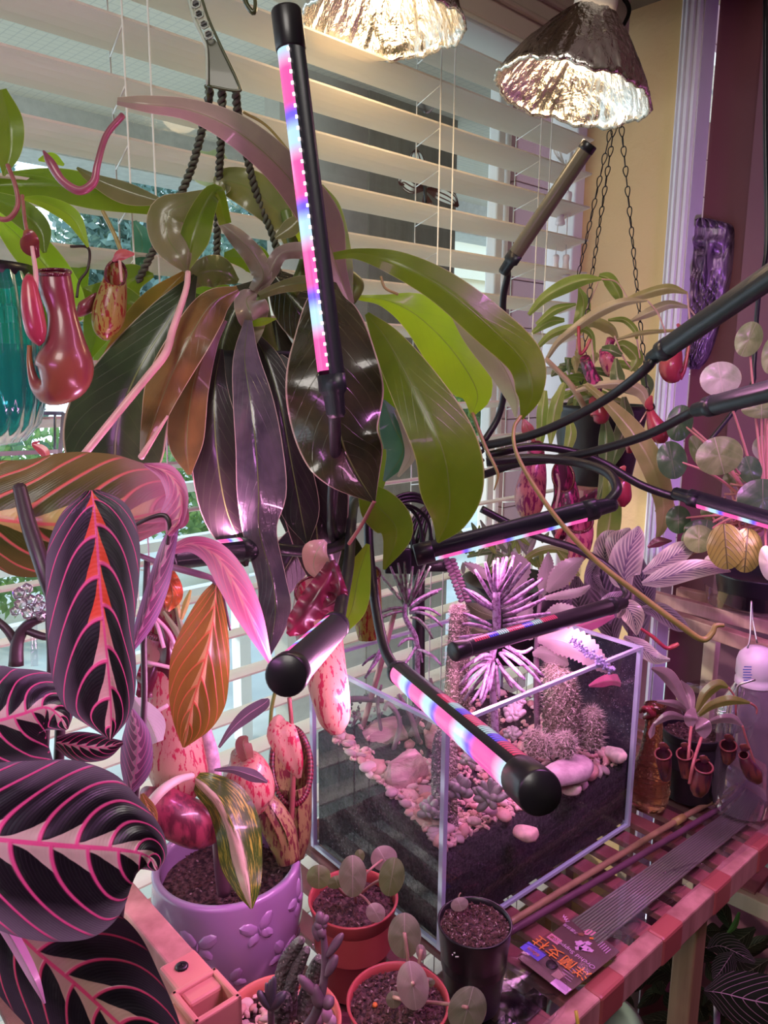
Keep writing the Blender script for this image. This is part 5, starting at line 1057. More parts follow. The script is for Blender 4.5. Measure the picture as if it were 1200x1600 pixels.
m = Mt('warty_cactus', .55); v = m.voro(330); m.base(m.mix(v.step(.22, .12), (.13, .115, .115), (.66, .56, .54))); m.bump(v, .8, .002); WART = m.m
dd4 = float((c4_-CAM) @ cF)
def knobby(par, rows, nm='stem', mat=WART, amp=.12, fr=(9, 40), n=40, ns=24):
    Pt, C = pts(rows, n); r = C[:, 3]*C[:, 2]/FPX; r[-1] *= .4; r[-2] *= .75; r[0] *= .8
    return obj(nm, *(lambda V, F, UV: (V, F, mat))(*tubev(Pt, r, ns, flute=lambda th_, q_: 1+amp*np.cos(th_*fr[0]+int(q_*fr[1])*math.pi)*1.0)), par)
cac = thing('finger_cactus', 'three warty grey green finger cacti standing in the pebble pot', 'cactus', T(440, 1570, .836))
knobby(cac, [(440, 1590, dd4, 13), (438, 1550, dd4-.01, 13), (447, 1505, dd4-.02, 12), (462, 1480, dd4-.025, 10), (472, 1466, dd4-.03, 6)])
knobby(cac, [(452, 1590, dd4-.01, 11), (455, 1545, dd4-.02, 11), (466, 1510, dd4-.025, 10), (481, 1480, dd4-.03, 6)])
knobby(cac, [(470, 1590, dd4, 14), (482, 1550, dd4, 13), (492, 1515, dd4-.005, 11), (502, 1495, dd4-.01, 7)])
knobby(cac, [(436, 1600, dd4-.03, 16), (442, 1570, dd4-.03, 15), (446, 1550, dd4-.03, 7)])
suc = thing('upright_succulent', 'dusky purple branching succulent leaning over the pebble pot', 'succulent', T(490, 1590, .836))
DSK = simple('dusky_succulent', (.13, .075, .11), .45, var=.35, scale=60)
tube('stem', [(460, 1625, dd4-.05, 8), (490, 1590, dd4-.05, 8), (504, 1545, dd4-.05, 6.5), (508, 1500, dd4-.05, 6), (505, 1460, dd4-.05, 5), (500, 1440, dd4-.05, 4)], DSK, suc, n=30)
def fat(par, u0, v0, u1, v1, d, w, mat, nm='leaf', dz=0): 
    return tube(nm, [(u0, v0, d, w*.45), (u0*.7+u1*.3, v0*.7+v1*.3, d+dz*.3, w*.9), (u0*.35+u1*.65, v0*.35+v1*.65, d+dz*.6, w), (u0*.08+u1*.92, v0*.08+v1*.92, d+dz, w*.6), (u1, v1, d+dz, w*.12)], mat, par, n=14, ns=10)
for (a_, b_, c_, d_, w) in ((511, 1495, 536, 1458, 7), (510, 1525, 526, 1492, 8), (503, 1452, 492, 1440, 7), (500, 1445, 499, 1424, 7), (502, 1445, 512, 1430, 6), (505, 1440, 508, 1450, 5), (498, 1470, 490, 1445, 6), (500, 1560, 466, 1524, 8), (505, 1560, 520, 1572, 11), (492, 1540, 500, 1575, 10), (506, 1465, 498, 1448, 8)): fat(suc, a_, b_, c_, d_, dd4-.052, w, DSK)
st2 = thing('star_succulent', 'small dark star shaped succulent at the front of the pebble pot', 'succulent', T(425, 1580, .84))
for (u1, v1, w) in ((403, 1548, 7), (446, 1550, 8), (423, 1530, 6), (428, 1525, 6), (416, 1535, 5)): fat(st2, 423, 1578, u1, v1, dd4-.06, w, simple('slate_leaf', (.06, .05, .075), .4))
tube('stem', [(423, 1578, dd4-.06, 5), (424, 1620, dd4-.05, 6)], DSK, st2, n=5)
gls = thing('glossy_buds', 'glossy lilac fleshy buds on the pebbles at the right of the salmon pot', 'succulent', T(505, 1588, .84))
for (u, v, r) in ((498, 1592, 12), (510, 1585, 13), (518, 1596, 11), (502, 1576, 9)): obj('bud', ICO2*np.array([.8, .8, 1.1])*r*.5/FPX+P(u, v, dd4-.03), ICO2F, simple('glossy_bud', (.50, .32, .42), .2, coat=.5), gls)

# clear saucers under the pots
for k, (c, r, lab) in enumerate(((c1_, r1_*1.25, 'clear plastic saucer under the red pot nearest the tank'), (c3_, r3_*1.55, 'clear ribbed plastic saucer under the small black pot'), (c2_, r2_*1.15, 'clear plastic saucer under the red pot at the bottom edge'))):
    s_ = lathe('clear_saucer', [c[0], c[1], ZT-.0015], [(r*.86, 0), (r*.9, .001), (r, .012), (r*1.03, .012)], CLEAR, n=64); tag(s_, lab, 'saucer', 'clear saucers under the pots')
s_ = thing('clear_saucer', 'large empty clear plastic saucer with moulded segments at the bottom of the table', 'saucer', T(800, 1560, ZT), 'clear saucers under the pots')
cS = T(790, 1555, ZT); rS = .050
lathe('dish', [cS[0], cS[1], ZT], [(rS*.84, .0), (rS*.86, .001), (rS*.97, .013), (rS*1.02, .013), (rS*1.02, .0115)], CLEAR, s_, n=72)
for rr_ in (.3, .58, .84): lathe('moulded_ring', [cS[0], cS[1], ZT+.001], [(rS*rr_, 0), (rS*rr_+.0008, .0012), (rS*rr_+.0016, 0)], CLEAR, s_, n=64)
for k in range(9):
    a_ = k*.698; wtube('moulded_rib', [[cS[0]+rS*.3*math.cos(a_), cS[1]+rS*.3*math.sin(a_), ZT+.0012], [cS[0]+rS*.84*math.cos(a_), cS[1]+rS*.84*math.sin(a_), ZT+.0012]], .0006, CLEAR, s_, ns=5)
# ---------------------------------------------------------------- small hanging pitcher plant at the right
sm_ = thing('small_hanging_pitcher_plant', 'smaller hanging pitcher plant with thin arching yellow green leaves and red pitchers', 'plant', P(930, 620, 1.08))
SG = leafmat('thin_leaf_green', (.16, .24, .05), (.28, .36, .09), vein=(.5, .5, .25), nv=2, vs=0, mid=.10, edge=(.62, .58, .36), trans=.35, tcol=(.45, .55, .12), rough=.35)
SP_ = leafmat('thin_leaf_pinkish', (.42, .34, .22), (.52, .42, .30), vein=(.62, .55, .4), nv=2, vs=0, mid=.12, edge=(.7, .6, .4), trans=.3, tcol=(.5, .5, .2), rough=.35)
SO = leafmat('thin_leaf_olive', (.24, .24, .08), (.40, .34, .16), vein=(.45, .4, .2), nv=2, vs=0, mid=.08, edge=(.6, .5, .3), trans=.25, rough=.35)
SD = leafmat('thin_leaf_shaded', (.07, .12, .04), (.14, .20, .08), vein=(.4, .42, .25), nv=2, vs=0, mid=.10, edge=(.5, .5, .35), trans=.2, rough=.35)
S = lambda rows, mat, **k: leaf('leaf', rows, mat, sm_, **{**dict(na=22, nc=7, fold=.5), **k})
S([(826, 492, 1.08, 3), (850, 466, 1.07, 8, 8), (885, 446, 1.06, 12, 12), (915, 437, 1.05, 9, 8), (940, 436, 1.05, 2)], SG)
S([(936, 430, 1.06, 3), (952, 436, 1.06, 10, 12), (966, 458, 1.06, 7, 11), (970, 476, 1.07, 2)], SG)
S([(978, 468, 1.04, 2), (1005, 460, 1.04, 7, 8), (1045, 450, 1.03, 7, 9), (1074, 458, 1.03, 2)], SO)
S([(985, 502, 1.06, 2), (1015, 488, 1.05, 8), (1045, 476, 1.05, 7), (1076, 480, 1.05, 2)], SP_)
S([(855, 560, 1.05, 3), (872, 535, 1.04, 5), (900, 512, 1.03, 7, 7), (935, 488, 1.02, 8, 9), (975, 472, 1.01, 7, 7), (1012, 470, 1.01, 1)], SP_, na=32)
S([(893, 520, 1.06, 3), (925, 500, 1.06, 4, 12), (955, 510, 1.06, 4, 14), (966, 532, 1.07, 2)], SO)
S([(950, 500, 1.06, 2), (975, 500, 1.055, 5), (992, 515, 1.05, 5), (995, 530, 1.05, 2)], SG)
S([(838, 545, 1.06, 3), (862, 522, 1.05, 6), (895, 512, 1.04, 6), (922, 520, 1.04, 5), (930, 552, 1.05, 1)], SG)
S([(838, 507, 1.08, 3), (868, 484, 1.08, 7), (900, 475, 1.08, 2)], SG)
S([(832, 520, 1.10, 3), (858, 503, 1.10, 8), (882, 500, 1.10, 3)], SG)
S([(905, 450, 1.10, 2), (912, 475, 1.11, 11), (905, 510, 1.11, 10), (900, 525, 1.11, 2)], SG)
S([(965, 530, 1.05, 2), (1005, 520, 1.04, 4), (1060, 516, 1.03, 2)], SO)
S([(900, 611, 1.02, 3), (935, 602, 1.01, 6, 5), (975, 600, 1.00, 6, 12), (1003, 612, 1.0, 8, 12), (1012, 640, 1.0, 2)], SP_)
S([(915, 600, 1.0, 4), (950, 632, .99, 10, 8), (985, 672, .98, 18, 14), (1016, 722, .97, 21, 18), (1036, 780, .97, 17, 15), (1034, 820, .975, 10, 9), (1026, 842, .98, 2)], SO, na=36, nc=11)
S([(1024, 800, .98, 2), (1040, 790, .975, 12), (1052, 800, .975, 6)], SO)
S([(882, 598, 1.03, 3), (870, 630, 1.02, 10), (863, 665, 1.02, 9), (860, 695, 1.02, 2)], SG)
S([(852, 610, 1.05, 3), (848, 640, 1.04, 9), (845, 680, 1.04, 7), (838, 720, 1.04, 2)], SG)
S([(888, 650, 1.03, 3), (892, 680, 1.02, 9), (880, 720, 1.02, 3)], SG)
S([(945, 655, 1.04, 5), (948, 690, 1.03, 13), (945, 740, 1.03, 9), (935, 780, 1.03, 3)], SD)
S([(975, 620, 1.05, 4), (978, 660, 1.04, 14), (965, 700, 1.04, 12), (955, 730, 1.04, 3)], SD)
S([(945, 720, 1.03, 3), (955, 770, 1.02, 14), (950, 830, 1.02, 18), (935, 880, 1.02, 3)], SG)
S([(1000, 580, 1.09, 4), (1012, 600, 1.09, 10), (1008, 625, 1.09, 3)], SD)
S([(960, 545, 1.06, 3), (975, 540, 1.05, 9), (995, 560, 1.05, 11), (985, 580, 1.05, 2)], SG)
S([(940, 545, 1.04, 4), (955, 548, 1.03, 10), (972, 555, 1.03, 3)], SD)
S([(962, 560, 1.03, 3), (965, 590, 1.02, 12), (975, 610, 1.02, 2)], SD)
qn_ = random.Random(4)
for k in range(34):
    a_ = qn_.uniform(0, 6.28); cu, cv = 905+qn_.uniform(-35, 45), 590+qn_.uniform(-35, 55); l_ = qn_.uniform(28, 62); du, dv = math.cos(a_)*l_, -abs(math.sin(a_))*l_*.5+10
    if cu+du < 842: du = abs(du)
    d_ = qn_.uniform(1.05, 1.16); S([(cu, cv, d_, 2), (cu+du*.4, cv+dv*.8, d_, 6), (cu+du*.8, cv+dv*.8+6, d_, 6), (cu+du, cv+dv*.3+16, d_, 1)], (SG, SD, SD, SG, SO)[k % 5], na=12, nc=5)
tube('stem', [(852, 560, 1.05, 4), (880, 588, 1.05, 4.5), (898, 610, 1.05, 5), (915, 640, 1.06, 5)], simple('tan_stem', (.42, .30, .20), .5), sm_, n=14)
for rw in ([(940, 436, 1.05), (965, 442, 1.05), (985, 475, 1.05)], [(1012, 470, 1.01), (1028, 490, 1.01), (1040, 520, 1.01)], [(1074, 458, 1.03), (1077, 500, 1.03), (1076, 545, 1.03)], [(1076, 480, 1.05), (1085, 492, 1.05), (1095, 505, 1.05)], [(960, 525, 1.04), (975, 560, 1.04), (985, 575, 1.04)], [(924, 530, 1.03), (928, 570, 1.03), (929, 600, 1.03)], [(1012, 640, 1.0), (1000, 660, 1.0)], [(995, 530, 1.05), (1000, 560, 1.05)], [(935, 440, 1.1), (918, 480, 1.1), (912, 500, 1.1)], [(1075, 470, 1.03), (1079, 530, 1.03), (1062, 585, 1.03)]):
    tube('tendril', rw, PSTEM, sm_, rad=.0011, n=14, ns=6)
for rw in ([(904, 510, 1.03), (905, 545, 1.03), (908, 553, 1.03), (915, 545, 1.03), (922, 530, 1.03)],): tube('tendril', rw, PB, sm_, rad=.0022, n=16, ns=8)
MGP = pitchmat('magenta_pitcher', (.62, .10, .25), (.70, .34, .22), (.30, .02, .12), (.50, .56), sc_=260, trans=.25)
MGD = pitchmat('magenta_dark_speckled', (.55, .04, .22), (.70, .10, .30), (.10, .02, .05), (.42, .5), sc_=200, trans=.2)
PP = lambda rows, mat, **k: pitcher(sm_, rows, mat, **{**dict(n=22, ns=18), **k})
PP([(1056, 538, 1.02, 8), (1052, 555, 1.02, 14), (1048, 573, 1.02, 18), (1052, 586, 1.02, 15), (1062, 592, 1.02, 5)], PB, slant=.5, lid=[(1058, 528, 1.02, 2), (1066, 518, 1.015, 6), (1058, 506, 1.01, 2)], tendril=[(1062, 592, 1.02, 4), (1070, 575, 1.02, 3), (1078, 530, 1.02, 2)], tmat=PB)
PP([(914, 560, 1.02, 8), (920, 578, 1.02, 10), (930, 600, 1.02, 10), (934, 620, 1.02, 6)], MGD, closed=True)
PP([(955, 530, 1.06, 7), (950, 545, 1.06, 6), (948, 560, 1.06, 5)], MGP, closed=True)
PP([(942, 548, 1.04, 6), (948, 560, 1.04, 12), (955, 580, 1.04, 10), (958, 590, 1.04, 3)], MGP, closed=True)
PP([(930, 625, 1.02, 10), (936, 640, 1.02, 14), (937, 652, 1.02, 14), (932, 660, 1.02, 5)], PB, closed=True)
PP([(1015, 640, .99, 5), (1020, 655, .99, 10), (1028, 672, .99, 15), (1035, 684, .99, 13), (1040, 690, .99, 4)], PB, slant=.5, lid=[(1020, 640, .99, 2), (1014, 632, .985, 7), (1018, 618, .98, 2)])
PP([(988, 692, 1.01, 6), (985, 700, 1.01, 8), (982, 708, 1.01, 3)], PB, closed=True)
PP([(972, 745, .99, 11), (972, 765, .99, 14), (973, 780, .99, 13), (972, 792, .99, 4)], PB, slant=.6, lid=[(975, 742, .985, 2), (972, 735, .98, 6), (977, 728, .98, 2)])
PP([(838, 700, .99, 12), (834, 740, .99, 20), (828, 775, .99, 24), (828, 800, .99, 18), (832, 815, .99, 5)], MGP, slant=1.0, lid=[(835, 690, .99, 2), (825, 672, .98, 10), (818, 655, .98, 2)], lidmat=leafmat('maroon_lid', (.3, .05, .08), (.4, .1, .1), trans=.2))
PP([(880, 745, .98, 16), (885, 775, .98, 20), (882, 800, .98, 22), (876, 830, .98, 16), (872, 845, .98, 5)], MGD, slant=1.5, lid=[(898, 790, .97, 2), (912, 782, .965, 6), (928, 772, .96, 5), (932, 764, .96, 1)], tendril=[(868, 800, .97, 3), (874, 760, .97, 2), (870, 740, .97, 2)])
PP([(905, 815, .96, 20), (906, 835, .96, 21), (900, 860, .96, 20), (890, 880, .96, 12), (885, 892, .96, 4)], MGP, slant=.8, tendril=[(862, 860, .955, 3), (872, 835, .955, 4), (880, 820, .955, 4)], tmat=PB)
pot2 = thing('hanging_black_pot', 'black plastic hanging pot of the smaller pitcher plant', 'plant pot', P(935, 760, 1.12))
ph_ = P(938, 632, 1.12); rp_ = (1028-880)*.5*1.12/FPX
lathe('pot_body', ph_, [(0, -.135), (rp_*.66, -.135), (rp_*.70, -.12), (rp_*.97, -.008), (rp_*1.0, 0), (rp_*.95, 0), (rp_*.92, -.015), (0, -.015)], BLK, pot2, n=48)
brd = sbox('corner_block', SC-.10, SC-.03, .62, .66, float(onS(905, 795, SC)[2])-.02, float(onS(905, 795, SC)[2])+.02, WPINK); tag(brd, 'small reddish wooden block below the black hanging pot', 'block')
bx = P(912, 782, 1.10); brd.location = bx
# chains from the S hook
ch = thing('hanging_chains', 'three dark link chains on a black S hook at the upper right', 'chain', P(963, 150, 1.14))
CHM = simple('dark_chain_steel', (.06, .055, .06), .35, .9)
tube('hook', [(945, 14, 1.13, 3), (950, 0, 1.13, 3), (962, -8, 1.13, 3), (978, 2, 1.13, 3.4), (983, 18, 1.13, 3.4), (975, 38, 1.13, 3.2), (962, 56, 1.13, 3), (960, 64, 1.13, 2.6), (967, 66, 1.13, 2.4), (970, 52, 1.13, 2)], simple('black_hook', (.02, .018, .018), .3, .5), ch, n=50)
th_ = np.linspace(0, 2*math.pi, 21); lk = np.c_[np.sin(th_)*.0034*(1+.45*np.cos(th_)), np.zeros(21), np.cos(th_)*.0085]
LV_, LF_, _u = tubev(lk, .0008, 6, cap=False); lsrc = None
for (u0, v0, u1, v1, d0, d1) in ((968, 70, 962, 168, 1.13, 1.13), (962, 168, 903, 432, 1.13, 1.16), (964, 168, 922, 450, 1.13, 1.10), (922, 450, 908, 600, 1.10, 1.09), (968, 168, 1012, 622, 1.13, 1.06)):
    A_, B_ = P(u0, v0, d0), P(u1, v1, d1); L_ = np.linalg.norm(B_-A_); n_ = int(L_/.0155); ax = Vector(B_-A_).normalized(); q0_ = Vector((0, 0, -1)).rotation_difference(ax)
    for k in range(n_):
        c = A_+(B_-A_)*(k+.5)/n_; rot = Quaternion(ax, (k % 2)*1.2+.4+(k*.05)) @ q0_
        if lsrc is None: lsrc = obj('link', LV_+c, LF_, CHM, ch, origin=c); lsrc.rotation_mode = 'QUATERNION'; lsrc.rotation_quaternion = rot
        else: inst(lsrc, ch, c, rot)
tube('pot_wire', [(1012, 620, 1.06), (1022, 634, 1.06), (1020, 642, 1.07)], CHM, ch, rad=.0012, n=8, ns=6)
wallcord = tube('wall_cord', [(1196, 0, 1.02), (1196, 200, 1.03), (1198, 380, 1.04), (1188, 440, 1.04), (1182, 500, 1.05), (1178, 570, 1.05), (1170, 610, 1.05), (1100, 700, 1.05)], BLK, None, rad=.0032, n=40); tag(wallcord, 'black cord hanging down the maroon wall at the right edge', 'cord')

# ---------------------------------------------------------------- carved bearded mask on the wall
m = Mt('dark_bronze_mask', .38, .55, .2); n = m.noise(1, 4, vec=m.mapped((70, 70, 16)), dist=1.5); m.base(m.mix(n.step(.35, .7), (.05, .025, .06), (.45, .28, .48))); m.bump(n, .8, .004); MSK = m.m
NU, NV_ = 60, 90; V = []; mk_rows = cr([(1108, 344, 0, 12), (1108, 352, 0, 36), (1108, 375, 0, 39), (1108, 410, 0, 37), (1105, 450, 0, 34), (1102, 490, 0, 27), (1098, 530, 0, 20), (1093, 560, 0, 13), (1090, 577, 0, 2)], NV_)
Rm = float(onS(1108, 420, SC) @ cF)
for i in range(NV_):
    u, v, _, w = mk_rows[i]; t = i/(NV_-1)
    for j in range(NU):
        c = -1+2*j/(NU-1); pb = onS(u+c*w, v, SC+.033)
        h = .030*math.sqrt(max(0, 1-c*c))
        if t < .16: h += .006*math.sin(c*22)*(1-c*c)                                   # hair tufts
        g_ = lambda c0, t0, a_, b_: math.exp(-((c-c0)/a_)**2-((t-t0)/b_)**2)
        h += .014*g_(.25, .38, .10, .12)+.010*g_(.25, .44, .16, .035)                     # nose
        h += .010*(g_(-.12, .27, .26, .022)+g_(.55, .27, .2, .022)); h -= .012*(g_(-.08, .325, .17, .022)+g_(.52, .325, .14, .022))   # brows, eyes
        h += .006*g_(-.1, .32, .09, .012)+.006*g_(.5, .32, .08, .012)
        if t > .42 or abs(c) > .7: h += .0045*math.sin(c*26+7*math.sin(t*16+c*2))*(1-c*c)+.003*math.sin(c*41+t*30)*(1-c*c)   # beard locks
        h -= .007*g_(.2, .52, .25, .014)                                                 # mouth
        V.append(pb-WS*(h-.004))
mask = obj('bearded_mask', V, grid_faces(NV_, NU), MSK, None); tag(mask, 'dark purple bronze carved mask of a bearded face on the maroon wall', 'mask')

# ---------------------------------------------------------------- round leaved plant at the right edge
pil = thing('round_leaved_plant', 'plant with round coin leaves on pink stalks in a black pot at the right edge', 'plant', P(1165, 900, .92))
PLG = leafmat('coin_leaf_green', (.12, .22, .07), (.26, .38, .15), vein=(.42, .45, .30), nv=4, k=-.5, vs=.15, mid=.02, edge=(.50, .50, .25), trans=.2, tcol=(.3, .4, .1), rough=.4, nscale=50)
PLS = leafmat('coin_leaf_silver', (.24, .34, .18), (.50, .54, .44), vein=(.6, .58, .5), nv=4, k=-.5, vs=.2, mid=.02, edge=(.50, .55, .25), trans=.15, rough=.4, nscale=40)
PLD = leafmat('coin_leaf_dark', (.04, .11, .05), (.08, .17, .07), vein=(.2, .25, .15), nv=4, k=-.5, vs=.12, mid=.02, edge=(.42, .42, .2), trans=.1, rough=.35, nscale=50)
PLV = leafmat('coin_leaf_veined', (.10, .12, .02), (.22, .24, .05), vein=(.03, .05, .02), nv=6, k=-.6, vw=.12, vs=.7, mid=.05, edge=(.50, .50, .2), trans=.2, rough=.4, bump=.8)
HUBP = (1200, 810, .92)
for (u, v, rx, ry, an, mt, d) in ((1126, 592, 33, 27, 10, PLS, .84), (1170, 530, 21, 29, -25, PLG, .85), (1206, 555, 16, 30, -10, PLG, .85), (1062, 661, 21, 29, -15, PLD, .93), (1064, 655, 14, 14, 0, PLG, .95), (1124, 712, 38, 30, 15, PLG, .85), (1050, 719, 24, 30, 10, PLD, .92), (1172, 734, 19, 22, 20, PLD, .88), (1192, 780, 42, 32, 0, PLD, .86), (1102, 832, 34, 20, -10, PLD, .92), (1060, 812, 20, 22, 0, PLD, .93), (1092, 842, 24, 22, 0, PLG, .91), (1134, 854, 30, 36, 5, PLV, .84), (1166, 860, 26, 35, -5, PLV, .85), (1200, 880, 14, 28, 10, PLS, .84), (1190, 640, 32, 14, 0, PLG, .87), (1080, 845, 16, 18, 0, PLG, .93), (1150, 745, 22, 14, 20, PLG, .95), (1198, 620, 26, 22, 0, PLG, .90), (1110, 800, 16, 12, 0, PLG, .96), (1122, 876, 22, 12, 0, PLG, .90), (1090, 705, 12, 26, 20, PLG, .97), (1195, 700, 20, 20, 0, PLS, .92)):
    disc(pil, u, v, d, rx, ry, an, mt, dome=.18)
    hu, hv, hd = HUBP; tube('petiole', [(u, v-2, d+.004, 1.6), ((u+hu)/2-4, (v+hv)/2-18+(12 if v > hv else 0), (d+hd)/2, 2.2), (hu, hv+rnd.uniform(-12, 18), hd, 2.8)], simple('pink_petiole', (.62, .30, .26), .4) if len([m_ for m_ in bpy.data.materials if m_.name == 'pink_petiole']) == 0 else bpy.data.materials['pink_petiole'], pil, n=14, ns=6)
PK = bpy.data.materials['pink_petiole']
for k in range(14): tube('petiole', [(1200+rnd.uniform(-6, 10), 820, .92, 2.6), (1185-6*k % 40, 760+8*k, .91, 2.4), (1150-9*(k % 9), 740+16*k % 140, .93, 1.8)], PK, pil, n=12, ns=6)
pc = T(1185, 890, 1.015)
lathe('pot_body', [pc[0], pc[1], .962], [(0, 0), (.045, 0), (.050, .004), (.058, .045), (.060, .048), (.055, .048), (.052, .035), (0, .035)], BLK, pil, n=48)
sa = lathe('clear_saucer', [pc[0], pc[1], .960], [(.060, 0), (.066, .002), (.072, .030), (.074, .030)], CLEAR, n=64); tag(sa, 'deep clear plastic saucer under the black pot of the round leaved plant', 'saucer')

# ---------------------------------------------------------------- striped calathea
cal = thing('striped_leaf_plant', 'plant with silvery leaves feathered by dark stripes behind the right end of the tank', 'plant', P(1000, 930, .97))
def calmat(name, dark, light, n=13):
    m = Mt(name, .35, 0, .2); a, y = m.uv(); c = (y*2.0-1.0).abs(); s = a-c.pow(.8)*.30; f = ((s*float(n)).frac()-.5).abs()
    band = f.step(.16, .26)*c.step(.95, .55); ctr = c.step(.30, .08); q = (band*.8).max(ctr*f.step(.05, .3)); q = q.max(c.step(.045, .02)); m.base(m.mix(q, light, dark)); m.bump(f, .3, .001); m.translucent(m.mix(q, light, dark), .15); return m.m
CA = calmat('calathea_silver', (.16, .12, .20), (.58, .54, .48)); CB = calmat('calathea_green', (.05, .05, .07), (.42, .40, .30)); CC = calmat('calathea_dark', (.05, .04, .06), (.32, .24, .32))
Cl = lambda rows, mat, **k: leaf('leaf', rows, mat, cal, **{**dict(na=24, nc=13, fold=.25, wave=.1), **k})
Cl([(985, 917, .93, 3), (975, 900, .925, 24), (982, 865, .92, 26, 24), (994, 835, .92, 12, 14), (998, 822, .92, 2)], CA)
Cl([(950, 890, .955, 3), (945, 865, .95, 18), (952, 842, .95, 16), (962, 830, .95, 3)], CB)
Cl([(955, 880, .94, 3), (965, 850, .94, 20, 16), (978, 832, .94, 8), (985, 826, .94, 2)], CB)
Cl([(1005, 895, .93, 3), (1035, 880, .925, 16), (1065, 862, .92, 17, 15), (1092, 850, .92, 2)], CA)
Cl([(1003, 912, .91, 3), (1035, 904, .90, 16, 14), (1080, 890, .89, 16, 16), (1115, 888, .885, 10, 10), (1142, 893, .885, 1)], CA)
Cl([(1012, 855, .96, 2), (1028, 847, .96, 8), (1050, 845, .96, 1)], leafmat('maroon_leaf', (.16, .03, .07), (.22, .05, .1), trans=.05))
Cl([(965, 965, .88, 2), (978, 950, .875, 14), (990, 965, .87, 18, 16), (995, 992, .87, 2)], CB)
Cl([(930, 950, .90, 2), (955, 938, .90, 12), (985, 925, .90, 3)], CC)
Cl([(1000, 950, .93, 2), (1030, 955, .93, 14), (1060, 975, .93, 12), (1078, 985, .93, 2)], CC)
Cl([(975, 995, .90, 3), (1000, 1010, .90, 12), (1025, 1028, .895, 10), (1047, 1031, .89, 2)], CA)
Cl([(895, 985, .92, 3), (925, 972, .91, 12), (960, 962, .91, 3)], leafmat('pink_underleaf', (.5, .1, .25), (.6, .15, .35), trans=.2))
Cl([(940, 870, .97, 3), (925, 900, .97, 12), (945, 930, .97, 3)], CC); Cl([(940, 920, .95, 3), (955, 945, .95, 14), (950, 975, .95, 3)], CC)
for rw in ([(960, 1010, 1.02, 4), (950, 960, 1.02, 26), (940, 900, 1.02, 28), (935, 850, 1.02, 4)], [(1000, 1010, 1.02, 4), (992, 960, 1.02, 26), (985, 900, 1.02, 26), (975, 850, 1.02, 4)], [(920, 1000, 1.02, 4), (905, 950, 1.02, 26), (900, 900, 1.02, 4)], [(1015, 960, 1.0, 4), (1005, 920, 1.0, 20), (1000, 870, 1.0, 4)], [(880, 990, 1.0, 4), (870, 940, 1.0, 24), (880, 890, 1.0, 4)]): leaf('leaf', rw, CC, cal, na=14, nc=9)
tube('shoot', [(998, 980, .90, 2), (1020, 995, .90, 3), (1040, 1012, .90, 3), (1052, 1010, .90, 4), (1060, 1006, .90, 3)], PB, cal, n=16)
tube('stem', [(990, 920, .95, 3), (985, 990, .95, 4), (975, 1100, .96, 4)], DSK, cal, n=8)

# leafy clutter behind the tank: serrated kalanchoe, snake plant
ser = thing('serrated_leaf_plant', 'grey mauve plant with saw toothed leaves behind the spiky purple plant', 'plant', P(870, 990, .86))
SER = leafmat('serrated_grey', (.20, .20, .17), (.30, .26, .26), vein=(.35, .3, .3), nv=8, vs=.1, mid=.04, edge=(.5, .3, .38), trans=.15, rough=.45)
def serr(rows, mat=SER, nt=14):
    rows = [r if len(r) == 5 else (*r, r[-1]) for r in rows]; na = nt*2+1; C = cr(rows, na); V = []; UV = []; dt = np.gradient(C[:, :2], axis=0); dt /= np.linalg.norm(dt, axis=1)[:, None]
    for i in range(na):
        u, v, d, wa, wb = C[i]; tooth = 1.12 if i % 2 else .92
        for c in (-1, -.5, 0, .5, 1): w = max(.5, (wa if c > 0 else wb))*(tooth if abs(c) == 1 else 1); V.append(P(u+dt[i, 1]*w*c, v-dt[i, 0]*w*c, d+.35*w*abs(c)*d/FPX)); UV.append((i/(na-1), .5+c/2))
    return obj('leaf', V, grid_faces(na, 5), mat, ser, uv=UV)
serr([(845, 935, .90, 3), (852, 905, .90, 12), (856, 880, .90, 9), (857, 862, .90, 1)]); serr([(855, 925, .89, 3), (872, 905, .885, 16), (892, 885, .88, 14), (912, 872, .88, 2)])
serr([(850, 935, .88, 3), (880, 930, .87, 7), (905, 925, .865, 7), (922, 915, .86, 2)]); serr([(852, 960, .87, 3), (872, 955, .86, 12), (895, 958, .855, 10), (905, 965, .85, 2)])
serr([(840, 1000, .84, 4), (870, 1000, .83, 20), (905, 1012, .82, 24, 20), (935, 1034, .81, 14), (958, 1052, .805, 3)], nt=18)
serr([(832, 1022, .85, 3), (850, 1020, .845, 12), (872, 1028, .84, 14), (888, 1040, .84, 2)]); serr([(725, 880, .88, 2), (745, 890, .88, 8), (765, 905, .88, 4), (775, 920, .88, 2)]); serr([(775, 965, .87, 3), (748, 955, .87, 12), (728, 942, .87, 2)], leafmat('serr_dark', (.05, .07, .03), (.09, .1, .05), trans=.1)); serr([(775, 985, .87, 3), (748, 985, .87, 9), (722, 968, .87, 2)], bpy.data.materials['serr_dark'])
serr([(800, 930, .90, 3), (815, 890, .90, 14), (800, 862, .90, 2)]); serr([(830, 1000, .86, 3), (820, 970, .86, 14), (830, 940, .86, 3)])
tube('stem', [(845, 930, .89, 3), (840, 980, .87, 4), (838, 1060, .86, 5), (840, 1150, .85, 5)], DSK, ser, n=10)
V = []; F = []; q = random.Random(5); ac = Acc()
for k in range(150):
    t = q.random(); c = P(893+(958-893)*t+q.gauss(0, 3), 1000+(1050-1000)*t+q.gauss(0, 3), .80+q.gauss(0, .003)); ac.add(ICO1*q.uniform(.0010, .0022)+c, ICO1F)
ac.obj('plantlets', simple('violet_plantlets', (.40, .36, .62), .4), ser, kind='stuff')
grn = thing('green_strap_plant', 'low green strap leaves and mossy soil under the magenta pitchers', 'plant', P(800, 850, .98))
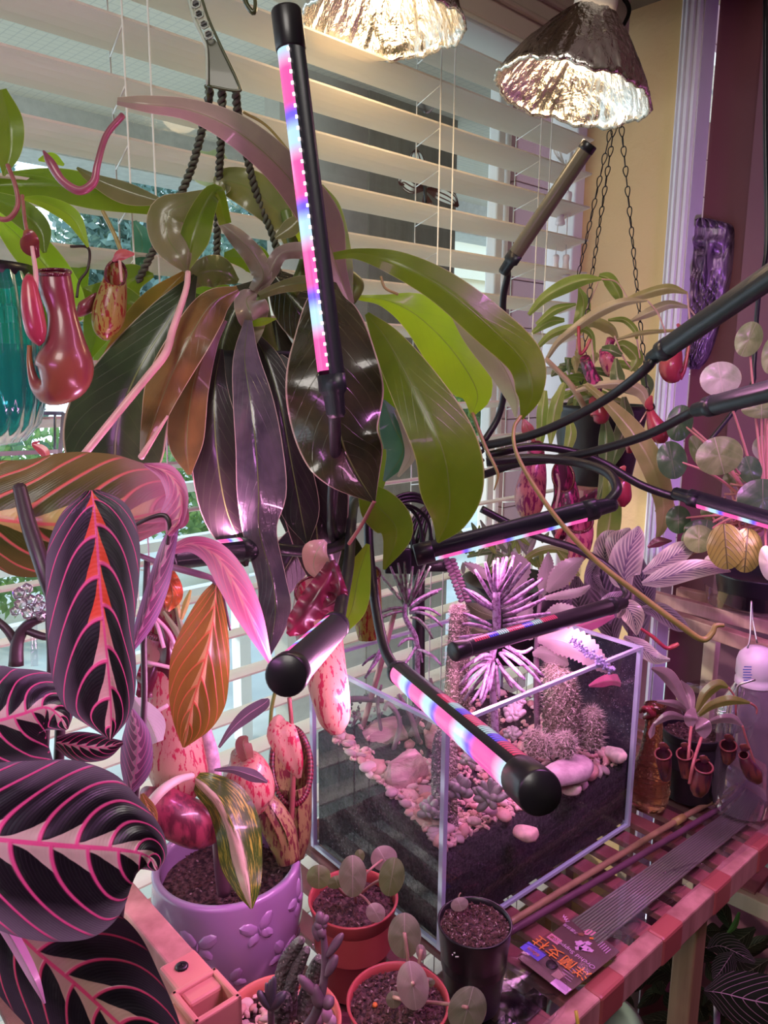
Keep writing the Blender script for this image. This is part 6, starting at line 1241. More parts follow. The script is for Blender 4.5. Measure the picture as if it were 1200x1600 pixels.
for rw in ([(740, 850, .99, 2), (770, 840, .98, 4), (800, 846, .98, 2)], [(730, 870, .99, 2), (765, 862, .98, 5), (790, 870, .98, 2)], [(812, 880, .96, 2), (840, 862, .95, 6), (870, 858, .95, 6), (902, 870, .95, 2)], [(760, 890, .98, 3), (770, 860, .98, 6), (765, 840, .98, 2)], [(870, 858, .95, 3), (888, 880, .95, 8), (905, 900, .95, 2)]): leaf('leaf', rw, SG if rw[0][0] > 800 else SD, grn, na=14, nc=5)
q = random.Random(8)
for k in range(46):
    u, v = q.uniform(715, 850), q.uniform(835, 900); a_ = q.uniform(-2.6, -.5); l_ = q.uniform(14, 34); d_ = q.uniform(.97, 1.03); leaf('leaf', [(u, v, d_, 1.5), (u+math.cos(a_)*l_*.5, v+math.sin(a_)*l_*.5, d_, 4), (u+math.cos(a_)*l_, v+math.sin(a_)*l_, d_, 1)], (SD, SER, SG)[k % 3], grn, na=7, nc=5)
lathe('pot_body', P(800, 905, 1.0), [(0, -.10), (.05, -.10), (.065, 0), (.062, 0), (.055, -.012), (0, -.012)], BLK, grn, n=32)

# ---------------------------------------------------------------- plants in the tank
m = Mt('spotted_violet_tube', .45); n = m.noise(1, 3, vec=m.mapped((240, 240, 240))); m.base(m.mix(n.step(.48, .56), (.38, .27, .42), (.20, .11, .19))); CHD = m.m
m = Mt('spotted_green_tube', .45); n = m.noise(1, 3, vec=m.mapped((240, 240, 240))); m.base(m.mix(n.step(.48, .56), (.26, .34, .26), (.22, .12, .18))); CHG = m.m
def spike(par, u0, v0, u1, v1, d, w, mat, sag=0, dz=0, nm='leaf'):
    mu, mv = (u0+u1)/2, (v0+v1)/2+sag; tube(nm, [(u0, v0, d, w*.7), ((u0+mu)/2, (v0+mv)/2+sag*.3, d+dz*.3, w), (mu, mv, d+dz*.6, w), ((u1+mu)/2, (v1+mv)/2+sag*.3, d+dz*.8, w*.95), (u1, v1, d+dz, w*.6)], mat, par, n=9, ns=6)
k1 = thing('spiky_succulent', 'tall spiky succulent with pale violet spotted tube leaves in whorls, centre right of the tank', 'succulent', P(776, 1120, .80))
tube('stem', [(775, 925, .80, 7), (776, 985, .80, 6.5), (768, 1040, .80, 5), (772, 1110, .81, 6), (776, 1180, .82, 6)], CHD, k1, n=20)
for (u0, v0, u1, v1) in ((772, 940, 742, 890), (774, 935, 758, 878), (775, 935, 772, 876), (778, 935, 778, 872), (778, 932, 786, 871), (780, 935, 792, 870), (781, 935, 803, 868), (782, 935, 814, 880), (782, 938, 828, 880), (783, 942, 834, 905), (783, 948, 848, 904), (785, 955, 850, 921), (786, 962, 852, 935), (770, 948, 728, 921), (770, 952, 724, 919), (772, 925, 773, 880), (777, 930, 783, 880), (776, 925, 800, 885), (786, 970, 860, 958), (786, 978, 856, 968), (768, 978, 724, 958), (768, 985, 722, 975), (768, 992, 718, 996)):
    spike(k1, u0, v0, u1, v1, .80, 3.4, CHD, sag=rnd.uniform(-3, 4), dz=rnd.uniform(-.03, .03))
for (u0, v0, u1, v1, sg) in ((795, 1010, 832, 1012, 8), (790, 1010, 850, 1058, -4), (785, 1015, 848, 1072, -6), (780, 1020, 820, 1062, 0), (772, 1030, 725, 1060, -6), (770, 1030, 718, 1050, -8), (768, 1032, 715, 1075, -6), (766, 1034, 720, 1085, -2), (770, 1040, 752, 1100, 6), (765, 1035, 750, 1095, 0), (775, 1040, 780, 1092, 0), (780, 1040, 830, 1090, 4), (768, 1025, 740, 1035, -6), (772, 1035, 765, 1080, 0), (776, 1030, 800, 1075, 0), (770, 1028, 730, 1042, -8), (782, 1020, 815, 1040, -4), (770, 1050, 735, 1100, 0), (768, 1045, 725, 1095, -4), (762, 1040, 722, 1070, -10)):
    spike(k1, u0, v0, u1, v1, .79, 3.2, CHD, sag=sg, dz=rnd.uniform(-.03, .02))
k2 = thing('spiky_succulent', 'greener spiky succulent with drooping tube leaves at the left back of the tank', 'succulent', P(650, 1140, .84))
tube('stem', [(640, 920, .83, 3), (632, 960, .83, 4), (650, 1000, .83, 4.5), (652, 1060, .84, 4.5), (650, 1130, .85, 5)], CHD, k2, n=20)
tube('stem', [(618, 950, .84, 4), (600, 1020, .84, 4.5), (580, 1090, .85, 4.5), (562, 1150, .86, 5)], simple('tan_stem2', (.50, .30, .28), .5), k2, n=14)
for (u0, v0, u1, v1, sg) in ((634, 945, 610, 885, 0), (634, 942, 622, 880, 0), (636, 940, 632, 878, 0), (637, 940, 645, 885, 0), (638, 942, 665, 880, 0), (640, 945, 672, 885, 0), (632, 945, 598, 905, 0), (632, 945, 592, 895, 0), (638, 948, 690, 920, -3), (640, 952, 684, 925, -3), (640, 955, 688, 962, -8), (640, 958, 692, 980, -9), (642, 965, 676, 998, -9), (630, 950, 578, 968, -6), (630, 955, 565, 985, -6), (645, 990, 660, 1035, -6), (648, 990, 656, 1030, -2), (600, 1000, 570, 1060, 4), (602, 1010, 575, 1050, 3), (598, 1020, 566, 1040, -4), (648, 1000, 622, 1010, -6), (650, 1010, 620, 1050, 4), (650, 1015, 690, 1040, -6), (640, 945, 655, 890, 0), (636, 945, 618, 900, 0)):
    spike(k2, u0, v0, u1, v1, .83, 2.7, CHG if v1 < 1000 and u1 < 680 else CHD, sag=sg, dz=rnd.uniform(-.03, .03))
k3 = thing('bare_stem_succulents', 'tangle of thin arching succulent stems under the left rim of the tank', 'succulent', P(600, 1130, .84))
q = random.Random(12)
for rw in ([(612, 1180, .83, 4), (625, 1130, .83, 4), (608, 1100, .83, 4), (600, 1110, .83, 3)], [(640, 1150, .84, 4), (665, 1110, .84, 4), (690, 1140, .84, 4)], [(655, 1160, .83, 4), (640, 1115, .83, 4), (622, 1085, .83, 3)], [(575, 1150, .86, 3), (560, 1120, .86, 3), (545, 1150, .86, 3)], [(668, 1140, .85, 4), (680, 1100, .85, 4), (672, 1060, .85, 3)], [(530, 1095, .85, 5), (560, 1092, .85, 5), (600, 1095, .85, 4)], [(600, 1170, .84, 3), (590, 1100, .84, 3), (596, 1070, .84, 2)]): tube('stem', rw, simple('grey_mauve_stem', (.22, .16, .18), .6), k3, n=14)
for k in range(60): u, v = q.uniform(535, 600), q.uniform(1085, 1165); c = P(u, v, .86+q.uniform(-.02, .01)); obj_ = None; fat(k3, u, v, u+q.uniform(-6, 6), v+q.uniform(-7, 2), .86, 3, CHG)
k4 = thing('trailing_succulent', 'thin stem of stacked dark plump leaves rising beside the black pole', 'succulent', P(715, 930, .84))
tube('stem', [(703, 880, .85, 1.6), (715, 905, .85, 1.8), (726, 935, .85, 2)], DSK, k4, n=8)
for k in range(12):
    t = k/11; u, v = 702+24*t, 872+64*t; fat(k4, u, v, u-10, v+4, .85, 3.4, DSK); fat(k4, u, v+3, u+11, v+3, .85, 3.4, DSK)

# cacti
m = Mt('bristly_cactus', .6); v = m.voro(380); m.base(m.mix(v.step(.30, .14), (.13, .11, .08), (.62, .50, .46))); m.bump(v, .8, .002); BRC = m.m
BRIS = simple('cactus_bristle', (.66, .56, .52), .6)
def cactus(label, rows, name='cactus', cols=11, rows_n=18, br=7, bl=.10, mat=BRC, seed=2, ns=44, blush=None):
    q = random.Random(seed); Pt, C = pts(rows, 60); r = C[:, 3]*C[:, 2]/FPX
    t = thing(name, label, 'cactus', Pt[0]); Tn, A_, B_ = frames(Pt); V = []; UV = []
    for i in range(60):
        a_ = i/59
        for k in range(ns):
            th0 = k/ns*6.2832; h = math.cos(cols*th0+math.pi*int(a_*rows_n))*abs(math.sin(math.pi*a_*rows_n)); rr = r[i]*(1+.09*h); V.append(Pt[i]+(A_[i]*math.cos(th0)+B_[i]*math.sin(th0))*rr); UV.append((a_, k/ns))
    F = grid_faces(60, ns, True); F.append(tuple(59*ns+k for k in range(ns))); obj('body', V, F, mat, t, uv=UV)
    ac = Acc()
    for j in range(rows_n):
        i = min(59, int((j+.5)/rows_n*59))
        for c_ in range(cols):
            th0 = (c_*2+(j % 2))*math.pi/cols; nm = A_[i]*math.cos(th0)+B_[i]*math.sin(th0); b = Pt[i]+nm*r[i]*1.06
            for s in range(br):
                dr = nrm(nm*.6+np.array([q.gauss(0, .6), q.gauss(0, .6), q.gauss(0, .6)])); sd = nrm(np.cross(dr, nm+.01))*.00022; e = b+dr*(bl*.05+.002); ac.add([b-sd, b+sd, e], [(0, 1, 2)])
    ac.obj('bristles', BRIS, t, kind='stuff', smooth=False); return t
cactus('tall thin bristly column cactus rising above the left part of the tank', [(704, 1310, .715, 13), (702, 1240, .74, 12), (703, 1150, .77, 12), (706, 1070, .79, 11), (710, 1000, .81, 10), (712, 960, .82, 8), (712, 945, .82, 2)], rows_n=44, cols=8, seed=3, bl=.06)
cactus('thin grey bristly cactus hanging close behind the tall one', [(726, 1110, .83, 9), (722, 1070, .83, 9), (726, 1010, .83, 9), (722, 960, .83, 7), (718, 945, .83, 2)], rows_n=26, cols=8, seed=4, bl=.08)
cactus('warty grey cactus column just left of the tank front corner', [(690, 1280, .71, 14), (688, 1220, .725, 14), (690, 1160, .74, 13), (700, 1130, .75, 7)], rows_n=18, cols=9, seed=13, bl=.03, mat=WART)
cactus('thick pink grey column cactus at the right back of the tank', [(878, 1160, .84, 28), (878, 1120, .84, 29), (876, 1085, .84, 26), (872, 1060, .84, 22), (872, 1045, .84, 10)], rows_n=14, cols=12, seed=5)
cactus('short upper column of the thick cactus, half hidden by a grey leaf', [(868, 1062, .85, 16), (866, 1045, .85, 16), (866, 1032, .85, 8)], rows_n=7, cols=9, seed=6)
cactus('slim bristly cactus in front of the dark right pane of the tank', [(922, 1168, .84, 16), (924, 1140, .84, 17), (924, 1118, .84, 14), (924, 1106, .84, 5)], rows_n=11, cols=11, seed=7, bl=.12)
cactus('small round bristly cactus behind the mauve rock', [(884, 1182, .81, 11), (883, 1165, .81, 15), (883, 1152, .81, 11), (883, 1145, .81, 3)], rows_n=8, cols=11, seed=8, bl=.14)
cactus('left of the low pair of round bristly cacti behind the mauve rock', [(838, 1180, .82, 12), (836, 1162, .82, 17), (834, 1148, .82, 12), (833, 1142, .82, 3)], rows_n=8, cols=12, seed=9, bl=.14)
cactus('right of the low pair of round bristly cacti behind the mauve rock', [(852, 1182, .815, 10), (850, 1165, .815, 13), (849, 1154, .815, 9), (849, 1149, .815, 3)], rows_n=7, cols=10, seed=10, bl=.14)
cactus('tiny speckled cactus among the pale rosettes', [(773, 1140, .83, 8), (772, 1125, .83, 9), (772, 1113, .83, 7), (772, 1108, .83, 2)], rows_n=7, cols=9, seed=11, bl=.03)
ROS = simple('pale_rosette', (.46, .36, .40), .45, var=.3, scale=60); GRY = simple('grey_green_fleshy', (.24, .23, .21), .4, var=.3, scale=50)
def rosette(label, u, v, d, r, n, mat, seed, up=.5, w=.26):
    q = random.Random(seed); t = thing('rosette_succulent', label, 'succulent', P(u, v, d))
    for k in range(n):
        a_ = k*2.39996; rr = r*(.45+.55*(k/n)); fat(t, u, v, u+math.cos(a_)*rr, v+math.sin(a_)*rr*.75-up*r*(1-k/n)-2, d-.004*(math.sin(a_)), max(2, r*w), mat)
    return t
rosette('pale mauve rosette succulent at the back centre of the tank', 803, 1118, .82, 22, 16, ROS, 1); rosette('small pale rosette succulent under the glass rim', 812, 1098, .83, 14, 12, ROS, 2); rosette('grey rosette succulent left of the round cacti', 800, 1150, .81, 18, 14, GRY, 3)
rosette('grey green fleshy succulent below the tall cactus, right of the front corner', 718, 1240, .72, 26, 10, GRY, 4, .9, .30); rosette('grey green fleshy succulent left of the tank front corner', 672, 1270, .71, 24, 10, GRY, 5, .8, .27)
rosette('grey green branching succulent in the front middle of the tank', 765, 1250, .72, 36, 15, GRY, 6, .6, .18); rosette('sprawling pale succulent behind the grow light end cap', 790, 1225, .74, 34, 14, ROS, 7, .4, .16)
rosette('lobed grey succulent near the back left rocks', 735, 1190, .78, 22, 12, GRY, 8, .5, .25)
refl = leaf('fallen_leaf', [(920, 1072, .885, 2), (940, 1066, .885, 9, 8), (960, 1064, .885, 11, 7), (990, 1074, .885, 8, 6)], leafmat('pink_fallen_leaf', (.50, .08, .20), (.62, .14, .28), trans=.1), None); tag(refl, 'pink leaf lying against the dark right end pane of the tank', 'leaf')
# dark backdrop card standing behind the right end of the tank
bk = sbox('dark_card', .9, .901, .30, .31, 0, .1, BLK) if 0 else None
m = Mt('speckled_black_panel', .3); v = m.voro(420); n = m.noise(60, 2); m.base(m.mix(v.step(.22, .10)*n.step(.45, .6), (.012, .012, .03), (.6, .6, .7))); SPK = m.m
pv = [gp(LX+.007, .004, 0), gp(LX+.007, LY*.72, 0), gp(LX+.007, LY*.72, GH*.93), gp(LX+.007, .004, GH*.985)]; pv2 = [p+gx*.003 for p in pv]
pn = obj('dark_panel', pv+pv2, [(0, 1, 2, 3), (7, 6, 5, 4), (0, 4, 5, 1), (1, 5, 6, 2), (2, 6, 7, 3), (3, 7, 4, 0)], SPK, None, smooth=False); tag(pn, 'black speckled panel standing against the right end pane of the tank', 'panel')

# ---------------------------------------------------------------- amber bottle
bt = T(1012, 1258, ZT); ab = thing('amber_bottle', 'amber pressed glass bottle vase just right of the tank', 'bottle', bt)
m = Mt('amber_glass', .06); n = m.voro(190); m.base((.50, .22, .16)); m.b.inputs['Transmission Weight'].default_value = .92; m.b.inputs['IOR'].default_value = 1.25; m.bump(n, .35, .002); AMB = m.m
db_ = float((bt-CAM) @ cF); px = db_/FPX
lathe('bottle_body', bt, [(0, .001), (26*px, .001), (29*px, .006), (31*px, .022), (29*px, .038), (23*px, .055), (17*px, .075), (14*px, .095), (12*px, .118), (13*px, .124), (17*px, .130), (14*px, .131), (11*px, .118)], AMB, ab, n=64, close=False)
lathe('raised_band', bt, [(29.3*px, .0385), (30.2*px, .0397), (29*px, .041)], AMB, ab, n=64, close=False); lathe('raised_band', bt, [(31.2*px, .0215), (32*px, .0225), (31*px, .024)], AMB, ab, n=64, close=False)
for k in range(24):
    a_ = k/24*6.2832; V = ICO1*.0016; obj('raised_dot', V+bt+np.array([math.cos(a_)*29.6*px, math.sin(a_)*29.6*px, .034]), ICO1F, AMB, ab)
for k in range(3): tube('ribbon', [(1000+6*k, 1112, db_-.02, 3), (1008+5*k, 1106, db_-.03, 4), (1018+2*k, 1116, db_-.03, 4), (1006+5*k, 1122, db_-.02, 3)], PB, ab, n=10)
tube('ribbon', [(1020, 1108, db_-.02, 2), (1026, 1106, db_-.02, 2.5), (1027, 1112, db_-.02, 2)], simple('cream_ribbon', (.7, .5, .45), .4), ab, n=8)

# ---------------------------------------------------------------- small pitcher plant in a black pot
ct, cc_, cr2 = plainpot('nepenthes_pot', 'black pot holding a small pitcher plant at the right end of the table', 1085, 1138, .872, 98, .088, simple('dull_black_plastic', (.02, .016, .025), .5), .74, .012, .010, seed=20, crumbs=260)
np_ = thing('young_pitcher_plant', 'young pitcher plant with grey mauve leaves and dark dangling pitchers in the right black pot', 'plant', P(1082, 1120, .85))
dq = .85
YM = leafmat('young_leaf_mauve', (.17, .12, .13), (.30, .22, .24), vein=(.3, .2, .2), nv=2, vs=0, mid=.05, edge=(.6, .4, .4), trans=.1, rough=.3, coat=.4); YG = leafmat('young_leaf_green', (.12, .15, .03), (.20, .22, .05), vein=(.3, .2, .1), nv=2, vs=0, mid=.05, edge=(.55, .4, .25), trans=.2, rough=.3, coat=.3)
N_ = lambda rows, mat, **k: leaf('leaf', rows, mat, np_, **{**dict(na=20, nc=9, fold=.45), **k})
N_([(1078, 1118, dq, 3), (1062, 1085, dq, 7, 9), (1042, 1056, dq, 10, 12), (1018, 1044, dq, 2)], YM); N_([(1082, 1115, dq, 3), (1076, 1085, dq+.02, 9), (1062, 1064, dq+.02, 3)], YM); N_([(1072, 1110, dq, 3), (1055, 1100, dq-.02, 6), (1026, 1096, dq-.02, 2)], YM)
N_([(1088, 1112, dq, 3), (1102, 1085, dq, 9), (1122, 1070, dq, 9, 8), (1138, 1074, dq, 2)], YG); N_([(1092, 1118, dq-.01, 3), (1112, 1102, dq-.02, 7), (1140, 1094, dq-.03, 8), (1172, 1098, dq-.03, 2)], YG)
N_([(1070, 1122, dq-.02, 3), (1045, 1117, dq-.03, 8, 6), (1022, 1132, dq-.03, 3)], YM); N_([(1105, 1130, dq-.02, 3), (1125, 1122, dq-.03, 5, 8), (1145, 1122, dq-.03, 6, 9), (1160, 1134, dq-.03, 2)], YM)
N_([(1084, 1106, dq-.02, 3), (1080, 1118, dq-.04, 10), (1079, 1128, dq-.04, 9), (1081, 1138, dq-.04, 2)], YM, fold=.15); N_([(1088, 1122, dq-.03, 3), (1096, 1132, dq-.05, 13, 11), (1100, 1142, dq-.05, 12, 12), (1100, 1154, dq-.05, 2)], YM, fold=.15); N_([(1022, 1130, dq-.03, 2), (1018, 1145, dq-.03, 5), (1016, 1154, dq-.03, 1)], YM)
DK = pitchmat('dark_maroon_pitcher', (.06, .01, .02), (.16, .05, .03), (.04, .01, .02), sc_=120, trans=.03); KP = simple('rust_lip', (.14, .03, .03), .3)
for rows, td in (([(1036, 1178, dq-.06, 12), (1038, 1195, dq-.06, 11), (1040, 1215, dq-.05, 8)], None), ([(1070, 1178, dq-.07, 12), (1072, 1195, dq-.07, 11), (1074, 1215, dq-.07, 9)], [(1080, 1136, dq-.05, 2.5), (1077, 1165, dq-.07, 2.5), (1075, 1195, dq-.075, 2.5)]), ([(1099, 1198, dq-.10, 14), (1096, 1214, dq-.10, 15), (1092, 1232, dq-.10, 14), (1090, 1244, dq-.10, 7)], [(1096, 1153, dq-.07, 2.5), (1084, 1190, dq-.10, 2.5), (1077, 1225, dq-.10, 2.5)]), ([(1162, 1180, dq-.04, 7), (1168, 1195, dq-.04, 11), (1178, 1210, dq-.04, 13), (1186, 1222, dq-.04, 6)], [(1160, 1134, dq-.03, 1.8), (1168, 1160, dq-.03, 1.8), (1180, 1195, dq-.03, 2)]), ([(1138, 1165, dq+.02, 12), (1138, 1180, dq+.02, 11), (1135, 1194, dq+.02, 5)], None)):
    pitcher(np_, rows, DK, slant=.5, n=18, ns=20, peri=KP, tendril=td, tmat=BSTEM, lid=[(rows[0][0], rows[0][1]-6, rows[0][2], 4), (rows[0][0]+2, rows[0][1]-13, rows[0][2], 9), (rows[0][0]+4, rows[0][1]-17, rows[0][2], 2)])
tube('tendril', [(1138, 1074, dq, 1.6), (1148, 1090, dq, 1.6), (1150, 1118, dq, 1.6)], BSTEM, np_, n=10); tube('tendril', [(1172, 1098, dq-.03, 1.8), (1182, 1106, dq-.03, 1.6), (1182, 1116, dq-.03, 1)], BSTEM, np_, n=8)

# bottle with a white cap hung at the right edge
wb_ = thing('white_capped_bottle', 'clear ridged bottle with a white printed cap and wire bail at the right edge', 'bottle', P(1190, 1150, .88)); bc = P(1184, 1015, .88); k_ = .88/FPX
m = Mt('ridged_clear_bottle', .06); m.base((.50, .47, .56)); m.b.inputs['Transmission Weight'].default_value = .85; m.b.inputs['IOR'].default_value = 1.2; RCB = m.m
lathe('cap', bc, [(0, .004), (16*k_, .002), (26*k_, -.006), (29*k_, -.014), (29*k_, -40*k_), (27*k_, -46*k_), (29*k_, -48*k_), (29*k_, -56*k_)], simple('white_cap', (.66, .64, .70), .35), wb_, n=48)
lathe('bottle_body', bc-np.array([0, 0, 56*k_]), [(27*k_, 0), (30*k_, -.006)]+[((48+1.6*(j % 2))*k_, -.030-.011*j) for j in range(11)]+[(44*k_, -.155)], RCB, wb_, n=64)
for j in range(6): box('printed_line', P(1166+rnd.uniform(0, 3), 1042+j*4.2, .853), .0035+.0015*rnd.random(), .0002, .0006, simple('blue_print', (.08, .14, .45), .5) if j == 0 else bpy.data.materials['blue_print'], wb_, cR, cF, cU)
tube('wire_bail', [(1168, 1013, .86), (1172, 995, .86), (1174, 940, .87), (1176, 966, .87), (1183, 1005, .86)], STEEL, wb_, rad=.0009, n=24, ns=6); tube('wire_bail', [(1152, 1090, .855), (1153, 1072, .855), (1166, 1066, .853), (1180, 1062, .853)], STEEL, wb_, rad=.0013, n=16, ns=6)
gb = thing('clear_tumbler', 'small clear glass tumbler standing behind the young pitcher plant', 'glass', T(1140, 1225, ZT)); g0 = T(1140, 1225, ZT); lathe('glass_body', g0, [(.014, .001), (.017, .004), (.013, .03), (.016, .05), (.024, .07), (.026, .10)], CLEAR, gb, n=40)
pt_ = thing('clear_domed_tray', 'clear crinkled plastic tray behind the young pitcher plant pot', 'tray', P(1120, 1100, .93)); lathe('tray_body', P(1125, 1100, .93), [(.04, -.02), (.05, .0), (.045, .012), (.02, .018), (0, .02)], CLEAR, pt_, n=40)
rc_ = lathe('drainage_tray', T(1082, 1222, ZT), [(.0, .001), (.048, .001), (.053, .010), (.055, .010)], CLEAR, n=48); tag(rc_, 'clear plastic tray under the right black pot', 'saucer')

# ---------------------------------------------------------------- two canes and the packet of supports lying on the table
BAM = simple('tan_cane', (.30, .19, .11), .4, var=.3, scale=40); PCN = simple('purple_brown_cane', (.12, .05, .09), .4, var=.2)
za = ZT+.004
cA = [T(790, 1446, za), T(1060, 1280, za), T(1142, 1235, za)]; o_ = wtube('plant_cane', [T(790, 1446, za), T(925, 1363, za), T(1060, 1281, za), T(1143, 1236, za)], .0034, BAM, None, 12, 30); tag(o_, 'tan bamboo cane with a pale joint lying along the table, beside the purple one', 'cane', 'canes lying on the table'); wtube('cane_joint', [T(1054, 1285, za), T(1068, 1277, za)], .0046, simple('yellow_joint', (.38, .32, .10), .4), o_, 12)
wtube('cane_joint', [T(1128, 1244, za), T(1138, 1239, za)], .0042, bpy.data.materials['yellow_joint'], o_, 12)
o_ = wtube('plant_cane', [T(790, 1460, za), T(930, 1378, za), T(1070, 1296, za), T(1170, 1235, za)], .0034, PCN, None, 12, 30); tag(o_, 'dark purple brown cane lying next to the tan one', 'cane', 'canes lying on the table')
zp = ZT+.003
K0, K1, K2, K3 = T(809, 1500, zp), T(884, 1558, zp), T(968, 1490, zp), T(901, 1432, zp)       # header card: bottom-left, bottom-right, right, top-left in the photo
pk = thing('support_packet', 'flat clear packet of grey green orchid support rods with a brown printed card', 'packet', (K0+K1+K2+K3)/4)
def quad(a_, b_, c_, d_, z, mat, nm, par=pk, t_=.0006):
    U_ = np.array([0, 0, 1.0]); V = [np.array([*q[:2], z]) for q in (a_, b_, c_, d_)]; V += [q-U_*t_ for q in V]
    return obj(nm, V, [(0, 1, 2, 3), (7, 6, 5, 4), (0, 4, 5, 1), (1, 5, 6, 2), (2, 6, 7, 3), (3, 7, 4, 0)], mat, par, smooth=False)
CARD = simple('brown_card', (.115, .070, .060), .45, coat=.3)
quad(K0, K1, K2, K3, zp+.002, CARD, 'header_card')
R0, R1 = T(1240, 1205, zp), T(1165, 1215, zp)
far0, far1 = T(1168, 1248, zp), T(1225, 1285, zp)
quad(K0, K1, T(1240, 1275, zp), T(1175, 1235, zp), zp+.0052, SLEEVE, 'clear_sleeve', t_=.0001)
quad(K1+(K2-K1)*.05, K1+(K2-K1)*.05+(K1-K0)*.10, T(1245, 1272, zp)+(K1-K0)*.08, T(1232, 1276, zp), zp+.0012, simple('sleeve_fold', (.6, .35, .62), .25, coat=.5), 'sleeve_edge') if 0 else None
ROD = simple('grey_green_rod', (.17, .18, .14), .35, coat=.2)
for k in range(12):
    f = .06+.58*k/11; a_ = K3+(K2-K3)*f*1.05; b_ = T(1175, 1240, zp)+(T(1215, 1262, zp)-T(1175, 1240, zp))*f*1.2
    a_ = np.array([*a_[:2], zp+.0018]); b_ = np.array([*b_[:2], zp+.0018]); wtube('support_rod', [a_-(b_-a_)*.03, b_], .00125, ROD, pk, 8)
# card printing: everything lies flat on the card, reading from its right end to its left
ex = nrm((K0-K1)*np.array([1, 1, 0])); ey = np.cross([0, 0, 1.0], ex); ez = np.array([0, 0, 1.0])
def text(s, c, size, mat, nm='printing', rot=0, ax=ex, ay=ey, sx=1.0):
    cu = bpy.data.curves.new(nm, 'FONT'); cu.body = s; cu.size = size; cu.align_x = 'CENTER'; cu.align_y = 'CENTER'; cu.extrude = .0001
    cu.materials.append(mat); ot = bpy.data.objects.new('text_curve', cu); me = bpy.data.meshes.new_from_object(ot); bpy.data.objects.remove(ot); o = bpy.data.objects.new(nm, me); col.objects.link(o); o.parent = pk
    M_ = Matrix((ax*sx, ay, ez)).transposed().to_4x4(); M_.translation = Vector(np.array([*c[:2], zp+.0032])-wloc(pk)); o.matrix_local = M_; return o
ORG = simple('orange_ink', (.85, .30, .03), .5); LIN = simple('lilac_ink', (.70, .45, .72), .5); PNK = simple('pink_ink', (.75, .30, .42), .5); BLU = simple('blue_ink', (.12, .10, .75), .5); BRN = simple('brown_ink', (.25, .12, .05), .5)
text('洋蘭支柱', T(877, 1500, zp), .0150, ORG, sx=1.0)
text('Orchid Support', T(896, 1494, zp), .0062, LIN, sx=1.15)
bq = T(866, 1471, zp)
def tagbox(c, w, h, mat, z=.0026): 
    c = np.array([*c[:2], 0]); quad(c-ex*w-ey*h, c+ex*w-ey*h, c+ex*w+ey*h, c-ex*w+ey*h, zp+z, mat, 'printed_patch', t_=.0002)
tagbox(bq, .0062, .0040, PNK); text('10本', bq, .0052, BRN)
tagbox(T(833, 1490, zp), .0105, .0062, BLU); text('60cm', T(833, 1492, zp), .0060, ORG)
text('園芸用', T(889, 1454, zp), .0042, LIN); text('太さ', T(896, 1460, zp), .0038, LIN)
for k in range(3): text('<', T(882+2*k, 1437+3.5*k, zp), .008, LIN, ax=-ey, ay=ex)
for (u, v, w, mt) in ((921, 1461, .0055, PNK), (908, 1464, .003, BRN), (906, 1478, .0045, LIN), (912, 1485, .0055, LIN), (904, 1486, .0035, LIN), (918, 1478, .0035, LIN), (922, 1489, .003, LIN), (924, 1470, .002, ORG)):
    c = T(u, v, zp); V = [c+np.array([w*math.cos(t)*(1+.2*math.cos(5*t)), w*.75*math.sin(t)*(1+.2*math.cos(5*t)), 0]) for t in np.arange(16)/16*6.283]; V = [np.array([*p[:2], zp+.0028]) for p in V]; obj('printed_flower', V, [tuple(range(16))], mt, pk, smooth=False)
tagbox(T(876, 1545, zp), .008, .0045, LIN); tagbox(T(872, 1527, zp), .004, .0050, simple('tan_ink', (.45, .30, .24), .5))
for k in range(5): tagbox(T(884+2.0*k, 1532-4*k, zp), .0055, .00022, LIN); tagbox(T(938+3*k, 1478+3*k, zp), .0004, .004, LIN)
hc = T(862, 1511, zp); lathe('hang_hole', np.array([*hc[:2], zp+.0022]), [(.0, .0008), (.0052, .0008), (.0054, 0)], BLK, pk, n=24, close=False)
# creases of the sleeve lit by the lamps: folded ridges of film
for rw in ([(1036, 1372), (1058, 1365), (1085, 1357), (1100, 1360), (1062, 1370), (1052, 1366)], [(1040, 1400), (1055, 1392), (1072, 1392), (1058, 1403), (1040, 1402)], [(985, 1440), (1010, 1420), (1045, 1411), (1050, 1416), (1020, 1432), (1004, 1442)], [(945, 1465), (965, 1460), (985, 1448), (1000, 1452), (985, 1470), (955, 1470)], [(948, 1470), (975, 1476), (992, 1468), (1010, 1455)]):
    wtube('sleeve_crease', [np.array([*T(u, v, zp)[:2], zp+.0058]) for u, v in rw], .0009, CLEAR, pk, 6, 30)
brc = T(1185, 1262, zp); quad(T(1170, 1236, zp), T(1163, 1245, zp), T(1235, 1278, zp), T(1240, 1262, zp), zp+.0030, simple('kraft_label', (.36, .24, .18), .6), 'kraft_end')

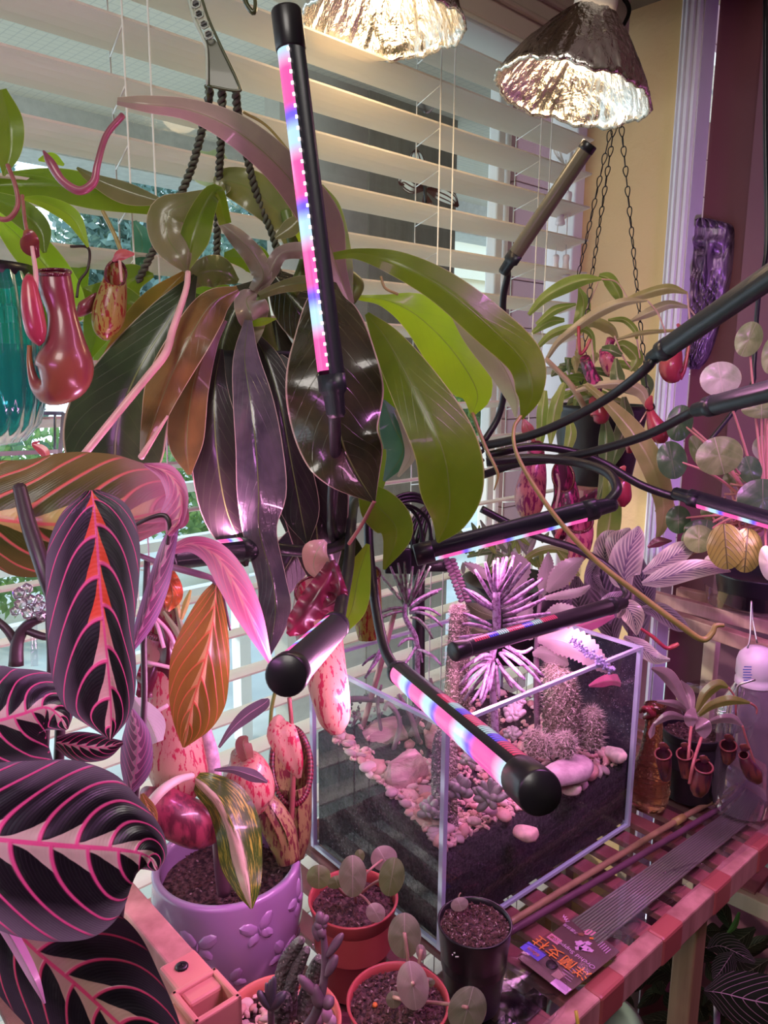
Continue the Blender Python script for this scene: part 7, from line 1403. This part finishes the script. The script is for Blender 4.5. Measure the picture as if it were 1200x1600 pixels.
# ---------------------------------------------------------------- dim plants under the table
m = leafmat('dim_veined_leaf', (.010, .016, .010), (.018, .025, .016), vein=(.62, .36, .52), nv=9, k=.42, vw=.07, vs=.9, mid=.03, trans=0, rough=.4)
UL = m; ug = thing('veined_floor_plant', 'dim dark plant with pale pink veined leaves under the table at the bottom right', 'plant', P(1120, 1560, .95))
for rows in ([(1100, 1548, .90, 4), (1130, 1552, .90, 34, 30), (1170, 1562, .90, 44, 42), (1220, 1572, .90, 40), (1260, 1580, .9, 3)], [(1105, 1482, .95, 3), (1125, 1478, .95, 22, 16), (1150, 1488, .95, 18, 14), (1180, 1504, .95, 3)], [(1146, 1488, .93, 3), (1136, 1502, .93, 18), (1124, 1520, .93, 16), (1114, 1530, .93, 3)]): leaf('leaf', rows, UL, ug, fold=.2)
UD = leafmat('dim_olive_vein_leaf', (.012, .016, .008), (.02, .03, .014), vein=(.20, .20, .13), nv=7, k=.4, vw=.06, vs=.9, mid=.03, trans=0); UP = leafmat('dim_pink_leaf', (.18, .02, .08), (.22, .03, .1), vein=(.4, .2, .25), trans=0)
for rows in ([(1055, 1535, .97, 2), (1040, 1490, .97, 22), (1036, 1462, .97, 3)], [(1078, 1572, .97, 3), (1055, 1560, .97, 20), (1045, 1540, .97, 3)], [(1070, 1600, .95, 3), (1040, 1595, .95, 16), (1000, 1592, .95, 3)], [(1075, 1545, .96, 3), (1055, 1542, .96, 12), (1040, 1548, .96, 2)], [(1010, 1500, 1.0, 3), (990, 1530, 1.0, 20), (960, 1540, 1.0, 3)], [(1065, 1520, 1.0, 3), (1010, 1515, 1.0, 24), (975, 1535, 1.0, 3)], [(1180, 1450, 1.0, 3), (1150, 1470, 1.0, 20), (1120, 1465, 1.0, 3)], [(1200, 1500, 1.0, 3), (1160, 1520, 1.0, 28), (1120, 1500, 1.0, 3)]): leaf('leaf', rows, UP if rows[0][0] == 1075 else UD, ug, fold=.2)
for rows in ([(1075, 1440, 1.0, 2), (1065, 1450, 1.0, 6), (1052, 1465, 1.0, 2)], [(1078, 1430, 1.0, 2), (1070, 1458, 1.0, 5), (1056, 1485, 1.0, 2)], [(1155, 1425, 1.0, 2), (1148, 1445, 1.0, 5), (1136, 1460, 1.0, 2)]): leaf('leaf', rows, leafmat('dim_green_blade', (.05, .16, .03), (.08, .24, .05), trans=0), ug, na=10, nc=5)
q = random.Random(21)
for k in range(60):
    u, v = q.uniform(950, 1200), q.uniform(1450, 1640); a_ = q.uniform(0, 6.28); l_ = q.uniform(25, 60); d_ = q.uniform(1.02, 1.15)
    if v < 2500-u*.95 and u < 1080: continue
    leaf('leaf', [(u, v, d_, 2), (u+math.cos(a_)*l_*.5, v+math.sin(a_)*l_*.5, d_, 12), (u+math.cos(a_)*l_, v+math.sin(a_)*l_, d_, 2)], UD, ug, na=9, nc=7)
wtube('stem', [P(1120, 1560, .97), P(1120, 1700, 1.0), P(1120, 1900, 1.05)], .004, DSK, ug)
gp_ = T(930, 1600, .58); gpot = thing('grey_floor_pot', 'grey green bowl shaped pot half hidden under the table front rail', 'plant pot', [gp_[0], gp_[1], .45])
lathe('pot_body', [gp_[0], gp_[1], .52], [(0, 0), (.03, 0), (.045, .02), (.052, .06), (.054, .062), (.049, .062), (.045, .05), (0, .05)], simple('grey_green_glaze', (.20, .24, .18), .4), gpot, n=48)
tube('yellow_cane', [(900, 1580, .60, 3), (906, 1620, .6, 3)], simple('yellow_cane', (.55, .45, .06), .4), gpot, n=3)
